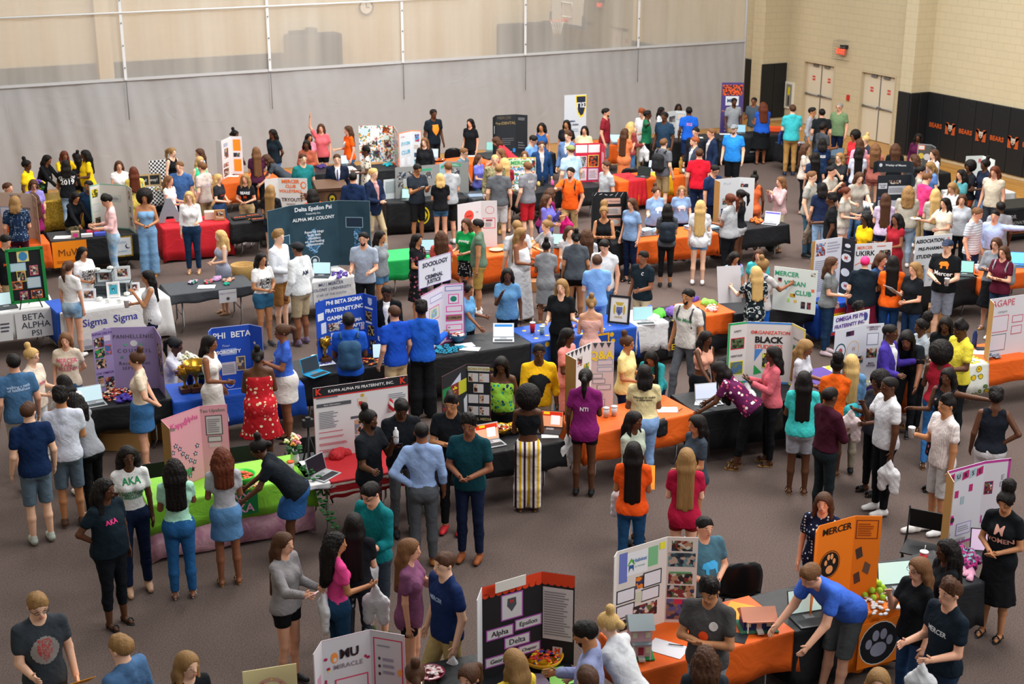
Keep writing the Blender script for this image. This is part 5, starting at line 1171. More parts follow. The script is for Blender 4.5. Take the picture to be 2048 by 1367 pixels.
B([(1625, 483), (1631, 481), (1685, 473)], 1.75, TH, ['b88c50', 'd2d4de'], [[], [ph_(.04, .72, .35, .22, ('a04a38', '6a8ab8', 'c8c8d0', '7a3028')), ln(.45, .75, .5, .2, 4, 'a8a8b8'), ln(.05, .1, .85, .55, 16, '9a9cac')]], 'tall white text board beside the pink-haired person')
B([(1685, 475), (1711, 481)], 1.72, TH, ['20222a'], [[('o', .45, .88, .06, .035, 'dadce4'), ('o', .4, .66, .1, .075, 'dadce4'), ('o', .4, .4, .09, .07, 'dadce4'), ('o', .5, .16, .09, .07, 'dadce4'), ('t', 'M', .4, .66, .09, 'c04030'), ('t', 'M', .5, .16, .08, 'c04030'), ln(.2, .77, .6, .04, 1, '8a8c94')]], 'narrow black board with white speech bubbles')
B([(1709, 488), (1785, 484)], 1.65, TH, ['d6d8dc'], [[('t', 'MERCER', .28, .92, .075, 'e0602c', .01), ('t', 'UKIRK', .3, .81, .12, '24262c', .02), ph_(.66, .68, .15, .18), ph_(.82, .66, .16, .2), ln(.6, .92, .3, .04, 1, 'd8786a'), ('g', [(.05, .6), (.25, .68), (.6, .58), (.6, .56), (.25, .66), (.05, .58)], 'e0704a'), ph_(.5, .2, .2, .3)]], 'white board lettered MERCER UKIRK')
B([(1832, 474), (1905, 467)], 1.65, TH, ['d2d6dc'], [[('t', 'ASSOCIATION', .40, .9, .088, '1e2024', .035), ('t', 'PRE-PHARMACY', .48, .75, .08, '1e2024', .03), ('t', 'STUDENTS', .34, .6, .088, '1e2024', .03), ('o', .9, .9, .03, .04, 'd88a80'), sh_(.05, .1, .3, .25, '9ab0d0'), ph_(.1, .28, .2, .15), ln(.45, .1, .4, .3, 4, 'a8b4c4')]], 'white board lettered ASSOCIATION PRE-PHARMACY STUDENTS')
B([(1549, 531.5), (1636, 542)], 1.48, TH, ['d4dcd8'], [[('t', 'MERCER', .3, .85, .11, '2a9a70', .02), ('t', 'VEGAN', .5, .65, .11, '2a9a70', .02), ('t', 'CLUB', .7, .45, .11, '2a9a70', .02), ph_(.85, .86, .1, .08), ph_(.1, .65, .09, .1), sh_(.26, .5, .06, .07, '6ab0d8'), sh_(.34, .22, .06, .08, 'a8d860'), sh_(.5, .22, .06, .06, 'e0b040'), ph_(.4, .34, .12, .08, ('6a4020', 'c8a030')), ph_(.66, .1, .1, .16, ('2a2c40', '5a4040')), ph_(.8, .1, .09, .16, ('2a2c40', '8a4040')), sh_(.88, .5, .07, .07, 'e0704a')]], 'white board lettered MERCER VEGAN CLUB in green')
B([(1671, 661), (1734, 648), (1768.5, 646)], 1.60, TH, ['d0d2da', 'd0d2da'], [[('t', 'PI', .62, .62, .07, 'c8946a', .01), ('o', .6, .6, .12, .14, 'd8b890'), ('o', .6, .6, .105, .125, 'd0d2da'), ('o', .2, .62, .1, .12, '2a4a50'), ('o', .2, .62, .085, .1, 'd0d2da'), ('o', .2, .62, .04, .05, 'b04a50'), ph_(.35, .86, .25, .08, ('2a2430', '5a2c50')), ph_(.65, .35, .3, .12)], [('t', 'COMMUNITY\nSERVICE', .4, .93, .035, '5a2c50', .02), sh_(.1, .65, .6, .18, 'd8dae4', '8a8ca0'), ph_(.1, .42, .6, .16), ('t', 'MAN\nPOWER', .4, .3, .04, '5a2c50', .02)]], 'white fraternity board behind the purple blazer', back=CB)
hd = B([(1668, 633), (1740, 617.5)], 1.80, 1.58, ['d8dae4'], [[('t', 'OMEGA PSI PHI', .47, .72, .085, '5a3c8c', .03), ('t', 'FRATERNITY INC', .45, .26, .075, '5a3c8c', .03), ('o', .9, .55, .035, .06, '3a4a8c')]], 'white header card lettered OMEGA PSI PHI in purple', name='header_card', cat='sign')
B([(1990, 607), (1981, 598), (2052, 588), (2080, 592)], 1.65, TH, 'cfcbd0', [[], [('t', 'AGAPE', .38, .9, .14, 'c84a5c', .0), ('t', 'campus', .38, .76, .06, '8a8c94', 0), sh_(.06, .42, .5, .26, 'd4ccd4', 'c05a6a'), sh_(.04, .1, .5, .26, 'd4ccd4', '6a6c74'), sh_(.7, .55, .27, .1, 'd4ccd4', 'c05a6a'), sh_(.7, .35, .27, .12, 'd4ccd4', 'c05a6a')], []], 'white board lettered AGAPE in red at the right edge', back=CB)
B([(836.5, 522), (902, 503.5)], 2.12, 1.68, ['d2d4e0'], [[('t', 'SOCIOLOGY', .5, .78, .095, '2c2e48', .03), ('t', '&', .46, .56, .08, '5a7a98', .0), ('t', 'CRIMINAL', .46, .34, .085, '2c2e48', .03), ('t', 'JUSTICE', .46, .17, .085, '2c2e48', .03)]], 'white sign lettered SOCIOLOGY & CRIMINAL JUSTICE', name='sign_board', cat='sign', edge='7a4a98', edgew=.008)
B([(842, 592), (888, 568), (927.6, 565.5)], 1.67, TH, 'd0ccdc', [[sh_(.4, .8, .5, .08, 'd4d4e4', '8a8ac8'), sh_(.35, .5, .4, .2, 'c8d0c0', 'c83c94'), ph_(.42, .53, .24, .14, ('6aa890', 'b8c890', '88a0c8'))], [sh_(.08, .89, .8, .06, 'd4d4e4', '7a78c0'), sh_(.24, .67, .46, .14, 'd8d0dc', 'd83c9c'), ('o', .47, .74, .05, .045, '1c7a6a'), sh_(.12, .53, .74, .08, 'd8d0dc', 'e03ca0'), sh_(.1, .37, .76, .09, '8a6a58', 'e03ca0'), ('t', 'IX UPSILON', .48, .415, .045, '3a2a28', .02), sh_(.12, .21, .74, .08, 'd8d0dc', 'e03ca0'), ('t', 'W', .22, .25, .04, 'a03050'), sh_(.1, .05, .78, .09, '4a5490', 'e03ca0')]], 'lilac board with pink framed labels beside the blue sweater', edge='c83c94', edgew=.012)
RB = '1a48b0'
B([(631, 605.5), (651, 598.5), (726, 586), (752.7, 593.4)], 1.67, TH, [RB, RB, RB], [[sh_(.15, .68, .6, .12, 'dcdce4'), sh_(.45, .45, .5, .18, 'd0d4e4'), sh_(.2, .36, .45, .04, 'd0d4e4'), sh_(.5, .12, .45, .2, 'd0d4e4')], [('t', 'PHI BETA SIGMA', .48, .93, .085, 'e8ecf4', .03, .95), ('t', 'FRATERNITY,INC', .48, .80, .085, 'e8ecf4', .03, .95), ('t', 'GAMMA', .26, .67, .085, 'e8ecf4', .03), ('t', 'IOTA SIGMA', .62, .58, .07, 'e8ecf4', .03), ('t', 'CHAPTER', .78, .49, .075, 'e8ecf4', .03), ph_(.04, .46, .3, .13, ('c8c0b8', '4a3a34', '8a3a34', '9a9890')), sh_(.1, .3, .26, .13, 'c4cce0'), sh_(.72, .36, .13, .08, '7ab0dc'), sh_(.9, .4, .1, .06, 'c8b0c0'), sh_(.6, .26, .3, .05, 'd0d4e4')], [('g', [(.35, .95), (.65, .95), (.65, .86), (.5, .82), (.35, .86)], 'c8d0e4'), sh_(.1, .76, .6, .03, 'e0e4ec'), ph_(.15, .56, .45, .16, ('1a1a1c', 'b89060', '2a241c')), sh_(.15, .52, .45, .03, 'e0e4ec'), ph_(.3, .32, .45, .17, ('1a1a1c', 'd8b868', '2a241c')), ph_(.4, .07, .45, .18, ('1a1a1c', 'c8a880', '2a241c'))]], 'large royal blue board lettered PHI BETA SIGMA')
zb = B([(416.4, 662.5), (423, 655.5), (498, 647.5), (524, 653)], 1.67, TH, [RB, RB, RB], [[], [('t', 'PHI  BETA', .52, .86, .12, 'e4e8f4', .02), ('t', 'Finer', .35, .7, .05, 'b8c4e8', 0), sh_(.2, .55, .42, .1, '8aa0d8'), ('t', 'SORORITY', .41, .6, .07, 'e4e8f4', .04), sh_(.2, .24, .38, .2, 'b8b4c4'), ln(.22, .27, .34, .14, 5), ph_(.62, .3, .2, .2, ('6a5040', 'b8a080', '3a4a68'), 'c8b890'), ('o', .4, .1, .06, .06, 'c8d0e8'), ('o', .4, .1, .05, .05, RB)], [('o', .35, .72, .02, .02, 'd0c8c0'), ph_(.2, .35, .6, .25, ('3a5a4a', '6a7a70')), ph_(.2, .05, .6, .2, ('2a4a50', '6a6a80'))]], 'royal blue board with a dotted white edge lettered PHI BETA', edge='c8d0e8', edgew=.008)
PV = '9684b4'
B([(182.5, 661), (221.5, 654.5), (307.6, 652.5), (321, 668)], 1.65, TH, [PV, PV, PV], [[('t', 'ALPHA DELTA', .5, .93, .045, '5a2c88', .01), ph_(.08, .72, .5, .15), ph_(.08, .55, .5, .15, ('1a6a40', '2a8a50', 'c89880', '2a2a30')), ph_(.1, .38, .5, .15), sh_(.6, .8, .32, .09, 'c8bcd8'), ph_(.62, .58, .32, .16, ('c86090', '3a6aa0', '8a5a48')), ('t', 'CHI OMEGA', .5, .3, .045, '5a2c88', .01), ph_(.1, .08, .3, .18), ph_(.48, .02, .45, .2)], [('t', 'PANHELLENIC', .5, .85, .078, '45404c', .0, 1.15), ('o', .5, .74, .05, .045, 'd0d4d8'), ('t', 'COUNCIL', .5, .62, .078, '45404c', .0, 1.5), ('t', 'Recruitment', .48, .42, .07, '45404c', .0, 1.2), ('t', 'SEPT. 5-8', .45, .34, .06, '45404c', .0, 1.3), ('o', .3, .72, .02, .02, '5ab08a'), ('o', .66, .72, .02, .02, '5ab08a'), ('o', .2, .52, .02, .02, '4a8a70'), ('o', .7, .52, .02, .02, '5ab08a')], [ph_(.3, .3, .6, .5), ]], 'lilac folding board lettered PANHELLENIC COUNCIL', tops=[(.96, 1), (1, 1), (1, .94)])
stars = []
for sx, sy in ((.30, .58), (.22, .50), (.12, .38), (.12, .24), (.40, .52), (.47, .44), (.57, .38), (.66, .31), (.76, .27), (.80, .38), (.86, .48), (.70, .18), (.62, .10)):
    stars += [('g', [(sx+.07*(1 if q % 2 == 0 else .45)*cos(pi/2+q*pi/5), sy+.042*(1 if q % 2 == 0 else .45)*sin(pi/2+q*pi/5)) for q in range(10)], '2a2228'), ('o', sx, sy, .014, .016, 'a8b8d0')]
B([(340, 857), (323, 839), (399, 812), (454, 808)], 1.65, TH, ['dc9aa8', 'dfa0ac', 'dfa0ac'], [[], [('t', 'Alpha', .16, .82, .075, '2a7a5a', .0), ('t', 'Kappa', .42, .85, .10, 'e05a9a', .01), ('t', 'Alpha', .74, .88, .09, 'e05a9a', .01), ('t', '08', .56, .16, .13, '2a9a5a', .02)]+stars, [('t', 'Tau Upsilon', .45, .93, .06, '2a6a50', .0), sh_(.2, .6, .55, .25, 'c8c4c4', '5a5458'), ln(.24, .62, .46, .2, 7, '8a8488'), sh_(.25, .5, .45, .06, 'c8c4c4', '6a6468'), sh_(.25, .42, .42, .05, 'd0b8bc')]], 'pink folding board with black stars and 08', back=CB, edge='c8305a', edgew=.004)
kap = [[('r', 0, .87, 1, .13, '23262b'), ('r', 0, .855, 1, .018, 'c83030'), ('t', 'KAPPA ALPHA PSI FRATERNITY, INC.', .5, .93, .052, 'e8e8ea', .02), ('t', 'K', .05, .935, .11, 'e04030', .04), ('t', 'K', .94, .935, .11, 'e04030', .04), ln(.03, .83, .25, .04, 1, '6a6c70'), sh_(.03, .72, .36, .05, '55585e'), ('t', 'Basic Information', .19, .745, .03, 'd0d0d4'), ln(.05, .42, .2, .24, 10, '7a7c84'), ln(.04, .36, .3, .02, 1, 'c84050'), ln(.04, .28, .3, .03, 2, 'c84050'), ln(.04, .18, .34, .04, 2, 'c84050'), ln(.04, .08, .3, .05, 3, 'c84050'), sh_(.38, .5, .2, .035, '55585e'), ph_(.42, .28, .1, .2, ('2a2426', 'c89878', '7a8090')), ph_(.42, .1, .1, .16, ('2a2426', 'b88868', '7a8090')), ('g', [(.46, .78), (.56, .78), (.56, .68), (.51, .6), (.46, .68)], 'd8d0c0'), ('g', [(.468, .73), (.51, .73), (.51, .63), (.468, .68)], 'c83028'), ('g', [(.512, .73), (.552, .73), (.552, .68), (.512, .63)], 'e0b020'), ('o', .51, .81, .025, .022, 'c8a030'), sh_(.78, .68, .2, .1, 'dcdce0'), ln(.79, .7, .2, .08, 3, '8a8c94'), sh_(.8, .52, .08, .09, 'e08a40')]]
B([(625.6, 776.4), (815.3, 749.7)], 1.68, TH, ['dadadd'], kap, 'wide white foam board lettered KAPPA ALPHA PSI FRATERNITY, INC.', lean=.0, edge='c83a40', edgew=.004)
gph = ('7a4030', 'c8a088', '3a2a24', 'd8d0c8')
prof = []
for yy, xs_ in ((.74, (.06, .52)), (.58, (.28,)), (.42, (.06, .52)), (.24, (.06, .52))):
    for x in xs_: prof += [sh_(x, yy, .42, .13, 'd8d4d8'), ph_(x+.02, yy+.01, .16, .11, gph)]
B([(883.5, 753), (933.3, 727.5), (981, 729.6)], 1.65, TH, ['24262a', '22242a'], [[('r', .02, .60, .32, .2, '1c7a44'), ('r', .34, .60, .32, .2, '7a2c30'), ('r', .66, .60, .32, .2, 'b8b830'), ('t', '*', .5, .66, .22, 'e8d020', .03), ('r', .02, .48, .4, .05, '6a2228'), ('r', .02, .34, .4, .08, '1a6a3c'), ('r', .3, .2, .28, .08, '8a2a30'), ('r', .5, .06, .2, .1, 'c8d030'), ('g', [(.85, .5), (1.0, .56), (1.0, .0), (.9, .1)], 'c0c4cc'), ('g', [(.35, .8), (.75, .92), (.75, .76), (.35, .74)], 'b8bcd0')], [sh_(.04, .9, .92, .07, 'd8d4c8'), ('t', 'AFRICAN STUDENTS', .5, .935, .042, 'b09a30', .02)]+prof+[('t', 'SOCIAL MEDIA', .5, .18, .05, 'c8b878', .02)]], 'black folding board with a green red and yellow flag', edge='6a2430', edgew=.006)
B([(1153, 719), (1132, 707), (1183.5, 684.5), (1228.7, 683)], 1.67, TH, ['cfccc8', 'd6d6d8', 'c4b4b4'], [[], [ph_(.45, .72, .18, .14), ph_(.7, .6, .2, .12, ('5a7a40', 'c8b030'))]+[('g', [(.02+.16*k, .99), (.14+.16*k, .99), (.08+.16*k, .9)], '3a3c44') for k in range(6)], [('t', 'Q&A', .42, .80, .16, 'e4c838', .03), sh_(.3, .66, .62, .06, 'c8bcc0', '8a9ab0'), sh_(.3, .56, .62, .05, 'c8bcc0', '8a9ab0'), sh_(.1, .46, .38, .05, 'c8bcc0', '8a8a90'), sh_(.1, .38, .5, .05, 'c8bcc0', '8a8a90'), sh_(.3, .28, .55, .06, 'c8bcc0', '8a8a90'), sh_(.1, .16, .4, .05, 'c8bcc0', '8a8a90'), sh_(.1, .03, .5, .09, 'c8bcc0', '8a8a90')]+[('g', [(.05+.3*k, .99), (.27+.3*k, .99), (.16+.3*k, .91)], '3a3c44') for k in range(3)]], 'grey question and answer board with a pennant edge', back=CB)
OW = 'd2cccb'
B([(1457.4, 647), (1495, 642.5), (1584.5, 645.6), (1611, 659)], 1.65, TH, [OW, OW, OW], [[('t', 'UNITY', .5, .86, .04, '3a3c44', .02), ph_(.2, .58, .65, .16, ('3a4a30', '5a6a48', '2a2420'), 'c83048'), ('t', 'HERITAGE', .5, .46, .04, '3a3c44', .02), ph_(.2, .16, .65, .2, ('4a6a90', '6a7a50'), 'e0d040')], [('t', 'THE', .17, .83, .04, 'c8404c', .01), ('t', 'ORGANIZATION', .53, .83, .072, 'd8402c', .015), ('t', 'OF', .92, .83, .04, 'c8404c', .01), ('t', 'BLACK', .5, .71, .125, '1e2024', .04), ('t', 'STUDENTS', .5, .6, .08, 'd8402c', .02), ('g', [(.2, .56), (.38, .56), (.2, .36)], '4a80c8'), ('g', [(.2, .3), (.38, .18), (.2, .14)], '2a9a50'), ph_(.38, .26, .22, .24, ('2a2a28', 'c8c830', '4a4c48'))], [('t', 'EXCELLENCE', .5, .78, .035, '3a3c44'), ph_(.2, .5, .5, .16, ('8a9a90', '4a5a50'), '2a9a5a')]], 'white board lettered THE ORGANIZATION OF BLACK STUDENTS', edge=['2aa05c', '4a86cc', 'e8d858'], edgew=.03)
dts = []
rd_ = random.Random(9)
for k in range(22): dts.append(('o', rd_.choice((.05, .1, .9, .95)) + rd_.random()*.04-.02, rd_.random()*.95, .012+.008*rd_.random(), .014, rd_.choice(('b02850', 'e0d858', 'b02850'))))
B([(627, 1308), (643.5, 1281.5), (740, 1258.5), (808.5, 1270)], 1.65, TH, ['ccc8cc', 'cfcbcf', 'cdc8cc'], [[sh_(.3, .3, .4, .4, 'c890a8')], dts+[('t', 'MU', .55, .82, .115, '2a1c20', .04), ('t', 'MIRACLE', .52, .70, .06, '8a7a80', .01, 1.1), ('o', .24, .8, .03, .05, 'f09040'), ('o', .25, .78, .015, .02, 'd8d0c8'), ('r', .26, .14, .64, .42, 'cfc8cc', 'd03c60'), ph_(.42, .25, .34, .22)], [('r', .12, .42, .78, .5, 'cfc8cc', 'd03c60'), ln(.2, .84, .5, .03, 1), ('o', .25, .72, .012, .016, '4a3a3c'), ('o', .25, .64, .012, .016, '4a3a3c'), ('o', .25, .56, .012, .016, '4a3a3c'), ln(.35, .55, .35, .2, 3, '9a90a0'), ('o', .85, .6, .02, .035, 'f0a050'), ('r', .12, .02, .78, .34, 'cfc8cc', 'e0d060'), ph_(.25, .04, .5, .22)]], 'white dotted board lettered MU MIRACLE at the bottom edge', edge='b03060', edgew=.003)
B([(484.5, 1343), (592.7, 1326)], 1.30, TH, ['e4d49c'], [[('o', .5, .3, .2, .3, 'd8a890'), ('o', .5, .3, .17, .26, 'ecdca8')]+[('o', .5+.35*cos(q*.5), .3+.5*sin(q*.5), .012, .012, ('d88070', 'e8d060')[q % 2]) for q in range(13)]], 'yellowish hand-drawn poster at the bottom edge', name='poster', cat='poster')
scal = lambda n_: [('o', (k+.5)/n_, .89, .032, .026, 'd8401c') for k in range(n_)]
B([(954.5, 1200), (964, 1174), (1083.8, 1142), (1149.8, 1151)], 1.65, TH, ['c8c8cc', '1c1a1e', '1c1a1e'], [[], scal(9)+[('r', 0, .9, 1, .1, 'd8401c'), sh_(.33, .58, .33, .26, 'c8c4c8', 'a04aa0'), ('g', [(.42, .8), (.56, .8), (.57, .72), (.49, .65), (.41, .72)], '4a4a50'), ('g', [(.46, .78), (.52, .78), (.52, .75), (.46, .75)], 'b03030'), sh_(.08, .40, .42, .1, 'c8c4c8', 'a04aa0'), ('t', 'Alpha', .29, .45, .075, '2a242c', .01), sh_(.56, .43, .42, .1, 'c8c4c8', 'a04aa0'), ('t', 'Epsilon', .77, .48, .066, '2a242c', .01), sh_(.38, .26, .4, .1, 'c8c4c8', 'a04aa0'), ('t', 'Delta', .58, .31, .078, '2a242c', .01), sh_(.06, .1, .45, .09, 'c8c4c8', 'a04aa0'), ('t', 'Georgia', .285, .145, .06, '2a242c', .01), sh_(.62, .14, .34, .08, 'c8c4c8', 'a04aa0'), ('t', 'Chapter', .79, .18, .046, '2a242c', .01)], scal(5)+[('r', 0, .9, 1, .1, 'd8401c'), sh_(.04, .26, .92, .58, 'ccc4c4'), ln(.08, .3, .84, .5, 18, '8a8488'), sh_(.35, .1, .3, .08, 'd8d0cc'), ('t', 'M', .5, .14, .07, 'e0502a', .04)]], 'black folding board lettered Alpha Epsilon Delta with orange scalloped edge')
B([(991, 1166), (1052, 1148)], 1.70, 1.60, ['d4cfc8'], [[]], 'blank cream header card on the black scalloped board', name='header_card', cat='sign')
hab = [('r', .04, .62, .1, .34, '6a78c0'), ('r', .62, .72, .12, .22, '7aba88'), sh_(.2, .68, .25, .26, 'e4e6ea'), ('t', 'Habitat', .45, .84, .055, '3a7ab8', .01), ('t', 'for Humanity', .45, .77, .022, '4a9a80', .01), ('g', [(.2, .8), (.28, .88), (.36, .8), (.33, .8), (.28, .84), (.23, .8)], '5ab04a'), ('g', [(.23, .8), (.33, .8), (.33, .72), (.3, .76), (.26, .76), (.23, .72)], '2a5a98'),
 sh_(.02, .40, .2, .13, 'dcdce4', '2a2c34'), sh_(.55, .50, .2, .15, 'dcdce4', '2a2c34'), sh_(.02, .22, .2, .13, 'dcdce4', '2a2c34'), sh_(.52, .34, .2, .12, 'dcdce4', '2a2c34'), ph_(.38, .5, .1, .14, ('e08030', '5a4030', '2a3a5a')), sh_(.38, .34, .08, .12, 'c8ccb8'), ph_(.34, .18, .1, .12), ph_(.5, .14, .2, .16), ph_(.03, .06, .18, .13, ('2a2a30', '8a9a80')), ph_(.34, .02, .16, .12), ('r', .85, .88, .07, .08, 'e8e040')]
B([(1229, 1113), (1235, 1102.5), (1335, 1073), (1397, 1074.6)], 1.65, TH, ['d4d0cc', 'd8d2cc', 'd8ccc4'], [[], [q[:3]+(q[3]*1.65,)+q[4:] if q[0] in 'rp' else q for q in hab], [q[:3]+(q[3]*2.6,)+q[4:] if q[0] in 'rp' else q for q in [ph_(.15, .84, .26, .12), ph_(.05, .66, .34, .16, ('3a4a50', '6a8a90', '2a3040', 'b8a090')), ('r', .1, .5, .28, .1, '5aa06a'), ph_(.08, .46, .3, .12), ph_(.05, .3, .34, .14), ph_(.05, .04, .34, .24, ('5a5a90', '8a6a5a', '3a3a58')), ('r', .3, .22, .1, .06, 'c83050')]]], 'white photo board with a green and blue house logo')
paw = [('o', .36, .5, .135, .15, '17130f'), ('o', .36, .5, .127, .141, 'f07c14'), ('o', .36, .5, .12, .134, '17130f'), ('o', .36, .44, .045, .045, 'f0a060'), ('o', .25, .53, .018, .03, 'f0a060'), ('o', .32, .59, .018, .032, 'f0a060'), ('o', .41, .59, .018, .032, 'f0a060'), ('o', .48, .53, .018, .03, 'f0a060')]
B([(1632, 1064), (1639, 1051), (1711, 1031), (1765, 1031.5)], 1.65, TH, ['ee7a12', 'ee7a12', 'ee7a12'], [[], [('t', 'MERCER', .5, .90, .10, '2a1a10', .015)]+paw+[('r', .25, .08, .16, .1, 'f07c14', '8a3c10')], [sh_(.1, .74, .75, .2, 'ee7a12', '8a3c10'), ln(.14, .76, .6, .16, 6, 'a84c10'), ('g', [(.1, .6), (.32, .64), (.4, .52), (.18, .48)], '4a3a30'), ('g', [(.5, .46), (.72, .42), (.64, .3), (.42, .34)], '6a5040'), ('g', [(.1, .3), (.3, .34), (.38, .22), (.16, .18)], '5a3a30')]], 'orange board lettered MERCER with a black paw print')
ers = [('g', [(.03+.19*k, .83-.0*k), (.2+.19*k, .85), (.2+.19*k, .95), (.03+.19*k, .93)], ('b0286a', '9ab0b8')[k % 2]) for k in range(5)]+[('t', c, .115+.19*k, .89, .07, '2a2430', .01) for k, c in enumerate('NURSE')]
B([(1909, 963.5), (1896, 942), (1971, 921.5), (2023, 915.7)], 1.65, TH, ['c8b898', 'cac8d0', 'cac4cc'], [[], ers+[('r', .25, .62, .1, .09, 'b0286a'), ('r', .62, .66, .1, .09, 'b0286a'), ('r', .1, .5, .1, .1, '9ab0b8'), ('r', .42, .52, .1, .1, '9ab0b8'), ('r', .14, .28, .14, .12, 'd028a0'), ('o', .25, .34, .03, .035, '3a2430'), sh_(.4, .13, .36, .13, 'd0cce0', '9a94b8'), ln(.42, .16, .3, .08, 3), ln(.06, .12, .2, .08, 3, '8a84a0'), ('t', 'DOCTOR', .4, .05, .07, 'b8b4c0', .01)], [ph_(.1, .58, .26, .14, None, '8a2c50'), ('t', 'E\nD\nI', .75, .68, .09, '9a98a4', .0), ('r', .05, .2, .05, .1, 'b0288a')]], 'white board with a purple edge behind the black women tee', back=CB, edge='b03a8c', edgew=.03)
wes = mat('22282f', .6)
B([(1756, 351), (1823, 349), (1830, 357)], 1.5, TH, [wes, wes], [[sh_(.04, .62, .26, .16, 'c8ccd4'), ('t', 'Worship\nStudy', .17, .7, .045, '2a3038', .01), sh_(.34, .45, .6, .24, 'c0c4cc'), ln(.36, .5, .5, .15, 5), ph_(.35, .75, .35, .1), sh_(.06, .1, .3, .2, 'b8bcc8'), sh_(.45, .08, .4, .2, 'b8bcc8'), ph_(.05, .33, .2, .06, ('6a3a60', '3a5a90'))], []], 'dark board with white sheets below the curved header')
B([(1748, 324), (1756, 321), (1820, 322), (1827, 325)], 1.74, 1.49, [wes, wes, wes], [[], [('o', .1, .62, .035, .04, 'c8ccd4'), ('t', 'Wesley of Macon', .57, .62, .062, 'd0d4da', .02)], []], 'dark curved header lettered Wesley of Macon', name='header_card', cat='sign')
B([(1836, 287), (1863, 289), (1872, 294)], 1.46, TH, ['4a4844', '3a3c40'], [[sh_(.1, .82, .4, .12, 'c8c0bc', 'd0602c'), ('o', .3, .6, .07, .07, 'b8a040'), ('o', .75, .58, .08, .08, 'b8b0b0'), ph_(.1, .3, .3, .15), ('r', .1, .1, .35, .14, 'c8602c')], []], 'small dark board with orange patches near the black wall pads', edge='8a8c90')
B([(1932.5, 312), (1966, 311), (1990, 320)], 1.60, TH, ['cfd4d2', 'cfd4d2'], [[('t', 'R', .85, .86, .13, 'c83a3c', .03), ln(.1, .85, .4, .05, 1, '9ab8c0'), ln(.1, .3, .5, .3, 4, 'd8c8c4')], [('t', 'C', .5, .84, .12, '2a9a4a', .03), ln(.2, .4, .6, .2, 3, '9ab8c0')]], 'white board with red and green letters by the black wall pads')
# tall roll-up banners
B([(1444, 165), (1488, 165)], 2.0, .0, [mat('4a3c7c', .6)], [[ph_(.04, .82, .92, .15, ('e0582a', '2a2430', 'e0582a', '7a4a40')), sh_(.2, .68, .6, .13, 'd4d8dc'), ('t', 'MMP', .5, .745, .14, '2a4a80', .03), ('t', 'Minority Mentor\nProgram', .5, .58, .085, 'c88a50', .0), ln(.2, .2, .6, .25, 5, 'a898c8')]], 'tall purple MMP banner at the end of the curtain', name='rollup_banner', cat='banner')
gi = B([(1129, 190.5), (1173, 188)], 2.05, .0, [mat('c6ccd4', .6)], [[('g', [(.5, .99), (1.0, .99), (1.0, .84), (.88, .72), (.74, .70), (.6, .76), (.52, .88)], 'e8c838'), ('g', [(.55, .975), (.96, .975), (.96, .85), (.86, .745), (.75, .725), (.63, .78), (.57, .88)], '20283a'), ('t', 'ΓΙΣ', .76, .86, .17, 'e0e4ea', .03), ('t', 'GAMMA', .30, .66, .07, '3a4a6a', .03), ('t', 'IOTA SIGMA', .38, .615, .065, '3a4a6a', .03), ln(.1, .52, .6, .05, 2, '9aa4b4'), ('r', 0.0, .02, .5, .32, 'd8cca8')]], 'tall white banner with a black and yellow shield by the curtain', name='rollup_banner', cat='banner')
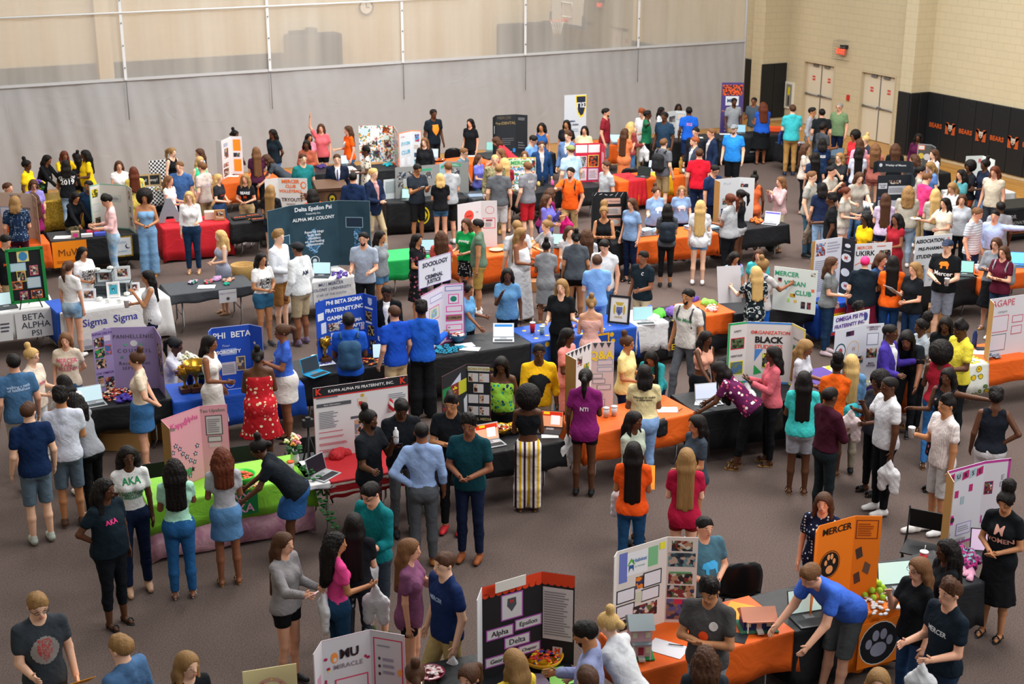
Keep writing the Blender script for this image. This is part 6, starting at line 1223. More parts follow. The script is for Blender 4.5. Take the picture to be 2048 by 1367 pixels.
# ---------------------------------------------------------------- things on and around the tables
def at(px, py, name, label, cat, z=TH+.008, rz=0.0, group=None): return empty(name, P(px, py, z), rz, label, cat, group)
def one(m, px, py, name, col, label, cat, z=TH+.008, rz=0.0, group=None, **k):
    o = m.build(name, col if not isinstance(col, str) else mat(col, .6), None, **k); o.location = V(P(px, py, z)); o.rotation_euler = (0, 0, rz); return tag(o, label, cat, group)
LP = [(14, 613, 10, 'black laptop on the white table at the left edge', '202226', 'b8d0d4'), (697, 329, 10, 'laptop standing behind the suited speaker', '202226', '9fc0d8'), (862, 316, 350, 'laptop on the swim club table', '8a8c90', '9aa8ac'),
 (983, 302, 350, 'laptop with mint screen left of the red dress', '8a8c90', '8ac0b8'), (1229, 286, 0, 'black laptop beside the dark red tee near the curtain', '202226', '9ab4d8'), (1284, 353, 340, 'black laptop on the red and orange cloths', '202226', '202826'), (1306, 341, 340, 'laptop with blue and white screen behind the black one', 'c0c4c8', '9cc0e8'),
 (1479, 266, 0, 'laptop in front of the purple banner', '202226', '7aa0b4'), (1672, 314, 350, 'laptop on the table before the right double doors', '202226', '4a5a68'), (1541, 446, 345, 'silver laptop at the end of the tinsel table', 'silver', 'b8c0e4'), (641, 551, 350, 'laptop in front of the Delta Epsilon Psi board', '202226', 'a8c8d8'),
 (1020, 501, 300, 'laptop beside the red circle board', '8a8c90', 'b0d4cc'), (1118, 492, 350, 'laptop with a wide pale screen behind the grey tee dress', '202226', '9ab8b8'), (853, 504, 0, 'laptop on the green table', '202226', '9ab8c0'), (1007, 678, 0, 'silver laptop alone on the long black table', 'silver', 'dce8f4'),
 (634, 746, 45, 'bright cyan laptop on the corner of the black table', '18a0d0', '2a3238'), (769, 720, 5, 'black laptop right of the royal blue board', '202226', 'b8d4f0'), (500, 741, 0, 'white laptop hidden behind the red flowered dress', 'dcdce0', 'd8dce0'), (187, 807, 15, 'silver laptop at the lilac board', 'silver', 'b4ccd4'),
 (651, 949, 55, 'silver laptop with dark screen on the red fringed runner', 'silver', '1c1820'), (983, 886, 25, 'laptop with an orange screen beside the gold bowls', 'silver', 'e8a080'), (1098, 860, 350, 'dark laptop right of the striped trousers', '202226', 'd8906a'), (1419, 803, 20, 'laptop under the flowered blouse', 'silver', 'b8c0dc'),
 (1290, 644, 15, 'grey laptop beside the framed crest', 'silver', '8fb8bc'), (1624, 1237, 28, 'large open laptop typed on by the bright blue tee', '3a3c40', 'a8bcb4'), (1801, 1180, 25, 'laptop between the paw board and purple tinsel', '3a3c40', 'b8d0c8'), (1978, 1113, 10, 'laptop at the foot of the purple-edged board', '202226', 'c0a8c0'),
 (1929, 548, 5, 'black laptop behind the black bear tee', '202226', '8cc0b8'), (2032, 530, 10, 'bright blue laptop at the right edge', '2a78c8', '6ab8d0'), (816, 399, 350, 'laptop with mint screen below the yellow patched board', '202226', '98c4b8')]
for px, py, f, lb, c, s in LP:
    it = ()
    if 'alone' in lb: it = ((-.14, .14, .16, .2, '3a80c8'), (-.06, .06, .06, .15, 'f0f4f8'))
    if 'orange screen' in lb or 'right of the striped' in lb: it = ((-.15, .15, .15, .205, 'c83018'), (-.12, .0, .04, .16, 'e8e0e0'), (.02, .1, .17, .2, 'e8c020'))
    if 'tinsel table' in lb: it = ((-.15, .15, .17, .2, '5a4ab0'), (-.12, .1, .04, .15, 'e8ecf8'))
    laptop(px, py, f, lb, c, s, items=it, sc=1.12 if py > 1100 else 1.0)
SH = [(130, 474, .42, .26, 8, 'dcd8d4', 'open papers on the black table with the orange poster'), (1335, 819, .28, .2, 0, 'e0e0e6', 'white sign-up sheet with a pen on the orange table'), (1335, 1296, .36, .24, -30, 'dcdce2', 'white sign-up sheet between the model houses'), (1468, 1273, .24, .18, -20, '22242a', 'black folder between the model houses'),
 (1477, 1222, .26, .34, -25, 'f0a030', 'orange-yellow sheet on the orange table near the plastic chair'), (1116, 1352, .22, .3, 20, '9adc70', 'light green sheet beside the candy basket'), (1070, 1358, .26, .2, 0, '8a7a90', 'small magazine below the candy basket'), (930, 690, .28, .2, 20, 'd8d8dc', 'loose white sheet under the blue candy bowl'), (940, 697, .3, .18, -10, 'dcdce0', 'loose white sheet right of the teal wristbands'),
 (823, 324, .24, .16, 0, 'e0e0e4', 'leftmost white sheet on the swim club table'), (857, 322, .24, .16, 10, 'e0e0e4', 'middle white sheet on the swim club table'), (880, 319, .22, .16, -8, 'e0e0e4', 'rightmost white sheet on the swim club table'), (948, 312, .3, .18, 0, 'e0e0e4', 'white sheet on the orange table before the black tee'), (465, 352, .3, .18, 0, 'e4ddd4', 'white sheet on the orange table below the two orange sheets'),
 (413, 573, .3, .22, 5, 'd4d4da', 'white sheet on the left half of the ribbon table'), (500, 436, .32, .22, 10, 'e8a020', 'mustard sheet on the orange lettered shirts'), (745, 936, .3, .22, 12, 'c8c4c4', 'photo leaflet on the red fringed runner'), (1963, 704, .34, .22, -6, 'd8d8e0', 'white printed sheet on the sunflower cloth'), (1967, 697, .26, .18, 0, '22242c', 'black card at the AGAPE board'),
 (1412, 806, .3, .2, -12, 'dcdce4', 'white sheets beside the flowered blouse'), (1100, 872, .22, .12, 0, 'e0e0e0', 'narrow white card in front of the dark laptop'), (1604, 285, .4, .25, 0, 'c8ccd0', 'white papers on the table nearest the left doors'), (1450, 268, .3, .2, 0, 'd8dcdc', 'white sheet beside the grey polo'), (1395, 275, .3, .2, 0, 'd8dcdc', 'white sheet behind the blazers near the curtain'), (955, 390, .4, .3, 10, '7a8ca0', 'blue-grey folded cloth at the camouflage uniform'), (1690, 588, .4, .3, 0, 'd8dce4', 'white and blue leaflets on the blue table')]
for px, py, w, h, r, c, lb in SH: sheet(px, py, w, h, r, c, lb)
for px, py, r in ((1360, 820, 30), (1352, 1290, -40)): one(MB().tube([(-.07, 0, .006), (.07, 0, .006)], .005, 6), px, py, 'pen', '2a2a30', 'dark pen lying on the %s' % ('sign-up sheet on the orange question table' if px == 1360 else 'sign-up sheet between the model houses'), 'pen', rz=radians(r), z=TH+.014)
# boxes and crates
def box(px, py, w, d, h, col, label, z=TH+.008, face=0, name='box', cat='box', items=()):
    c = P(px, py, z); r = empty(name, c, yaw_of(c, face), label, cat); MB().box(-w/2, w/2, -d/2, d/2, 0, h).build('box_body', mat(col, .8), r, bevel=.004)
    if items: put_items(items, surf_frame((w/2, d/2, 0), (-1, 0, 0), (0, 1, 0)), w, h, r, .002)
    return r
box(151, 474, .16, .14, .12, 'a8907c', 'small cardboard box with a pink note', items=(('r', .25, .15, .5, .6, 'e83c9c'),)); box(174, 473, .22, .12, .06, 'd8d8dc', 'flat white box beside the candy bags')
box(187, 465, .26, .16, .05, 'c03050', 'heap of red and blue candy bags nearest the pink shirt'); box(200, 470, .22, .14, .06, '4a5ac0', 'blue candy bag beside the flat white box')
box(440, 440, .22, .06, .22, 'a87c4c', 'brown wooden sign on the red table', items=(('t', 'Theta', .5, .3, .07, 'e8e0d0'), ('p', .2, .5, .6, .35)))
box(421, 437, .24, .2, .16, 'c8b8a8', 'pale box with flowers on the red table'); box(1353, 348, .12, .1, .14, 'e87820', 'small orange box beside the gold chess piece'); box(1023, 303, .2, .15, .1, '3a80c8', 'blue bag on the table before the dental board')
box(1551, 262, .5, .2, .12, 'e05020', 'orange bundle on the table right of the blue blouse'); box(1800, 820, .4, .3, .14, 'c8a8b4', 'red and white box under the sunflower table', z=.004); box(252, 893, .62, .34, .26, 'a07a48', 'large open cardboard box under the lilac board table', z=.004, face=340); box(318, 872, .5, .3, .3, '8a6438', 'second cardboard box behind the denim skirt', z=.004, face=350)
box(1068, 580, .3, .25, .2, 'a87850', 'small cardboard box below the white off-shoulder dress', z=.004); box(1870, 660, .3, .3, .45, 'a87c50', 'tall cardboard box standing on the floor by the grey shorts', z=.004)
GR = mat('7c8488', .8, ('hs', '7c8488', '8a9296', '70787c'), .3, 20, sc=12)
def crate(px, py, z, label, w=.3, h=.22):
    c = P(px, py, z); r = empty('crate', c, yaw_of(c, 350), label, 'crate', 'grey wooden crates'); MB().box(-w/2, w/2, -.1, -.085, 0, h).box(-w/2, -w/2+.015, -.1, .1, 0, h).box(w/2-.015, w/2, -.1, .1, 0, h).box(-w/2, w/2, -.1, .1, 0, .015).box(-w/2, w/2, -.1, .1, h-.015, h).build('crate_body', GR, r); return r
crate(209, 591, TH+.008, 'grey wooden crate, lower left of the stack'); crate(247, 586, TH+.008, 'grey wooden crate, lower right of the stack')
c_ = P(209, 591, TH+.008); r_ = crate(209, 591, TH+.008, 'grey wooden crate on top of the stack'); r_.location = V(c_+np.array([.03, .01, .222]))
def frame(px, py, w, h, col, pic, label, z=TH+.008, face=0, tilt=.2, name='picture_frame'):
    c = P(px, py, z); r = empty(name, c, yaw_of(c, face), label, 'picture frame'); M = surf_frame((w/2, -.02, 0), (-1, 0, 0), (0, 1, tilt)); b = .03 if w < .3 else .035
    MB().box(0, w, 0, b, 0, .018, M).box(0, w, h-b, h, 0, .018, M).box(0, b, b, h-b, 0, .018, M).box(w-b, w, b, h-b, 0, .018, M).build('frame_border', mat(col, .5), r)
    MB().box(b*.5, w-b*.5, b*.5, h-b*.5, .001, .006, M).build('mount', mat('d8d4d0', .6), r)
    put_items([q[:3]+(q[3]/w,)+q[4:] if q[0] in 'rp' else q for q in pic], M, w, h, r, .0065); MB().tube([(0, -.02, h*.5), (0, -.14, 0)], .006, 5).build('stand', mat(col, .5), r); return r
PF = [('p', .2, .2, .12, .55)]
frame(178, 601, .24, .2, 'dcdce0', [('p', .18, .2, .15, .6)], 'white frame with group photo, left of the crates', face=350); frame(246, 559, .27, .23, 'c8ccd0', [('p', .18, .22, .17, .56)], 'grey frame with photo on the right end of the crates', z=TH+.24, face=0)
frame(211, 586, .24, .19, 'd0d4d8', [('p', .18, .2, .15, .6)], 'white frame inside the top crate', z=TH+.25, face=0); frame(228, 595, .22, .27, 'e4e4e6', [('r', .2, .2, .13, .6, '3a9cb0'), ('t', 'EE', .5, .52, .05, '1c2c38')], 'white frame with a teal picture in front of the crates'); frame(267, 586, .23, .18, 'd8dadc', [('p', .18, .2, .14, .6)], 'white frame behind the raised cup')
frame(1236, 648, .36, .46, '1e1f22', [('r', .12, .1, .27, .8, 'd8d4cc'), ('g', [(.36, .6), (.64, .6), (.64, .42), (.5, .28), (.36, .42)], '5a6490'), ('g', [(.3, .76), (.7, .76), (.62, .64), (.38, .64)], 'b8a040'), ('o', .28, .5, .02, .08, 'b8a040'), ('o', .72, .5, .02, .08, 'b8a040'), ('l', .3, .2, .4, .08, 2, 'b8a040')], 'black framed crest standing on the blue cloth', face=345)
# green framed board on a small easel
gb = empty('framed_board', P(60, 602, TH+.1), yaw_of(P(60, 602, TH), 5), 'black board in a bright green frame on a small easel', 'display board'); M = surf_frame((.28, 0, 0), (-1, 0, 0), (0, 1, .12))
MB().box(0, .56, 0, .88, -.01, 0, M).build('board_face', mat('16181b'), gb); MB().box(-.02, .58, -.02, .03, -.012, .02, M).box(-.02, .58, .85, .9, -.012, .02, M).box(-.02, .03, 0, .88, -.012, .02, M).box(.53, .58, 0, .88, -.012, .02, M).build('frame_border', mat('18803c'), gb)
put_items([q[:3]+(q[3]*1.75,)+q[4:] if q[0] in 'rp' else q for q in [sh_(.28, .76, .19, .2, 'd8cc80'), ('o', .45, .86, .07, .075, '3a80b0'), sh_(.08, .6, .23, .13, 'b0ccd4', '8ab0c8'), sh_(.5, .26, .2, .18, 'b8c8cc', '8ab0c8'), ph_(.24, .4, .12, .18, None, 'd8c040'), ph_(.62, .5, .11, .16, None, 'd06078'), ph_(.06, .26, .15, .13, None, 'e07030'), ph_(.26, .04, .11, .15, None, 'b04070'), ph_(.58, .06, .16, .13, None, 'e07030')]], M, .56, .88, gb)
MB().tube([(-.12, .03, .1), (-.18, .1, -.1)], .01, 5).tube([(.12, .03, .1), (.18, .1, -.1)], .01, 5).tube([(0, -.05, .4), (0, -.22, -.1)], .01, 5).build('easel_legs', mat('1c1c1e'), gb)
# lectern
lc = empty('lectern', P(662, 398, .0), yaw_of(P(662, 398, 0), 10), 'wooden lectern with a round crest', 'lectern'); lc.location = V(P(660, 366, 1.22)*[1, 1, 0])
MB().box(-.3, .3, -.22, .2, .0, 1.1).build('lectern_body', mat('5c4230', .5, ('soft', '5c4230', '6a4c36', '523a2a')), lc, bevel=.01); MB().prism([(-.25, 1.1), (.24, 1.1), (.26, 1.16), (-.25, 1.26)], -.34, .34, Matrix(((0, 0, 1, 0), (1, 0, 0, 0), (0, 1, 0, 0), (0, 0, 0, 1)))).build('reading_top', mat('5a4232', .5), lc)
put_items([('o', .5, .5, .1, .12, '1c1a18'), ('o', .5, .5, .06, .07, 'b8a020'), ('g', [(.42, .52), (.58, .52), (.5, .34)], '1c1a18')], surf_frame((.3, .2, .75), (-1, 0, 0), (0, 1, 0)), .6, .35, lc, .004)
# chalkboards, big letters
for px, py, lb in ((306, 372, 'right wooden framed chalkboard lettered in white'), (284, 374, 'left wooden framed chalkboard near the yellow flowered dress')):
    frame(px, py, .38, .28, 'b09468', [('r', .08, .1, .32, .8, '1e2022'), ('t', 'Pansy?', .5, .5, .09, 'd0d0d0')], lb)
o = one(MB().box(-.25, .25, -.02, .02, 0, .5), 322, 362, 'checkered_stand', GING, 'upright checkered stand behind the chalkboards', 'stand')
v, f = text_mesh('A', .62, bold=.06); bm_ = bmesh.new(); vs_ = [bm_.verts.new((p[0], 0, p[1]+.24)) for p in v]; [bm_.faces.new([vs_[i] for i in q]) for q in f]; g_ = bmesh.ops.extrude_face_region(bm_, geom=bm_.faces[:]); bmesh.ops.translate(bm_, vec=(0, .06, 0), verts=[e for e in g_['geom'] if isinstance(e, bmesh.types.BMVert)]); me = bpy.data.meshes.new('standing_letter'); bm_.to_mesh(me); bm_.free()
o = link('standing_letter', me, None, [mat('8a9098', .6)]); o.location = V(P(341, 446, TH+.008)); o.rotation_euler = (0, 0, yaw_of(P(341, 446, TH), 0)+pi); tag(o, 'large grey standing letter A on the red table', 'letter')
# flowers
def bouquet(px, py, z, n, r, cols, label, h=.2, vase='1c1c40', leaf='2a5a30', seed=1):
    rr = random.Random(seed); e = at(px, py, 'flower_bouquet', label, 'flowers', z)
    MB().lathe([(.04, 0), (.055, .06), (.045, .14), (.06, .17)], n=14).build('vase', mat(vase, .4), e)
    m = MB(); q = MB()
    for i in range(n):
        a = rr.random()*2*pi; t = r*sqrt(rr.random()); p = Vector((t*cos(a), t*sin(a), h+.14+(r-t)*.7+rr.random()*.04)); q.tube([(0, 0, .12), p*.6+Vector((0, 0, .05)), p], .004, 4)
        b = MB()
        for k in range(7): b.ball(p+Vector((.022*cos(k*.9), .022*sin(k*.9), .012*(k % 3))), .02, (1, 1, .7), 7)
        b.build('blossom', mat(cols[i % len(cols)], .7), e)
    for i in range(14): a = i*.9; q.ball((r*.7*cos(a), r*.7*sin(a), h+.06+.03*sin(i*2)), .03, (1.3, 1.3, .35), 6)
    q.build('stems', mat(leaf, .7), e); return e
bouquet(381, 768, TH+.008, 16, .13, ('e8e6c8', 'f0eed8'), 'vase of large white flowers on the blue table', seed=3)
bouquet(405, 772, TH+.008, 5, .06, ('d8a830',), 'small gold flower vase behind the white bouquet', h=.1, seed=5)
bouquet(590, 925, TH+.008, 9, .1, ('e8909c', 'e8e4b8', 'e0e0a8', 'f0a050'), 'pink and cream flowers on the lime table', h=.12, vase='d8d8d8', seed=6)
bouquet(80, 392, TH+.008, 14, .13, ('7a5ab0', 'e8d040', '6a4aa0'), 'purple and yellow flowers on the gold sequin table', h=.12, vase='c8a83a', seed=7)
iv = at(606, 948, 'ivy_garland', 'green leafy garland hanging over the right end of the lime table', 'garland'); rr = random.Random(2); m = MB()
for i in range(90):
    t = i/90; p = Vector((.02*sin(i*3.1)+.1*rr.random()-.05+t*.18, -.3*t*2+.1*rr.random(), .06*(1-t)+.05*rr.random()-max(0, t-.35)*.85)); m.ball(p, .026, (1, 1, .4), 5)
m.build('leaves', mat('23602c', .7), iv)
for i, (px, py, z) in enumerate(((200, 566, TH+.46), (221, 563, TH+.46), (199, 600, TH+.02), (240, 603, TH+.02), (217, 603, TH+.02), (254, 590, TH+.02))):
    one(MB().ball((0, 0, .03), .035, n=8).ball((.03, .01, .025), .028, n=8).ball((-.025, .015, .025), .028, n=8), px, py, 'white_rose', 'e4e4de', ('white rose on the left end of the top crate', 'white rose on the right end of the top crate', 'white rose at the left frame on the lettered table', 'white rose right of the teal framed picture', 'white rose left of the teal framed picture', 'white rose beside the rightmost white frame')[i], 'flower', z=z-.001)
# trophies, bowls, candy
GM = mat('b8882c', .25, None, 0, metal=.9); WD = mat('4a2a18', .4)
def trophy(px, py, label, s=1.0, bowl=False):
    e = at(px, py, 'trophy', label, 'trophy'); MB().box(-.07*s, .07*s, -.07*s, .07*s, 0, .06*s).build('trophy_base', WD, e, bevel=.004)
    MB().lathe([(.04*s, .06*s), (.015*s, .1*s), (.02*s, .16*s), (.03*s, .18*s), ((.12 if bowl else .07)*s, .25*s), ((.14 if bowl else .075)*s, .34*s), ((.13 if bowl else .068)*s, .34*s), ((.1 if bowl else .05)*s, .25*s), (.01*s, .2*s)], n=20).build('trophy_cup', GM, e)
    for q in (-1, 1): MB().tube([(q*.065*s, 0, .32*s), (q*.12*s, 0, .31*s), (q*.11*s, 0, .24*s), (q*.05*s, 0, .22*s)], .008*s, 6).build('trophy_handle', GM, e)
trophy(371, 783, 'tall gold trophy cup at the front of the blue table', 1.1); trophy(394, 781, 'wide gold bowl trophy on a wooden base', 1.25, True); trophy(651, 722, 'gold trophy before the royal blue board', 1.1)
CAN = ('candy', 'c02020', 'e8c020', 'e8e0d8', 'd06020', '3a6a30')
def pile(m, r, h, n, sd, s=.02):
    rr = random.Random(sd)
    for i in range(n): a = rr.random()*6.28; t = r*sqrt(rr.random()); m.ball((t*cos(a), t*sin(a), h*(1-(t/r)**2)+s*.5), s, (1.3, .9, .6), 6)
    return m
def bowl(px, py, label, col, r=.13, h=.1, fill=CAN, sd=1):
    e = at(px, py, 'bowl', label, 'bowl'); MB().lathe([(r*.5, 0), (r*.9, h*.6), (r, h), (r*.93, h), (r*.8, h*.6), (.01, h*.2)], n=20).build('bowl_shell', col if not isinstance(col, str) else mat(col, .3), e)
    if fill:
        o = pile(MB(), r*.82, h*.5, 60, sd).build('candy_heap', mat('c83020', .5, fill, sc=1.4)); o.location = e.location+Vector((0, 0, h*.55)); tag(o, 'sweets heaped in the '+label, 'candy', kind='stuff')
bowl(916, 683, 'blue bowl by the lilac board', '1c4a6a', .14, .13, ('candy', 'd8c8c8', 'c04040', 'd8a070', 'e8e0e0')); bowl(1000, 868, 'left gold bowl behind the orange laptop', GM, .14, .11); bowl(1030, 864, 'right gold bowl beside the striped trousers', GM, .12, .1, sd=2)
bowl(484, 966, 'green bowl on the lime table', '3ac83c', .17, .12, ('candy', 'd85a30', 'e87840', 'c84020')); bowl(1084, 1328, 'round yellow-rimmed basket by the black board', 'e0a020', .2, .1, ('candy', 'c02020', 'e8c020', 'd83020', 'e06020', '3a3a80'), 4); bowl(674, 544, 'white dish on the purple cloth', 'dcdcdc', .12, .05, ('candy', 'dcdcdc', 'c8ccd0'))
bowl(860, 1352, 'flat maroon dish at the bottom edge', '7a2038', .14, .05, ('candy', 'd8b8b8', '8a2c40', 'e8e0e0'), 5); bowl(992, 501, 'tan tray on the orange table by the red circle board', 'b8a890', .14, .03, None)
for lb, px, py, n, r, cc, sd in (('red candy scattered before the lilac board', 233, 790, 70, .26, ('candy', 'c02830', '8a2030', 'e8d8c8', 'd06a30'), 1), ('red and gold sweets beside the backpack wearer', 735, 722, 30, .2, ('candy', 'c02020', 'd8a030'), 2), ('white candy scattered on the orange paw cloth', 1748, 1207, 60, .24, ('candy', 'e8e4e4', 'c8c8d0'), 3), ('orange and white food on the foil tray', 489, 968, 40, .17, ('candy', 'e0a050', 'd8d0c8', 'c87830'), 4),
                               ('small coloured trinkets under the photo board', 322, 378, 24, .2, ('candy', 'd86a30', 'e8d8a0', '6a8a50'), 5), ('colourful trinkets on the table before the doors', 1598, 288, 30, .3, ('candy', '3a60c0', 'd8d8d8', 'd05030'), 6), ('small cards spread on the black table by the white board', 1855, 553, 50, .28, ('candy', 'd8d8e0', '3a3c48', 'c8a8b0'), 7)):
    o = pile(MB(), r, .02, n, sd, .022).build('candy', mat('c83020', .5, cc, sc=1.3)); o.location = V(P(px, py, TH+.006)); tag(o, lb, 'candy', kind='stuff')
rr = random.Random(5)
for i in range(26):
    a = rr.random()*6.28; t = sqrt(rr.random()); c = P(893, 697, TH+.012+(.014 if i > 15 else 0)); m = MB(); m.tube([(.032*cos(q*pi/7), .032*sin(q*pi/7), 0) for q in range(15)], .009, 5, caps=False)
    o = m.build('wristband', mat('1f8fb0', .5)); o.location = (c[0]+.27*t*cos(a), c[1]+.17*t*sin(a), c[2]); tag(o, 'teal rubber wristband in the loose heap on the long black table', 'wristband', 'teal wristbands beside the blue bowl')
for i in range(11):
    c = P(251, 795, TH+.03); o = MB().ball((0, 0, 0), .05, (1.4, .6, .5), 10).build('sunglasses_case', mat('4a3a9a', .4)); o.location = (c[0]+.07*(i % 4)-.1, c[1]+.08*(i//4)-.1, c[2]+.02*(i % 2)); o.rotation_euler = (0, .2, i*1.1); tag(o, 'shiny purple sunglasses in the heap left of the bun and denim skirt', 'sunglasses', 'purple sunglasses on the lilac board table')
c0 = P(1748, 1190, TH+.008); k = 0
for z, ring in ((0, 8), (.055, 6), (.11, 3)):
    for i in range(ring):
        a = 2*pi*i/ring+z*9; r = (.12, .075, .035)[int(z/.05)]; o = MB().ball((0, 0, 0), .034, n=14).build('tennis_ball', mat('a4cc38', .85, None, .4, 60)); o.location = (c0[0]+r*cos(a), c0[1]+r*sin(a), TH+.045+z); tag(o, 'yellow-green tennis ball in the heap under the paw print board', 'tennis ball', 'tennis balls before the orange board')
# fan of cards at the AGAPE board, cups at the dark board, folded shirts
for i in range(24):
    a = pi*(.05+.9*(i % 12)/11); R_ = .34+.13*(i//12); c = P(2022, 707, TH+.01); o = MB().box(-.035, .035, -.055, .055, 0, .003, ).build('photo_card', mat('4a4c58', .4, ('photo', '2a2a34', '5a6a80', 'c8c8d0', '8a5a40'), sc=1.6)); o.location = (c[0]+R_*cos(a), c[1]+.7*R_*sin(a)-.1, c[2]+.002*i); o.rotation_euler = (0, 0, a-pi/2); tag(o, 'small dark photo card in the fan on the orange table at the AGAPE board', 'card', 'fanned photo cards at the AGAPE board')
for i in range(20):
    c = P(1722, 416, TH+.008); o = MB().lathe([(.028, 0), (.038, .1), (.036, .1), (.025, .01)], n=10).build('paper_cup', mat('d0d8e0', .5)); o.location = (c[0]+.1*(i % 5)-.2, c[1]+.1*(i//5)-.1, c[2]); tag(o, 'small white cup in the rows on the table left of the dark board', 'cup', 'white cups left of the dark board')
for j, (px, py, n) in enumerate(((1272, 471, 4), (1292, 469, 5), (1311, 467, 4), (1385, 457, 3), (1425, 456, 2))):
    c = P(px, py, TH+.008)
    for i in range(n):
        o = MB().box(-.15, .15, -.11, .11, 0, .022).build('folded_shirt', mat('8fa8bc', .85, None, .5, 9), bevel=.008); o.location = (c[0]+.01*(i % 2), c[1], c[2]+.024*i); o.rotation_euler = (0, 0, .05*i); tag(o, 'light blue shirt folded in the %s stack on the orange table' % ('first', 'second', 'third', 'fourth', 'last')[j], 'shirt', 'folded light blue shirts, %s stack' % ('first', 'second', 'third', 'fourth', 'last')[j])
for px, py, lb in ((480, 437, 'black shirt with orange lettering folded by the red table'), (506, 433, 'black shirt with orange lettering folded beside the mustard sheet'), (517, 440, 'black shirt folded at the front of the shirt table')):
    e = at(px, py, 'folded_shirt', lb, 'shirt'); MB().box(-.16, .16, -.12, .12, 0, .03).build('shirt_cloth', mat('1c1c20', .85, None, .5, 9), e, bevel=.008); put_items([('t', 'BEARS', .5, .5, .09, 'e8601c')], Matrix.Translation((-.16, -.12, .03)), .32, .24, e, .001)
# tinsel, cloth heaps, caps
def heap(px, py, lb, cols, w=.3, h=.1, name='cloth_heap', cat='cloth', k='candy', z=TH+.005, rough=.7, sd=3, metal=0.0):
    rr = random.Random(sd); f = Fld((-w, -w, -.01), (w, w, h*2+.06), .014)
    for i in range(12): a = rr.random()*6.28; t = w*.55*sqrt(rr.random()); p = (t*cos(a), t*sin(a), h*.35*rr.random()); f.cone(p, (p[0]+.08*rr.random(), p[1]+.08*rr.random(), p[2]+.02), h*.5, h*.35, k=.03)
    f.noise(.008, 50, sd).cut((0, 0, -1), (0, 0, 0)); v, q = f.net(); o = link(name, npmesh(name, v, q), None, [mat(cols[0], rough, ((k,)+tuple(cols)) if len(cols) > 1 else None, .5, 20, sc=1.2, metal=metal)]); o.location = V(P(px, py, z)); return tag(o, lb, cat)
heap(1511, 444, 'orange and black tinsel beside the silver laptop', ('d86018', '2a1a14', 'e88030'), .26, .08, 'tinsel', 'tinsel', rough=.3); heap(1925, 1125, 'purple and pink tinsel with beads before the purple-edged board', ('8a1c6a', 'c03080', '3a1a3a', '7ac0c8'), .3, .12, 'tinsel', 'tinsel', rough=.3); heap(1930, 1150, 'pale pink crumpled cloth beside the purple tinsel', ('d89ab4',), .2, .05)
heap(672, 908, 'crumpled dark red caps in front of the Kappa board', ('b0222a', 'b8262e'), .27, .15, 'red_cap_heap', 'cap'); heap(773, 331, 'turquoise folded cloth before the dotted board', ('1ca0b0',), .24, .05); heap(640, 335, 'purple pile of cloth behind the suited speaker', ('3c2a68',), .24, .06); heap(676, 552, 'purple patterned cloth left of the pendant wearer', ('4a3488', '5a44a0', '4a3488', 'c8c0e0'), .3, .05, k='floral')
heap(1317, 632, 'bright green soft toy hat with big eyes', ('5ac040',), .15, .11, 'toy_hat', 'hat'); heap(1344, 628, 'purple soft toy hat beside the green one', ('6a4a9a',), .17, .15, 'toy_hat', 'hat', sd=5); heap(1417, 610, 'lime green cap on the folded shirts', ('8ac850',), .19, .12, 'cap', 'cap', sd=6); heap(1386, 602, 'purple cap behind the walking backpacker', ('5a3c98',), .14, .1, 'cap', 'cap', sd=7)
heap(1425, 620, 'white and orange folded shirts under the lime cap', ('d8d8d8', 'e86a20'), .2, .08, sd=8); heap(1305, 640, 'white cap with a dark red brim behind the blue can', ('d8d4d4',), .12, .1, 'cap', 'cap', sd=9); heap(1350, 642, 'black embroidered cloth in front of the toy hats', ('26241c', '8a7a30', '26241c'), .2, .03, sd=10)
heap(1140, 658, 'blue and orange folded flag behind the coral dress', ('2a4aa0', 'e08030', '2a4aa0'), .22, .05, sd=11); heap(880, 322, 'orange and black cloth behind the swim club laptop', ('d8601c', '1c1c20'), .2, .04, sd=12); heap(925, 319, 'black and orange shirts spread by the empty chair', ('1c1c20', 'd8601c', '1c1c20'), .3, .03, sd=13); heap(1015, 305, 'small white trinkets beside the dental board', ('c8ccd0', '5a6a7a'), .15, .03, sd=14)
heap(415, 566, 'pink and green ribbons at the left of the ribbon table', ('2a8a60', 'b8789a', '2a2a30', 'c03040'), .14, .04, 'ribbon_heap', 'ribbon', sd=15); heap(433, 560, 'lavender ribbon bow on the ribbon table', ('b08ab4',), .1, .06, 'ribbon_heap', 'ribbon', sd=16); heap(455, 562, 'peach and grey ribbons in front of the striped sundress', ('d8a080', '6a5a5c', 'c8907a'), .15, .04, 'ribbon_heap', 'ribbon', sd=17); heap(385, 566, 'green and white ribbons near the jacket over the arm', ('1c8060', 'c8a8c0', '1c3040'), .15, .04, 'ribbon_heap', 'ribbon', sd=18); heap(452, 569, 'teal ribbon tails on the ribbon table', ('1c9a80',), .08, .02, 'ribbon_heap', 'ribbon', sd=19)
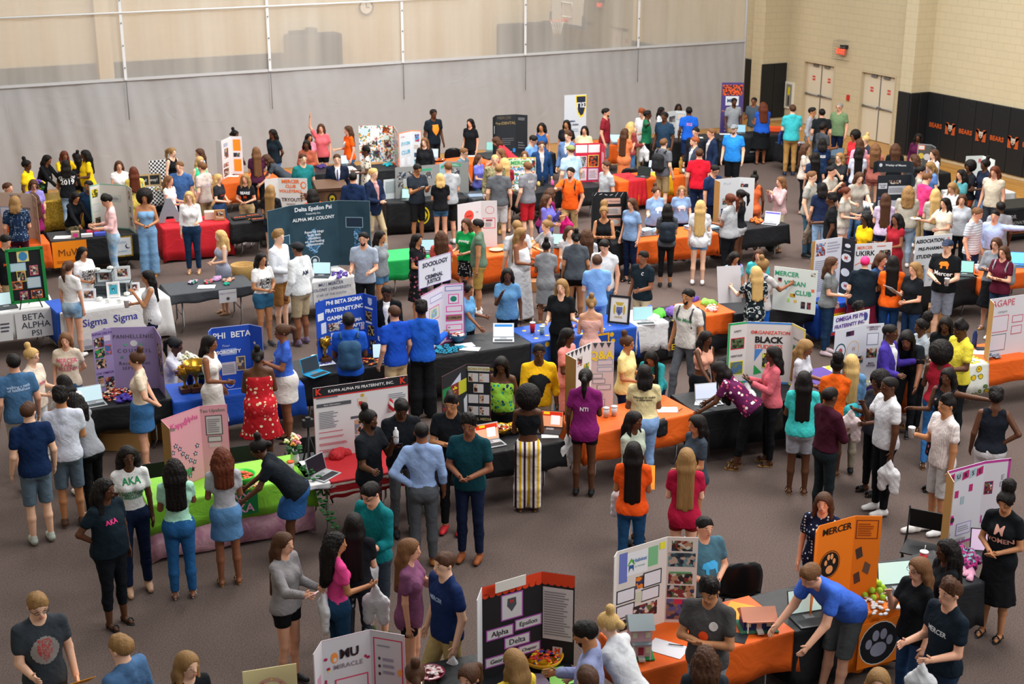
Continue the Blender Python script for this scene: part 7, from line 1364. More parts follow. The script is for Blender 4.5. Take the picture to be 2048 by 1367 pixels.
# cups, cans, bottles
def cup(px, py, col, label, h=.14, lid='e4e4e4', z=TH+.008, straw=True):
    e = at(px, py, 'drink_cup', label, 'cup', z); MB().lathe([(.032, 0), (.045, h)], n=16).build('cup_body', mat(col, .5), e); MB().lathe([(.047, h), (.047, h+.012), (.02, h+.02)], n=16).build('cup_lid', mat(lid, .4), e)
    if straw: MB().tube([(0, 0, h), (.01, 0, h+.08)], .004, 6).build('straw', mat('d8d8d8'), e)
cup(1065, 665, 'c81c24', 'red cup with white lid on the long black table', .16); cup(1084, 668, '9ab8bc', 'clear cup right of the red one', .12, 'b8ccd0', straw=False); cup(1938, 541, 'c82028', 'red cup with straw at the right edge table'); cup(1953, 545, 'd8d0d4', 'pale cup with straw at the right edge table'); cup(1846, 1128, 'c03038', 'red and white cup by the folding chair'); cup(629, 730, 'b08a5c', 'tan coffee cup beside the cyan laptop', straw=False); cup(1795, 738, 'd8d4d8', 'white cup before the purple blazer'); cup(582, 945, 'd8d0c8', 'clear cup with orange lid on the lime table', .14, 'e8602c', straw=False)
cup(1034, 384, 'd8dcdc', 'white paper cup left of the grey back-printed tee', straw=False); cup(1212, 833, 'c8d0d4', 'clear tumbler, left one on the orange question table', .12, 'c8d0d4', straw=False); cup(1228, 830, 'c8d0d4', 'clear tumbler, right one on the orange question table', .12, 'c8d0d4', straw=False)
one(MB().lathe([(.033, 0), (.035, .01), (.035, .2), (.03, .215)], n=16), 1299, 636, 'drink_can', '2a5cc8', 'tall blue can beside the grey laptop', 'can')
for px, py, c, h, lb in ((1085, 370, '24262a', .2, 'black tumbler in front of the bright navy suit'), (1077, 371, 'c8a860', .1, 'small bottle of yellow drink beside the black tumbler'), (1105, 370, 'e060a0', .12, 'pink bottle right of the black tumbler'), (1948, 692, '1c3060', .26, 'tall blue water bottle behind the yellow polo'), (1113, 830, '6a9ab0', .2, 'clear water bottle behind the dark laptop'), (1682, 312, 'd83c40', .16, 'red bottle beside the red tee and glasses')):
    one(MB().lathe([(.035, 0), (.037, .01), (.037, h*.75), (.018, h*.9), (.018, h)], n=14), px, py, 'drink_bottle', mat(c, .3), lb, 'bottle')
one(MB().lathe([(.05, 0), (.055, .04), (.03, .1), (.045, .2), (.05, .28), (.02, .33), (.03, .36), (.0, .4)], n=16), 1361, 346, 'chess_piece', mat('9a7a3a', .4), 'large gold chess piece on the yellow cloth', 'chess piece')
g_ = inst('eyeglasses', unit('glass', glass_mesh), None, [mat('1a1a1c')], P(1256, 353, TH+.05), (0, 0, .4), 1.6); tag(g_, 'black goggles on the orange cloth', 'goggles')
# model houses
def house(px, py, label, wall, roof, w, d, h, face, two=False):
    c = P(px, py, TH+.008); r = empty('model_house', c, yaw_of(c, face), label, 'model house')
    MB().box(-w*.62, w*.62, -d*.7, d*.75, 0, .012).build('lawn', mat('2a8a48' if two else '3a6a50', .9), r); MB().box(-w/2, w/2, -d/2, d/2, .012, h).build('house_walls', mat(wall, .7), r)
    MB().prism([(-d/2-.04, h-.01), (d/2+.05, h-.01), (0, h+d*.42)], -w/2-.02, w/2+.02, Matrix(((0, 0, 1, 0), (1, 0, 0, 0), (0, 1, 0, 0), (0, 0, 0, 1)))).build('roof', mat(roof, .8), r)
    for lv in range(2 if two else 1):
        for x in ((-.3, .3) if lv else (-.32, .34)): MB().box(w*x-.022, w*x+.022, d/2, d/2+.004, .05+lv*.16, .11+lv*.16).build('window', mat('d8d0b0', .4), r)
    MB().box(-.025, .025, d/2, d/2+.005, .012, .11).build('door', mat('a03040' if two else 'd8a090', .5), r); MB().box(-w*.45, w*.45, d/2, d/2+.06, h*.5 if two else h*.85, (h*.5 if two else h*.85)+.012).build('porch_roof', mat(roof, .8), r)
    for x in (-.4, .4): MB().box(w*x-.006, w*x+.006, d/2+.045, d/2+.057, .012, h*.5 if two else h*.85).build('porch_post', mat('e4e0d8'), r)
    MB().box(-.03, .03, d/2, d/2+.09, .012, .03).build('steps', mat('c8c0b8'), r)
house(1278, 1304, 'two-storey pink model house with a grey roof', 'd8a8b0', '8a9498', .2, .2, .32, 10, True); house(1513, 1252, 'blue model house with a pinkish roof', '2a3464', 'c88870', .3, .18, .14, 15)
# chairs
def fchair(px, py, face, label, ztop=.8):
    c = P(px, py, ztop); c[2] = 0; r = empty('folding_chair', c, yaw_of(c, face), label, 'chair'); K = mat('17191c', .5)
    MB().box(-.2, .2, .06, .44, .43, .45).build('seat', K, r, bevel=.01); MB().box(-.2, .2, -.02, .0, .58, .8).build('backrest', K, r, bevel=.015)
    for s in (-1, 1):
        MB().tube([(s*.21, -.02, .82), (s*.21, .0, .5), (s*.21, .42, .01)], .012, 6).build('leg', K, r); MB().tube([(s*.19, .38, .43), (s*.19, -.08, .01)], .012, 6).build('leg', K, r)
def pchair(px, py, face, label, ztop=.84):
    c = P(px, py, ztop); c[2] = 0; r = empty('plastic_chair', c, yaw_of(c, face), label, 'chair'); K = mat('131519', .35); v = []; n = 10
    for j in range(7):
        z = .42+.42*j/6; w = (.23, .235, .24, .24, .23, .2, .13)[j]
        for i in range(n+1): t = -1+2*i/n; v.append((w*t, -.02-.02*j/6+.07*t*t-.0, z-(.03*t*t if j == 6 else 0)))
    me = npmesh('backrest', v, [(j*11+i, j*11+i+1, j*11+i+12, j*11+i+11) for j in range(6) for i in range(n)]); o = link('backrest', me, r, [K]); o.modifiers.new('s', 'SOLIDIFY').thickness = .012
    MB().prism([(-.22, 0), (.22, 0), (.23, .36), (.16, .43), (-.16, .43), (-.23, .36)], .42, .44).build('seat', K, r, bevel=.01)
    for x, y in ((-.18, .04), (.18, .04), (-.18, .38), (.18, .38)): MB().tube([(x, y, .42), (x*1.15, y+(-.05 if y < .2 else .04), .005)], .012, 6).build('leg', K, r)
pchair(1487, 1122, 200, 'black plastic chair behind the orange model house table'); fchair(1857, 1022, 350, 'black folding chair left of the purple-edged board'); fchair(306, 924, 190, 'black folding chair behind the mint tee'); fchair(480, 890, 190, 'black folding chair right of the pink board'); fchair(608, 873, 190, 'black folding chair by the camera tripod'); pchair(907, 295, 180, 'black plastic chair by the curtain at the orange table'); pchair(1262, 334, 180, 'black plastic chair behind the red cloth')
# tripod with camera
tp = at(618, 905, 'camera_tripod', 'camera on a black tripod left of the white foam board', 'tripod', 0.0); c = P(616, 850, 1.12); tp.location = (c[0], c[1], 0); K = mat('141518', .5)
for a in (0, 2.1, 4.2): MB().tube([(0, 0, 1.0), (.28*cos(a), .28*sin(a), .01)], .012, 6).build('leg', K, tp)
MB().tube([(0, 0, .7), (0, 0, 1.1)], .014, 8).build('centre_column', K, tp); cm = MB().box(-.07, .07, -.04, .04, 1.1, 1.2).box(-.03, .03, -.035, .03, 1.2, 1.23).build('camera_body', K, tp, bevel=.008); MB().tube([(.05, 0, 1.15), (.2, 0, 1.15)], .036, 12).build('camera_lens', K, tp)
# candy cane stick
e = empty('striped_cane', P(786, 822, .9), 0, 'red and white striped cane leaning on the white foam board', 'cane'); a_, b_ = P(769, 756, 1.62), P(785, 822, 1.25); e.location = V(b_)
MB().tube([(0, 0, 0), V(a_-b_)], .035, 12).build('cane_shaft', mat('d83040', .5, ('ds', 'c82838', 'e8e0e0'), sc=9), e)
# bags on the floor
def floorpack(px, py, label, col='16181b', s=1.0, rz=0.0): o = inst('backpack', unit('pack', pack_mesh), None, [mat(col, .8, None, .3)], P(px, py, 0.02), (0, 0, rz), s); tag(o, label, 'backpack')
floorpack(1535, 497, 'dark green backpack under the black tinsel table', '24382c', 1.1, .6); floorpack(1425, 510, 'black bag under the orange shirt table', '141518', 1.1, .2); floorpack(180, 905, 'black leather bag under the silver laptop table', '1c181a', .8, 1.2); floorpack(1440, 760, 'black bag below the end of the soft toy table', '141518', 1.0, .3); floorpack(525, 490, 'grey bag with green plants under the orange lettered shirts', '5a5c54', .8, .9)
o = one(MB().lathe([(.16, 0), (.19, .05), (.22, .3), (.2, .3), (.17, .05)], n=20), 487, 560, 'straw_basket', mat('b8945c', .9, ('hs', 'b8945c', 'a8844c'), .5, 40, sc=30), 'tan straw bag standing behind the ribbon table', 'basket', z=.55)
nb = inst('handbag', unit('pack', pack_mesh), None, [mat('1a1614', .5)], P(1542, 860, .45), (0, 0, .6), .85); tag(nb, 'black handbag hanging below the salmon blouse', 'handbag'); nb2 = inst('handbag', unit('pack', pack_mesh), None, [mat('141416', .6)], P(1318, 870, .5), (0, 0, .3), .6); tag(nb2, 'black shoulder bag with long strap by the pale yellow tee', 'handbag')
inst('teal', unit('pack', pack_mesh), None, [mat('2a9aa0', .7, None, .4)], P(1694, 850, .85), (0, 0, .2), .75); bpy.data.objects['teal'].name = 'drawstring_bag'; tag(bpy.data.objects['drawstring_bag'], 'teal drawstring bag hanging on the orange tee', 'bag')
sn = inst('sneaker', unit('sneak', lambda: shoe_mesh('sneak')), None, [mat('d8d4d0', .6), mat('white', .6)], P(1830, 1064, .005), (0, 0, 1.3), 1.15); tag(sn, 'left white sneaker on the floor under the folding chair', 'sneaker'); sn = inst('sneaker', unit('sneak', lambda: shoe_mesh('sneak')), None, [mat('d8d4d0', .6), mat('white', .6)], P(1850, 1060, .005), (0, 0, 1.1), 1.15); tag(sn, 'right white sneaker on the floor under the folding chair', 'sneaker')
ab = at(756, 702, 'round_sign', 'round blue sign lettered ART behind the black laptop', 'sign'); ab.rotation_euler = (0, 0, yaw_of(P(756, 702, TH), 0)); disc(MB(), .18, .0).build('sign_disc', mat('1f50b8'), ab).location = (0, 0, .2); put_items([('t', 'ART', .5, .5, .12, 'e8ecf4', .03)], surf_frame((.18, .003, .1), (-1, 0, 0), (0, 1, 0)), .36, .2, ab)
sg = at(640, 728, 'paper_sign', 'white cloth lettered SIGMA in blue before the cyan laptop', 'sign'); sg.rotation_euler = (0, 0, T_['d5']['rz']); MB().box(-.22, .22, -.09, .09, 0, .004).build('sign_cloth', mat('c8ccdc'), sg); put_items([('t', 'SIGMA', .5, .5, .12, '3a4aa0', .03)], Matrix.Translation((-.22, -.09, .004)), .44, .18, sg, .001)

for nm, dx, dy, dz in (('white_rose', -.11, 0, .221), ('white_rose.001', .11, .01, .221), ('picture_frame.002', 0, 0, .016)): bpy.data.objects[nm].location = r_.location+Vector((dx, dy, dz))
# ---------------------------------------------------------------- everyone at the fair
FOLK = '''
50 326 0 80|d *bun black|t yellow|j denim|flat black|bbs b1.1|person in bright yellow tee and grey headband, leftmost by the gold table
95 319 0 70|b *xlong black|l black|j black|flat black|tts l22|person all in black with long loose hair leaning over the gold table
129 311 0 20|b *mid auburn|t yellow|j ldenim|sneak white|hts l15|person in yellow tee bending behind the 2019 shirt
131 329 166 182|d *mid black|t black|j ldenim|sneak white|ffs b1.05|person in black CLASS OF 2019 tee and pale jeans seen from behind|B:CLASS OF:.085:white:1.34|B:2019:.16:white:1.24
152 314 0 250|d *xlong+bun black|l black|j black|flat black|bbs|person in black with a topknot and waist-long hair between the yellow shirts
170 309 168 300|d *wavy black|t yellow|j ldenim|sneak white|ffs b1.2 g|person in yellow tee and glasses, rightmost of the yellow shirts|f:2019:.05:olive
67 369 0 10|l *bob brown|t lav|j black|flat black|ffs g n15|person in lavender tee and glasses looking down behind the cardboard display
16 376 0 60|l short brown|t dgrey|j black|sneak black|bbs|person with cropped hair peeking over the cardboard display
30 403 172 170|l bob dblonde|p dotblue|j wine|dress brown|bfs|person in dark blue speckled shirt and maroon trousers, back turned
93 392 0 215|m *curly brown|t plum|j black|flat black|bbs|person in plum tee and black trousers beside the black table
152 394 0 40|m *long black|l black|n camo|flat black|tts l18 n10|person in black top reaching down to the candy on the table
177 371 0 330|b short black|t ddenim|j navy|dress black|bbs|person in dark blue shirt partly hidden by the mint-edged board
238 331 0 5|l *long brown|k white|j ldenim|flat white|bes|smiling person in white buttoned blouse near the paper flowers
267 343 166 185|l *long auburn|Ln yflower|n =|flat tan|ffs|person in yellow flowered dress with a brown bag strap, back turned
344 304 0 60|a *pony dblonde|s black|j black|flat black|bbs|person in black strappy tank top near the curtain
359 333 180 340|a short lbrown|t 3c5f94|k navy|sneak white|bbs b1.15|person in plain blue tee laughing toward the left
399 306 0 300|l *long brown|t lblue|j ldenim|sneak white|bbs|person in pale grey-blue top standing close to the curtain
338 361 0 70|l *mid lbrown|k white|j black|flat black|ffs|person in loose white blouse behind the jumpsuit
400 322 0 30|a *long blonde|s 3cc48c|j ldenim|flat tan|bbs|person in mint green tank top with sunglasses on the head
404 334 176 240|a short lbrown|t c4b8b0|k khaki|sneak white|bbs|person in pale tee with a faded flag print on the back|B:USA:.1:lilac:1.26
289 395 170 358|m *bigafro black|on 7aa4cc|w 7aa4cc|sandal tan|ccs b1.1|person in light blue strapless jumpsuit, hands clasped
378 393 167 352|a *long blonde|qi white|j ddenim|sandal ltan|fds b1.12|person in white top and dark jeans before the red table
213 401 178 290|l curlshort black|qi lpink|j ldenim|sneak white|ffs n22 b1.05|person in pale pink shirt and ripped jeans looking down|phone:L:black:phone held by the person in the pale pink shirt
12 482 178 40|l short black|t black|k khaki|sneak grey|bbs n20|person in black tee with orange lettering behind the green framed board|f:MERCER:.07:e0501c|f:SOCCER:.04:white:1.17
166 505 164 40|m *long black|t white|j ldenim|sneak white|ccs n5|person in white Sigma Rho tee behind the picture frames|f:SIGMA/SIGMA/RHO:.085:black:1.2
137 534 165 150|l *pony brown|ti white|S ldenim|sneak white|dds|person in white ringer tee and denim shorts at the hand-lettered table
295 553 163 290|m *long black|Ls d0d0d4|S navy|sandal tan|mfs b1.12|person in pale grey tank drinking, purple jacket over one arm|cup:R:white:white cup held by the person in the pale grey tank
352 690 166 80|d *pony black|t dcdce4|j black|flat black|ttz l15|seated person in white top and black head wrap behind the flowers|cap:15171b:scarf
470 269 0 60|d *lowbun black|t black|j black|flat black|bbs b1.1|person in black tee mostly hidden by the board with orange sheets
512 303 0 190|l *xlong lbrown|t 4a2038|j black|flat black|ffs|person in dark maroon top with very long hair, back turned
545 267 168 320|d *long black|t 16232c|j 4a78b8|flat black|kks b1.1 g|person in black tee and blue jeans, hands behind the back
532 318 0 285|l *mid brown|t 3e444c|j black|flat black|tts l45|person in dark grey tee bent over the orange table
642 256 168 355|l *long brown|t d8646c|S black|sneak white|brs b1.05|person in salmon pink tee with one arm raised high
696 260 168 300|l *long brown|t f05c14|j denim|sneak white|bfs|person in orange tee by the many-coloured dotted board|f:@beard:.16:dcdce0:1.26
618 275 0 30|m *mid black|t e07a90|j black|flat black|bbs|person in pink half hidden behind the rust cardigan
613 289 0 350|d *braids black|l rust|j black|flat black|ccs|smiling person in rust cardigan beside the orange table
606 317 180 20|a short brown|t 1c6e70|k khaki|sneak white|bbs|person in teal tee standing behind the volleyball board
674 318 180 0|a short brown|j 141d30 white|j 141d30|dress black|bbs|person in dark suit and blue tie at the wooden lectern|tie:2a3a8a
706 355 178 175|l short black|j 18294a white|j 18294a|dress brown|bbs|person in navy blazer with back turned by the lectern
747 347 182 50|a short blonde|j 18243e pinkcheck|j b8a684|dress brown|ccW|person in navy blazer and khaki trousers walking past the lectern
731 302 166 285|d *curlshort black|tn floralwht|M =|flat tan|ffs|person in white flowered dress before the dotted board
490 357 168 345|l *wavy dblonde|ti 1c1d22|k b89a70|sneak white|ccs|person in black BEARS tee and khaki shorts|f:BEARS:.085:d8d8dc:1.3|f:M:.1:e0501c:1.2
437 357 168 70|a *long blonde|ti 26282e|M 2c4a74|sneak white|ccs|person in black tee with red print and denim skirt|f:MERCER:.06:d84a3c
541 380 168 160|l *xlong dblonde|t 1c1e24|S ddenim|sneak white|ffs|person with waist-long fair hair facing the volleyball board
623 388 166 215|m *wavy black|t e8541c|j black|flat black|bbs|person in orange top with wavy black hair left of the crested lectern
440 471 163 300|a *curlm blonde|on 9aa0b4|n =|sandal ltan|ccs b1.05|person in grey and blue striped sundress behind the ribbon table
557 474 184 60|a curlshort dblonde|l d8dce4|k 9a6c3c|sneak dgrey|dcs|person in white jacket and brown shorts facing right|B:DEPsi:.08:navy
595 497 180 235|b short black|l dce0e2|k a8987c|sneak 6a5a74|bbs b1.2|person in white jacket and black cap, back half turned|cap:1a1c20|B:AM:.1:navy:1.25|beard:black
523 518 163 40|m *xlong black|ti white|S 2f5f80|sneak dgrey|ccs b1.15|person in white Sigma Rho tee and denim shorts beside the white jackets|f:SIGMA/SIGMA/RHO:.085:black:1.2
727 477 180 345|l short black|p 9ba6b8|j 15171b|dress black|ffs|person in pale blue shirt with a black pendant and full beard|beard:black
761 473 165 60|m *long black|t 80868c|S 4a78a0|sneak white|kks|person in grey tee and denim cut-offs behind the pendant wearer
775 586 176 350|d short black|j 16181c white|j 16181c|dress black|ffs g n15|person in black jacket with a name tag, looking down|phone:R:black:phone held by the person in the black jacket
788 625 178 215|l buzz brown|p 1a4ab8|k c4ac88|sneak white|bbs|person in blue and white polo standing behind the cyan laptop table
697 641 180 180|d short black|p 1c50b8|j 16181e|dress black|ffs|person in blue and white jersey seen from behind wearing a backpack|pack:24486a:navy canvas backpack with brown leather base
564 663 170 290|b *pony brown|ti 3c62c4|m d8d4d0|heel black|pfs b1.2 g|person in royal blue tee and white skirt facing the blue board|f:ZPB:.09:lblue
420 686 170 75|b *bob black|sn e0dcd8|M =|heel white|bfs|person in fitted white dress by the trophies
515 713 166 180|d *lowbun black|o floralred|M =|sandal black|ffs b1.42|person in red flowered sundress with back to the camera
867 227 184 30|d short black|t 16202a|j 16181e|dress black|bbs|tall person in black tee with an orange bearded face print|f:@beard:.26:f08a20:1.24
948 245 166 330|l *xlong black|t 15171b|S black|flat black|bbs b1.05|smiling person in black tee at the right end of the orange table
849 284 0 340|a *mid lbrown|l 1c1c20|j black|flat black|bbs|person peeking over the right edge of the swim club board
928 305 180 60|a short lbrown|t 54707e|k dgrey|sneak white|bbs g n15|person in slate blue tee and glasses beside the grey photo board
964 320 165 60|l *xlong brown|t 6a70c8|j denim|flat black|ffs|person in periwinkle tee with long dark hair
999 306 0 300|l *mid lbrown|t c84a50|j black|flat black|bbs|person whose face shows just above the camouflage jacket
992 282 0 265|l *xlong brown|t c03440|M =|flat tan|tts l42|person in red dress bending over the black table
990 319 178 0|a buzz blonde|l camo|j camo|boot tan|bbs b1.05|person in camouflage uniform facing the camera
998 338 178 178|a short dblonde|t 5a5e64|k c8c8cc|sneak grey|bbs b1.1|person in charcoal tee and pale shorts with orange collar, back turned
1009 325 168 185|a *wavy blonde|t 8a2038|m 1a1a1e|flat tan|ffs|person with wavy fair hair and black skirt beside the charcoal tee
1055 334 178 220|a short lbrown|t 7c7e86|k c02430|sneak white|bfs|person in grey back-printed tee and red shorts|B:FISH:.07:white:1.34
1083 254 168 345|m *wavy black|sn 24508c|M =|flat tan|bbs|person in blue sleeveless dress near the curtain
1133 248 166 345|m *xlong black|t 1a1c20|j black|flat black|bbs|person in black tee left of the shield banner
1169 260 163 350|l *xlong black|t d8c8a0|j ldenim|flat black|bbs|person in cream top directly below the shield banner
1083 291 180 10|a short brown|j 1c3a64 c4c0c0|j 1c2c50|dress brown|bbs g|smiling person in bright navy suit and glasses
1067 280 176 60|l short black|t 6f9cdc|k dgrey|sneak white|bbs n25|person in light blue tee looking down beside the blue dress
1056 313 0 0|a *mid lbrown|t c88a70|j black|flat tan|bbs|person whose forehead shows above the colourful education board
1136 272 182 330|a curlshort brown|j 5f7aa4 dcdcdc|j navy|dress brown|bbs b1.1|person in light blue blazer behind the red-framed board
1141 300 182 215|a short lbrown|p a8c4dc|k sand|dress brown|bbs b1.3|broad person in pale blue polo and olive cap, back turned|cap:7c8450
1141 345 180 340|l short black|p f0601c|j b09468|dress brown|iuw|walking person in orange polo with backpack straps|pack:1c1e22:black backpack on the person in the orange polo|beard:brown
1212 225 182 70|l short black|t 84202c|k 7c7e84|sneak white|bbs|person in dark red tee and grey shorts by the curtain|beard:black
1212 332 178 300|l short brown|t a8acb2|k navy|sneak white|bbs|person in light grey tee left of the orange and red table
1102 386 0 120|m *curlm brown|t plum|S navy|sneak white|tfs l15|person in plum top bending beside a pink bag|bag:R:d81878:hot pink carrier bag by the plum top
1095 399 165 60|l *curly brown|l 6c6ac0|j black|flat black|mfs|person in periwinkle long-sleeved top with long wavy hair
835 338 176 30|m short black|t 262c36|k 1a1a1c|sneak grey|pps g n18|person in charcoal tee and black shorts looking at a phone|phone:R:silver:phone held by the person in the charcoal tee
880 356 160 185|l *bob blonde|t 16181c|S 3c6488|sneak tan|ffs|person in black tee and denim shorts with a fair bob
896 334 180 200|l buzz lbrown|t a4a8ae|k 1a1a1c|sneak white|ffs b1.15|broad person in light grey tee and black shorts, back turned
932 448 166 330|l *long brown|t 14944c|m dotblk|sneak black|cfs|person in green printed tee and black patterned skirt|f:growing:.07:white:1.32
955 450 178 270|m short black|k 5e7462|k a88a48|sneak white|dis g b1.15|person in olive shirt and tan shorts with hand on hip
835 479 162 55|m *xlong black|tn floralblk|M =|flat black|ffs|person in long black flowered dress behind the white sign
882 473 163 185|m *curlm brown|t d05c50|j black|flat black|ffs|person in coral top, back turned, left of the green tee
1042 467 170 60|b *braids dblonde|on d4d6dc|D =|sandal gold|ffs b1.3|person in long white off-shoulder dress
1034 453 0 200|a short dblonde|t d4d8de|k khaki|sneak white|bbs|person mostly hidden behind the long white dress
1093 451 168 300|a *lowbun dblonde|t 9498a0|j denim|flat black|pgs|person in grey tee holding up an orange sheet|folder:L:f49a10:orange sheet held up above the white cap
1092 492 160 185|b *bun black|Ln 84868a|n =|boot tan|ffs|person in white baseball cap and long grey tee dress|cap:dcdce0
1139 463 163 20|a *mid brown|kV c0bcc0|j black|flat black|tfs|person in pale v-neck tee talking at the laptop table
1152 475 168 185|m *lowbun black|t 4a5058|S 141416|sneak white|bbs b1.25|person in dark grey tee and black shorts, back turned
1173 469 0 190|m *curly brown|t b0b0b6|S navy|sneak white|ffs|person with dark wavy hair behind the dark grey tee
1208 424 170 0|m *puff dblonde|s 16181c|j black|sneak black|xxs|person in black tank top with a rainbow lanyard, arms folded
1208 492 178 340|l short black|k d8dade|j denim|dress brown|bfs n20|person in open-necked white shirt looking down
1194 522 172 190|a short brown|t 78a4dc|k sky|sneak white|ffs|person in light blue tee with back to the camera right of the black tee
1015 549 168 0|d *xlong black|t 5c8cb8|j 16181e|flat black|bms b1.05|person in light blue tee raising a phone by the silver laptop|phone:L:black:phone held by the person raising it by the silver laptop
1123 572 168 345|a *long dblonde|tV 15181c|j 15181c|flat black|efs|person in black v-neck tee gesturing with both hands
1182 606 162 185|l *lowbun dblonde|o d8a8a0|M =|flat tan|ffs|person in blush pink dress facing the blue banner
935 580 160 60|b *bun black|t 5a90bc|j 16181e|flat black|fts|person in light blue tee hidden behind the lilac board
843 618 178 180|d curlshort black|l 2058c0|w 14161a|dress black|ees|person in blue sweater and wide black trousers, back turned
1136 671 168 60|d *braids black|tn e8908a|n =|flat black|bfs g|person in coral pink dress with long braids and glasses
1002 729 164 350|d *braids black|on leafprint|w 15171b|flat black|bbs b1.2 n15|person in green and yellow leaf print top
1078 704 178 5|d short black|q f0b81c|j c4b49a|sneak white|bfs|person in yellow long-sleeved top with a black Africa print|f:@africa:.32:black:1.2
1056 793 163 182|d *bigafro black|c 15171b|w stripey|sandal brown|ffs|person in yellow and white striped trousers and black tank
1171 754 172 175|d *pony black|Ln 7a1e64|S 141416|sneak black|bfs|person in purple tee with white back print and black shorts|B:NTI:.07:white:1.24|bag:L:d8d8da:white carrier bag printed with a dark mark by the purple tee
902 806 180 345|m fade black|p 16191e|j 14161a|dress red|xxs n10|person in black polo with gold chain, arms folded
938 849 182 345|b curlshort black|p 0f3a44|j 16203a|dress 8a4a24|ccs n5|smiling person in teal and navy polo, hands clasped
843 863 178 182|b buzz black|bi 8fa8d4|j 4e5258|dress a06420|hbs|person in pale blue shirt and grey trousers, back turned
803 816 178 10|d short black|p 15181d|j 5a5c60|dress black|pps n28|person in black shirt looking down at a phone|phone:R:black:phone held by the person in black shirt looking down
738 838 178 60|d bun black|p 181b20|j plaiddark|dress black|mes|person in black shirt with topknot, hand on chin|beard:black|bottle:L:d8d8d8:white bottle held beside the pale blue shirt
740 986 180 320|l short black|q 0f6e74|k 2e3640|sneak 4a5a3a|ffs g n22|person in teal long-sleeved top and glasses looking down
708 1046 166 175|l *xlong black|t 16181e|j palm|flat black|ffs|person in black top with very long dark hair and patterned trousers|bag:R:dcdce0:white carrier bag behind the pink tee
672 1085 165 120|m *curly black|ti e0488c|j 20405f|flat black|dfs t-35|person in hot pink tee looking over the shoulder|bag:R:dcdce0:white carrier bag lettered in black below the pink tee
568 1085 166 60|l *xlong brown|l 8a8688|S 141416|sneak 1a1a1c|fgs|person in grey long-sleeved top and black shorts holding a phone|phone:R:lpink:phone held by the grey long-sleeved top|bag:L:dcdce0:white carrier bag hanging by the grey long-sleeved top
820 1098 168 80|l *long lbrown|Ln 7c4c6c|S 15171b|sneak white|mds|person in mauve tee with hand at the mouth|B:CITY:.07:lpink:1.3|bag:L:dcdce0:white carrier bag between the mauve and navy tees
888 1126 182 305|a short brown|t 1a2c58|k b09a68|sneak white|bbw|person in navy tee and khaki shorts facing left|f:MERCER:.05:lblue:1.3|bag:L:dcdce0:white carrier bag carried by the navy tee
516 896 166 275|d *lowbun black|t 1a2026|m 2c5a94|sandal tan|tts l38 b1.15|person in black tee and denim skirt bending over the green cloth
443 913 166 185|b *curlm auburn|ti a8a8ae|m 5480ac|sandal tan|ffs|person in grey tee and short denim skirt at the pink cloth
348 936 166 178|b *curly black|ti a8dcc4|j 24588c|heel silver|fms b1.05|person in mint tee and blue jeans at the lime cloth
256 911 174 10|d *wavy black|ti e0dede|j 16223c|boot c09a80|ddq g|person in white AKA tee and dark jeans|f:AKA:.1:green:1.36|f:UNSPEAKABLE/UNBEATABLE/UNBREAKABLE:.045:green:1.2
210 977 170 45|d *curly black|t 14212a|c 12161c|heel black|dhs b1.28 t15|person all in dark clothes with hand on hip, front left|f:AKA:.07:pink:1.3:.05
57 822 180 195|a short brown|t 12264a|k 5a6c7c|sneak a8b0a8|bbs t-40|person in navy tee and grey-blue shorts, back turned
121 794 180 180|m curlshort black|t c8ccdc|k 5c6c7c|sneak brown|bfs|person in white tee and grey shorts next to the navy tee
27 725 180 195|l short black|t 41668c|k a09c98|sneak white|bbw b1.1|person in blue back-printed tee and pale shorts at the left edge|B:walking a path/of faithfulness:.05:lblue:1.33
64 711 166 70|a *bun blonde|t d8c8b8|j d0d0d0|sneak white|ffs g|person in cream tee and glasses with a fair bun|f:PAN:.07:d8607c
131 680 170 350|l *xlong lbrown|t dcccb8|m 3c648c|sneak white|kbs|person in cream tee with pink lettering and long hair|f:MERCER/PAN/HELLENIC:.085:d8607c:1.25
273 719 168 280|l *bun brown|ti dccab4|m 3a6a9c|sandal 8a5a34|kks b1.12|person in cream tee and denim skirt, hands behind the back|f:PAN:.08:d8607c
127 765 0 210|l *mid black|t dcdce0|j black|sneak white|tts l25|person with bowed dark hair behind the white tee
146 801 0 230|l *curly black|t 8a8c94|j black|sneak white|tts l20|person with curly dark hair bending at the panhellenic laptop
76 1210 180 15|a short dblonde|t 363c42|k 2a2e34|sneak white|bfs g n15|person in charcoal tee with a faded red print, front left|f:@disc:.24:8a8480:1.24|f:@beard:.2:a8403c:1.24|folder:L:f0a020:orange folder held at the bottom left corner
241 1294 180 240|a short dblonde|b 4a6c94|j navy|dress brown|bbs|person in chambray blue shirt cut off by the bottom edge
376 1328 168 40|a *long dblonde|t 1a1c20|j black|flat black|bbs|person in black top at the bottom edge with fair hair
830 1347 0 185|l *lowbun brown|t 8a3050|j black|flat black|bbs|person whose bun just shows at the bottom beside the dotted board
937 1354 0 330|l *pony brown|t 4a4a50|j black|flat black|bbs|person whose dark hair shows at the bottom left of the black board
1028 1322 166 215|l *long dblonde|t e0c040|j denim|flat black|ffs|person in yellow with a fair ponytail before the black board
1170 1266 178 260|m short black|b 8c94bc|j navy|dress brown|ffs n18|person in lavender shirt with dark beard at the bottom|beard:black
1216 1247 0 235|a *lowbun blonde|t d8dade|j denim|flat white|tts l25|person in white tee with fair bun reading beside the pink model house
1175 1358 0 200|l short brown|t 5a5c62|j denim|flat black|bbs|person whose hair just shows at the bottom below the lavender shirt
1418 1180 176 340|m curlshort black|t 4a4848|j 8a8e96|sneak white|xxs n18 b1.12|person in dark grey tee with round stickers, arms folded|f:@disc:.09:e8501c:1.22|f:@disc:.08:d8d0cc:1.32:-.08
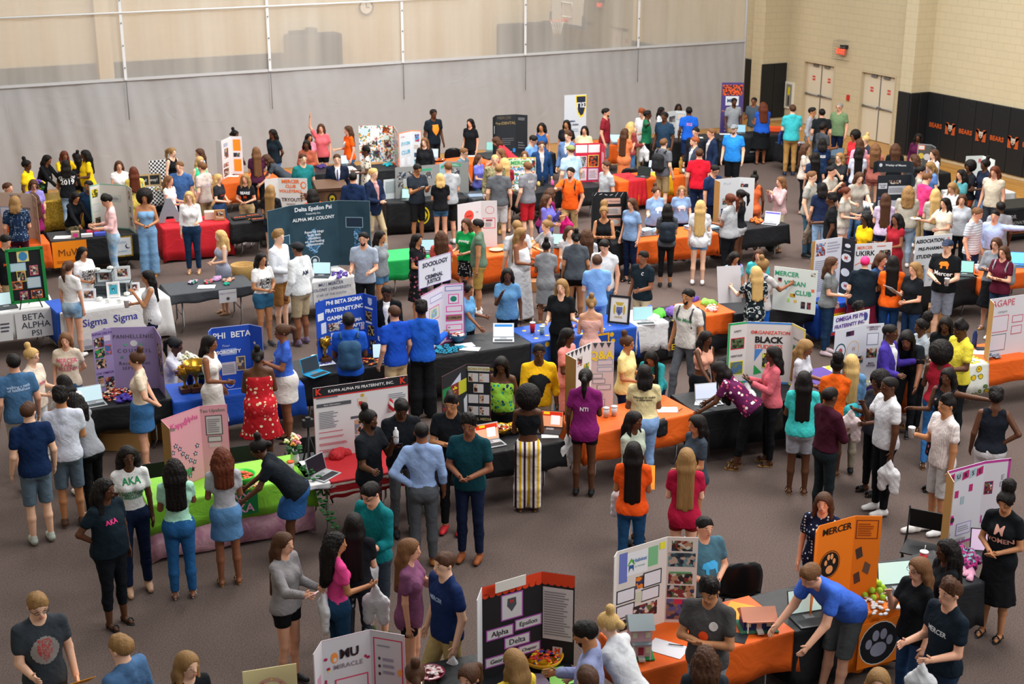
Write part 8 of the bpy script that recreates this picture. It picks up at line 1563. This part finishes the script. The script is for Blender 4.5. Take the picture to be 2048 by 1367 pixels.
1416 1057 176 30|l short black|t 446878|k 2a3038|sneak white|ccs b1.25|smiling person in blue-grey tee behind the photo board|f:@bear:.2:40a8e0:1.22
1411 1315 0 185|m *curly brown|t 2c3238|j black|flat black|ffs|person with big curly hair at the bottom edge
1373 914 168 182|a *xlong dblonde|Ln b01c40|S 7a1c24|sneak white|ffs|person in long crimson tee with very long fair hair
1267 901 168 180|m *xlong black|t f0581c|j 24507c|flat tan|ffs|person in orange tee and blue jeans with straight black hair|folder:R:f08a18:orange folder between the orange and crimson tees|bag:L:dcdce0:white carrier bag beside the orange tee
1269 840 168 50|d *mid black|t a8b4a4|j ldenim|flat black|bfs|person in sage and white top beside the orange table
1393 847 168 295|m *long black|t 39434f|S c04040|sneak white|fbs|person in dark slate tee facing left by the crimson tee
1289 745 166 185|b *bob black|ti e0cf9c|j 7c9cc8|flat black|ffs b1.35|person in pale yellow tee with back print and blue jeans|B:educate to make/a difference:.045:4a4030:1.3
1255 686 168 60|m *bun brown|t e4d490|j navy|flat black|ffs g|person in pale yellow tee and glasses with high bun
1327 728 0 345|b *xlong black|l 2a8a90|j navy|flat black|tts l32 n5|person with long straight hair leaning on the table in a teal top
1413 676 170 40|d *braids black|cn e0a48c|M 15181e|flat black|dts l8|smiling person in peach camisole and black skirt leaning on the table
1437 738 0 250|d *braids black|t floralplum|c 16181c|sandal tan|tts l45 b1.15|person in flowered blouse bent over a laptop
1546 708 168 275|d *mid black|l c8606c|j 16181c|sandal brown|ppb-|
1608 758 168 185|d *braids black|t 3cbcb8|s 9a9ca6|sandal black|ffs b1.15|person in turquoise tee and grey shorts, back turned
1612 694 166 60|b *braids dblonde|t bcbcc4|j denim|flat black|ffs n15|person in pale tee with golden braids left of the header card|f:BSU:.1:navy
1376 592 182 320|m short black|t d0ccc8|j 5a5e66|sneak white|bbw|walking person in grey tee with green script and earphones|pack:3a3c42:grey backpack on the walking person with earphones|f:Thin Mints:.07:2a7a4a:1.3|beard:black
1286 514 172 320|b short black|t 16222a|c c8b494|flat black|fbs|person in black tee with small white crest and khaki trousers|f:C:.07:white:1.36:-.06|phone:R:black:phone held by the black tee with the small crest
1335 418 165 185|m *xlong black|t 4a4c50|c 141416|sneak black|ffs|person in charcoal tee and leggings with long black hair|pack:16202c:small black backpack below the long black hair
1401 411 168 178|a *xlong blonde|Ln dcdce0|S 6a94c0|sneak white|dfs|person in white tee and denim shorts with long blonde hair
1312 383 168 30|a *lowbun brown|t 7c98c0|j 15171b|flat black|bes b1.35|broad person in light blue bear tee talking|f:@bear:.2:dcdce0:1.24
1364 381 168 5|a *long dblonde|t 7c98c0|j navy|flat black|bbs g b1.05|person in light blue bear tee and glasses|f:@bear:.2:dcdce0:1.24
1263 407 0 320|l *long brown|t 7c98c0|j navy|flat black|bbs|person in light blue bear tee right beside the black board
1430 340 178 40|l short black|p 1c2c50|j navy|dress black|bds g n20|person in navy polo and glasses behind the white folding board
1399 307 180 180|l short brown|t c8182c|j 1c2848|sneak white|bbs b1.15|person in bright red tee with back to the camera
1460 398 172 230|b *pony auburn|t a4a6aa|j 15171b|sandal 8a5a34|ffs b1.25|person in light grey tee and black leggings at the white folding board|bag:L:dcdce0:white carrier bag held by the light grey tee
1481 389 164 240|d *pony black|s 16181c|S c8ccd0|flat brown|ffs|person in black tank top and white shorts at the white folding board
1509 356 0 185|d *bun black|s d8683c|S d8683c|flat black|bbs|person in rust orange romper behind the white folding board
1561 363 168 300|l *long lbrown|l c8a4a8|j d0bfa4|flat tan|mms|person in pink cardigan with hands pressed together
1468 258 182 345|a short lbrown|t 2a86dc|k 15171b|sneak white|bbs b1.15|person in bright blue tee and grey cap with full beard|cap:7a7e84|beard:brown
1423 266 182 285|l short lbrown|j 1a2844 b4b0b0|j navy|dress brown|bbs|person in navy blazer facing left beside the bright blue tee
1389 283 180 285|a short red|j 3a4252 b8bcc4|j dgrey|dress brown|bbs|person in grey blazer with ginger hair and beard|beard:red
1391 264 178 330|l short black|j 1c1f28 c8c8cc|j black|dress black|bbs|person in black blazer behind the ginger hair
1328 286 176 140|a short lbrown|p 62646c|k a08a64|sneak white|bbs|person in grey polo and khaki shorts wearing a black backpack|pack:18191c:black backpack on the grey polo
1329 233 184 330|d short black|p 22384e|k khaki|sneak white|bbs b1.1|tall person in navy polo with name tag near the curtain
1378 222 176 190|d short black|t 1c5cc8|k 1a2a50|sneak white|bbs|person in royal blue back-printed tee by the small photo board|B:XQ:.1:e08090:1.3
1323 221 0 60|d *mid black|t d4d8dc|j black|flat black|efs|person in white top and black head scarf by the small photo board
1357 215 0 10|d *mid black|t 8a8c94|j black|flat black|bbs|person whose black hair shows above the small photo board
1284 226 176 320|a curlshort red|t d4d4d8|j 9a8a68|sneak white|ffs n22|person in white tee with curly ginger hair looking down
1295 229 178 80|d short black|q 1c6a48|j black|dress black|bos g|person in dark green stretching an arm to the right
1250 265 166 150|l *xlong brown|Ln d8794a|n =|flat black|fps|person in orange tunic dress with very long brown hair
1262 252 168 130|a *wavy blonde|l 8a3c3c|j 4a74a4|sneak white|ffs|person in dusty red sweater with wavy blonde hair|bag:R:dcdce0:white carrier bag near the dusty red sweater
1470 204 180 20|d short black|p 8c9096|j khaki|dress brown|bbs|person in grey polo standing before the purple banner|beard:black
1508 202 178 340|b short black|p 44505c|k khaki|dress brown|bfs g|person in dark grey polo right of the purple banner
1526 212 170 200|b *wavy auburn|k 1c52b8|M 15171b|flat black|ffs b1.42|broad person in royal blue blouse and black skirt
1581 217 178 190|a short brown|p 3cb0b8|j a8804a|sneak navy|ffs b1.1|person in turquoise shirt and tan trousers|bag:L:1c3c7c:blue drawstring bag on the turquoise shirt
1625 223 176 60|m short black|q 9a9ca4|k khaki|sneak black|bbs|person with cropped black hair nearest the left double doors
1644 226 176 190|l short black|t 1a1e22|k dgrey|sneak black|bbs b1.15|person in black tee before the left double doors|bag:L:dcdce0:white carrier bag by the left double doors
1679 214 178 330|l buzz grey|t 6c8460|j navy|sneak black|bbs g b1.1|older person in sage green tee before the right doors
1647 255 176 120|b curlshort black|t 40444a|j black|sneak black|ffs|person in charcoal tee with a colourful print by the door tables
1709 272 165 300|b *afro black|t c82c34|j navy|flat black|ffs g|person in red tee and glasses with round curly hair
1731 280 165 310|a *lowbun blonde|t 2a2e3c|j navy|flat black|pfs|person in navy tee with tied blonde hair near the right doors
1645 285 0 185|d *bob black|t 1a2e50|j navy|flat black|ffs|person in navy back-printed tee beside the door tables|B:2020:.09:white:1.3
1612 296 166 70|l *curly brown|t cfc4b8|j black|flat tan|ffs|person in cream top with wavy dark hair left of the navy tees
1631 313 166 190|l *xlong black|t 1c2c48|n =|flat black|bbs|person in navy dress with straight black hair to the waist
1679 315 168 320|a *long dblonde|t 26282c|j black|flat black|mbs|person in black printed tee holding a phone to the ear|f:freedom:.06:white:1.28
1717 304 166 190|d *braids black|t c8ccdc|S navy|flat black|ffs|person in white and blue raglan tee with long braid
1719 286 0 200|l *mid brown|t d09cb4|j black|flat black|bbs|person in pink behind the raglan tee
1751 296 170 185|l *curly lbrown|l b0685c|S =|flat tan|ffs|person in rust romper with very long wavy hair
1791 296 168 190|l *curly brown|t 16191e|j black|flat black|bbs|person in black with dark curly hair by the right door post
1841 276 168 345|d *wavy black|l 4c1838|j black|flat black|bbs|smiling person in maroon cardigan by the black wall pads
1868 308 168 290|a *mid brown|t d4d4d8|j black|flat black|fbs|person in white tee with pink and green letters|f:R C:.09:d83c7c:1.28
1828 318 0 250|l *curly brown|t 30343a|j black|flat black|ffs|person with bowed brown hair behind the curved header
1842 342 176 80|l short black|t a29c92|j denim|sneak white|bfs b1.1|person in taupe tee right of the dark board
1860 333 0 290|a *long dblonde|t 5c80c0|j denim|flat tan|bfs n20|person in blue tee with sunglasses on the head
1855 356 178 110|a short lbrown|t d83c78|j khaki|sneak white|ffs n15|person in pink shirt with a wide neck leaning in
1922 349 168 300|l *curly black|t 4c9098|j denim|flat tan|ffs|smiling person in teal tee with dark wavy hair
1939 334 166 300|d *afro black|t 1c1e24|S a85030|flat black|fbs|person in black tee with short round curls by the R board
1970 329 170 290|d *bun black|t 1c2438|j 6a8cb4|sneak white|ffs|person in navy tee and pale jeans at the R board
1989 343 180 330|l long auburn|k c8bca8|j dgrey|dress brown|bbs n10|person in beige linen shirt with sunglasses hanging at the collar
1904 375 166 320|l *mid dblonde|q d4d8e0|j denim|flat black|ffs n20|person in white long-sleeved top looking down right of the dark board
1871 388 168 190|a *xlong blonde|t a8a49a|j navy|flat black|ffs|person in taupe tee with waist-long blonde hair
1817 382 168 182|a *curlm dblonde|t a8a296|j 9ab0c8|sneak white|ffs b1.42|broad person in taupe tee and pale jeans, back turned
1771 397 166 190|l *xlong brown|t c4b0cc|S 1c2440|sneak white|ffs b1.1|person in lilac tee and navy shorts, back turned
1719 355 168 20|a *long brown|t a8a298|j denim|flat black|tfs l12|smiling person in taupe tee reaching to the right
1663 342 180 50|l short black|t a8a298|k dgrey|sneak white|bms|person in taupe tee with fist at the mouth
1624 353 182 60|a short lbrown|t a2a098|j 3c5c70|sneak black|bbs b1.1|person in taupe tee with sunglasses on the head
1645 375 165 190|l *bob black|t 1a2440|j 8cacd0|sneak white|bbs b1.1|person in navy tee and pale jeans wearing a brown bag|bag:L:6a5a4c:small brown shoulder bag on the navy tee
1663 399 178 260|d fade black|t 16181c|j black|sneak black|bfs|person in black tee standing left of the bun and taupe tee
1692 384 166 60|l *lowbun auburn|t b0aaa0|S c8bcb8|sneak white|ffs|person in taupe tee and pale shorts with reddish hair
1731 438 166 300|d *braids black|t e8b414|j 1a1a1c|flat black|ffs g|person in golden yellow top and glasses above the UKIRK board
1793 438 166 310|b *wavy black|k 98202c|M =|flat black|ffs|person in dark red ruffled dress above the UKIRK board|paper:R:dcdcdc:white leaflet held by the dark red dress
1890 406 165 305|l *mid black|t d8ccb8|j 20242c|flat black|fgs|person in cream printed tee holding a plate|plate:R:dcdce0:white plate of food held by the cream printed tee
1924 399 166 355|l *long brown|t b4b8c0|j black|flat black|bfs|person in pale grey tee looking at the camera
1955 427 178 50|l short lbrown|p hstripe|k 1c2c4c|dress brown|bbs n15|person in white striped polo and navy shorts
1990 431 180 340|l short black|b a8b8e0|j khaki|dress brown|obs|person in light blue shirt pointing to the right
2001 414 176 200|d buzz black|t 9a9aa0|k dcdcdc|sneak black|bbs|person in grey tee behind the light blue shirt
1895 492 182 340|a short lbrown|t 15171a|k 7c8290|sneak white|fcs b1.12|person in black bear tee and navy cap|cap:1c2840|f:Mercer:.1:white:1.2|f:@bear:.16:f07a18:1.34|cup:L:dcdce0:white cup held by the black bear tee
1992 487 166 330|l *mid brown|q 7c8088|M 15171b|sandal grey|xxs g b1.1|person in grey top and black skirt, arms folded
2007 504 166 325|l *mid brown|t 54182c|j 24344c|sneak white|xxs g|person in maroon tee and patterned backpack, arms folded|pack:8a8c90:grey patterned backpack on the maroon tee
1664 526 168 65|l *mid brown|t 74787a|j 1c3450|sneak c8b4bc|bfs g b1.12|person in grey tee and dark jeans left of the pink hair
1730 524 165 180|a *buzz pink|t 16202a|M 6c1830|flat black|bfs b1.5|broad person in black tee and maroon skirt with cropped pink hair
1763 519 0 40|l *bob brown|t 2c4870|j navy|flat black|bbs|person in blue between the pink hair and the orange tee
1786 524 170 185|d *braids black|t f0641c|j 20406c|flat black|fps b1.05|person in orange tee and jeans with long black braids
1829 537 170 305|l *long dblonde|p 16191e|j 1c3456|flat black|fps|person in black polo with long fair hair facing left|paper:R:dcdcdc:white leaflets held by the black polo
1747 631 0 50|d curlshort black|t 1c1e24|j black|sneak black|bbs|person in black standing behind the white fraternity board
1781 664 180 60|d buzz black|j 40308c dcdce0|j 15171b|dress black|ees|person in purple blazer with back half turned
1813 677 0 350|b braids black|t 15191e|j black|sneak black|tts l38|person in black tee bent forward opposite the purple blazer
1843 652 168 285|d *puff black|t a0a8b0|j 14161a|sandal ltan|ffs|person in grey tee and black trousers with high curly puff|cup:L:e0dcdc:white cup held by the grey tee
1891 648 168 345|d *braids black|t 14171a|j black|flat black|mfs n12|person in black tee eating left of the yellow polo
1921 658 180 290|d fade black|p e4d444|j 15181c|dress black|ffs n15|person in bright yellow polo and black trousers
1882 704 168 182|d *bigafro+curly black|s a02030|j 2c5c90|sandal white|ffw|person in red tank and jeans with very big curly hair
1895 752 170 330|d *braids black|sn floralblk|n =|flat black|oes|person in black flowered sleeveless top stretching an arm
1893 809 178 290|m fade black|t vstripew|k b8b4b4|sneak white|dps|person in white striped tee and pale shorts holding a cup|cup:R:dcdce0:white cup held by the white striped tee
1992 794 168 185|d *curlshort black|s 181b24|j c8c4c8|flat tan|bhs b1.2|person in black tank with white trim and pale trousers
1778 771 182 285|d buzz black|t d4d4da|j 14161a|sneak white|dms b1.05|person in white tee and black track trousers|bag:L:dcdce0:white carrier bag with a dark bear beside the track trousers
1757 763 0 300|d *afro black|t 2c2c34|j black|flat black|fps|person in black behind the white tee with arms up|bag:R:dcc8c8:white carrier bag with orange print left of the white tee
1661 791 178 120|d buzz black|b 3c1424|j 1c2428|dress black|xxs|person in maroon shirt and dark jeans with folded arms
1674 730 166 185|d *puff black|t f4641c|S 8a7a6c|sandal tan|ffs|person in orange tee wearing a teal drawstring bag
1703 724 168 185|b *braids blonde|l 5c84ac|j 8a8070|sneak black|ffs|person in denim jacket with golden braids
1487 523 165 30|m *wavy black|t tiedye|S denim|flat tan|bbs n15|person in pastel tie-dye tee beside the hats
1522 512 0 350|l *long brown|t 44b4b8|j denim|flat tan|bbs|person in turquoise behind the bun of golden braids
1527 530 170 140|b *bun dblonde|t c0bcbc|j 1c58b0|sneak white|fgs|person in pale tee and blue trousers wearing a large backpack|pack:4a5060:large grey and black backpack by the vegan board
1512 545 168 200|a *long blonde|t tieblk|n =|flat black|gfs|person in black tie-dye dress with pale blonde ponytail|board:L:c0bcc0:grey poster sheet held by the black tie-dye dress
1647 1004 166 350|l *mid brown|tn dotnavy|M =|flat black|bbs b1.05|smiling person in navy polka dot dress
2011 1002 168 335|m *puff black|t 14171b|M 121316|heel black|ccs n15|person in black WOMEN tee and black skirt|f:WOMEN:.08:d8a090:1.2|f:M:.14:d8a090:1.31
1620 1150 178 305|l short lbrown|t 3e68cc|k 4c4f50|sneak white|tts l48 b1.1|person in bright blue tee bent over a laptop
1837 1136 168 300|l *long lbrown|t 15181b|j 2a4468|flat black|bms g|person in black tee and glasses with long straight hair
1893 1099 165 280|d *curly black|l 16181c|j black|sneak white|ffs|person in black jacket with white sleeve stripe and curly hair
1899 1184 178 300|l curlshort brown|t 15202a|j 24344a|sneak white|ffs|person in black tee holding a white bag, bottom right|bag:L:d8d8dc:white carrier bag held open at the bottom right|f:MERCER:.06:c8ccd0:1.28
1757 1362 0 0|a *mid dblonde|t 4a8a90|j black|flat black|bbs|person whose fair hair just shows at the bottom near the paw table
'''
FOLK = FOLK.replace('|ppb-|\n', '|pps|person in salmon blouse with flared sleeves looking at a phone|phone:L:black:phone held by the salmon blouse|bag:L:dcdce0:white paper bag hanging from the salmon blouse\n')
for _i, _r in enumerate([q for q in FOLK.strip().split('\n') if q.strip()]):
    _p = _r.split('|'); _n = _p[0].split()
    if _n[2] == '0': _n[2] = str((164 if _p[1].split()[1][0] == '*' else 177)+(_i*7) % 5-2)
    person('|'.join([' '.join(_n)]+_p[1:]))
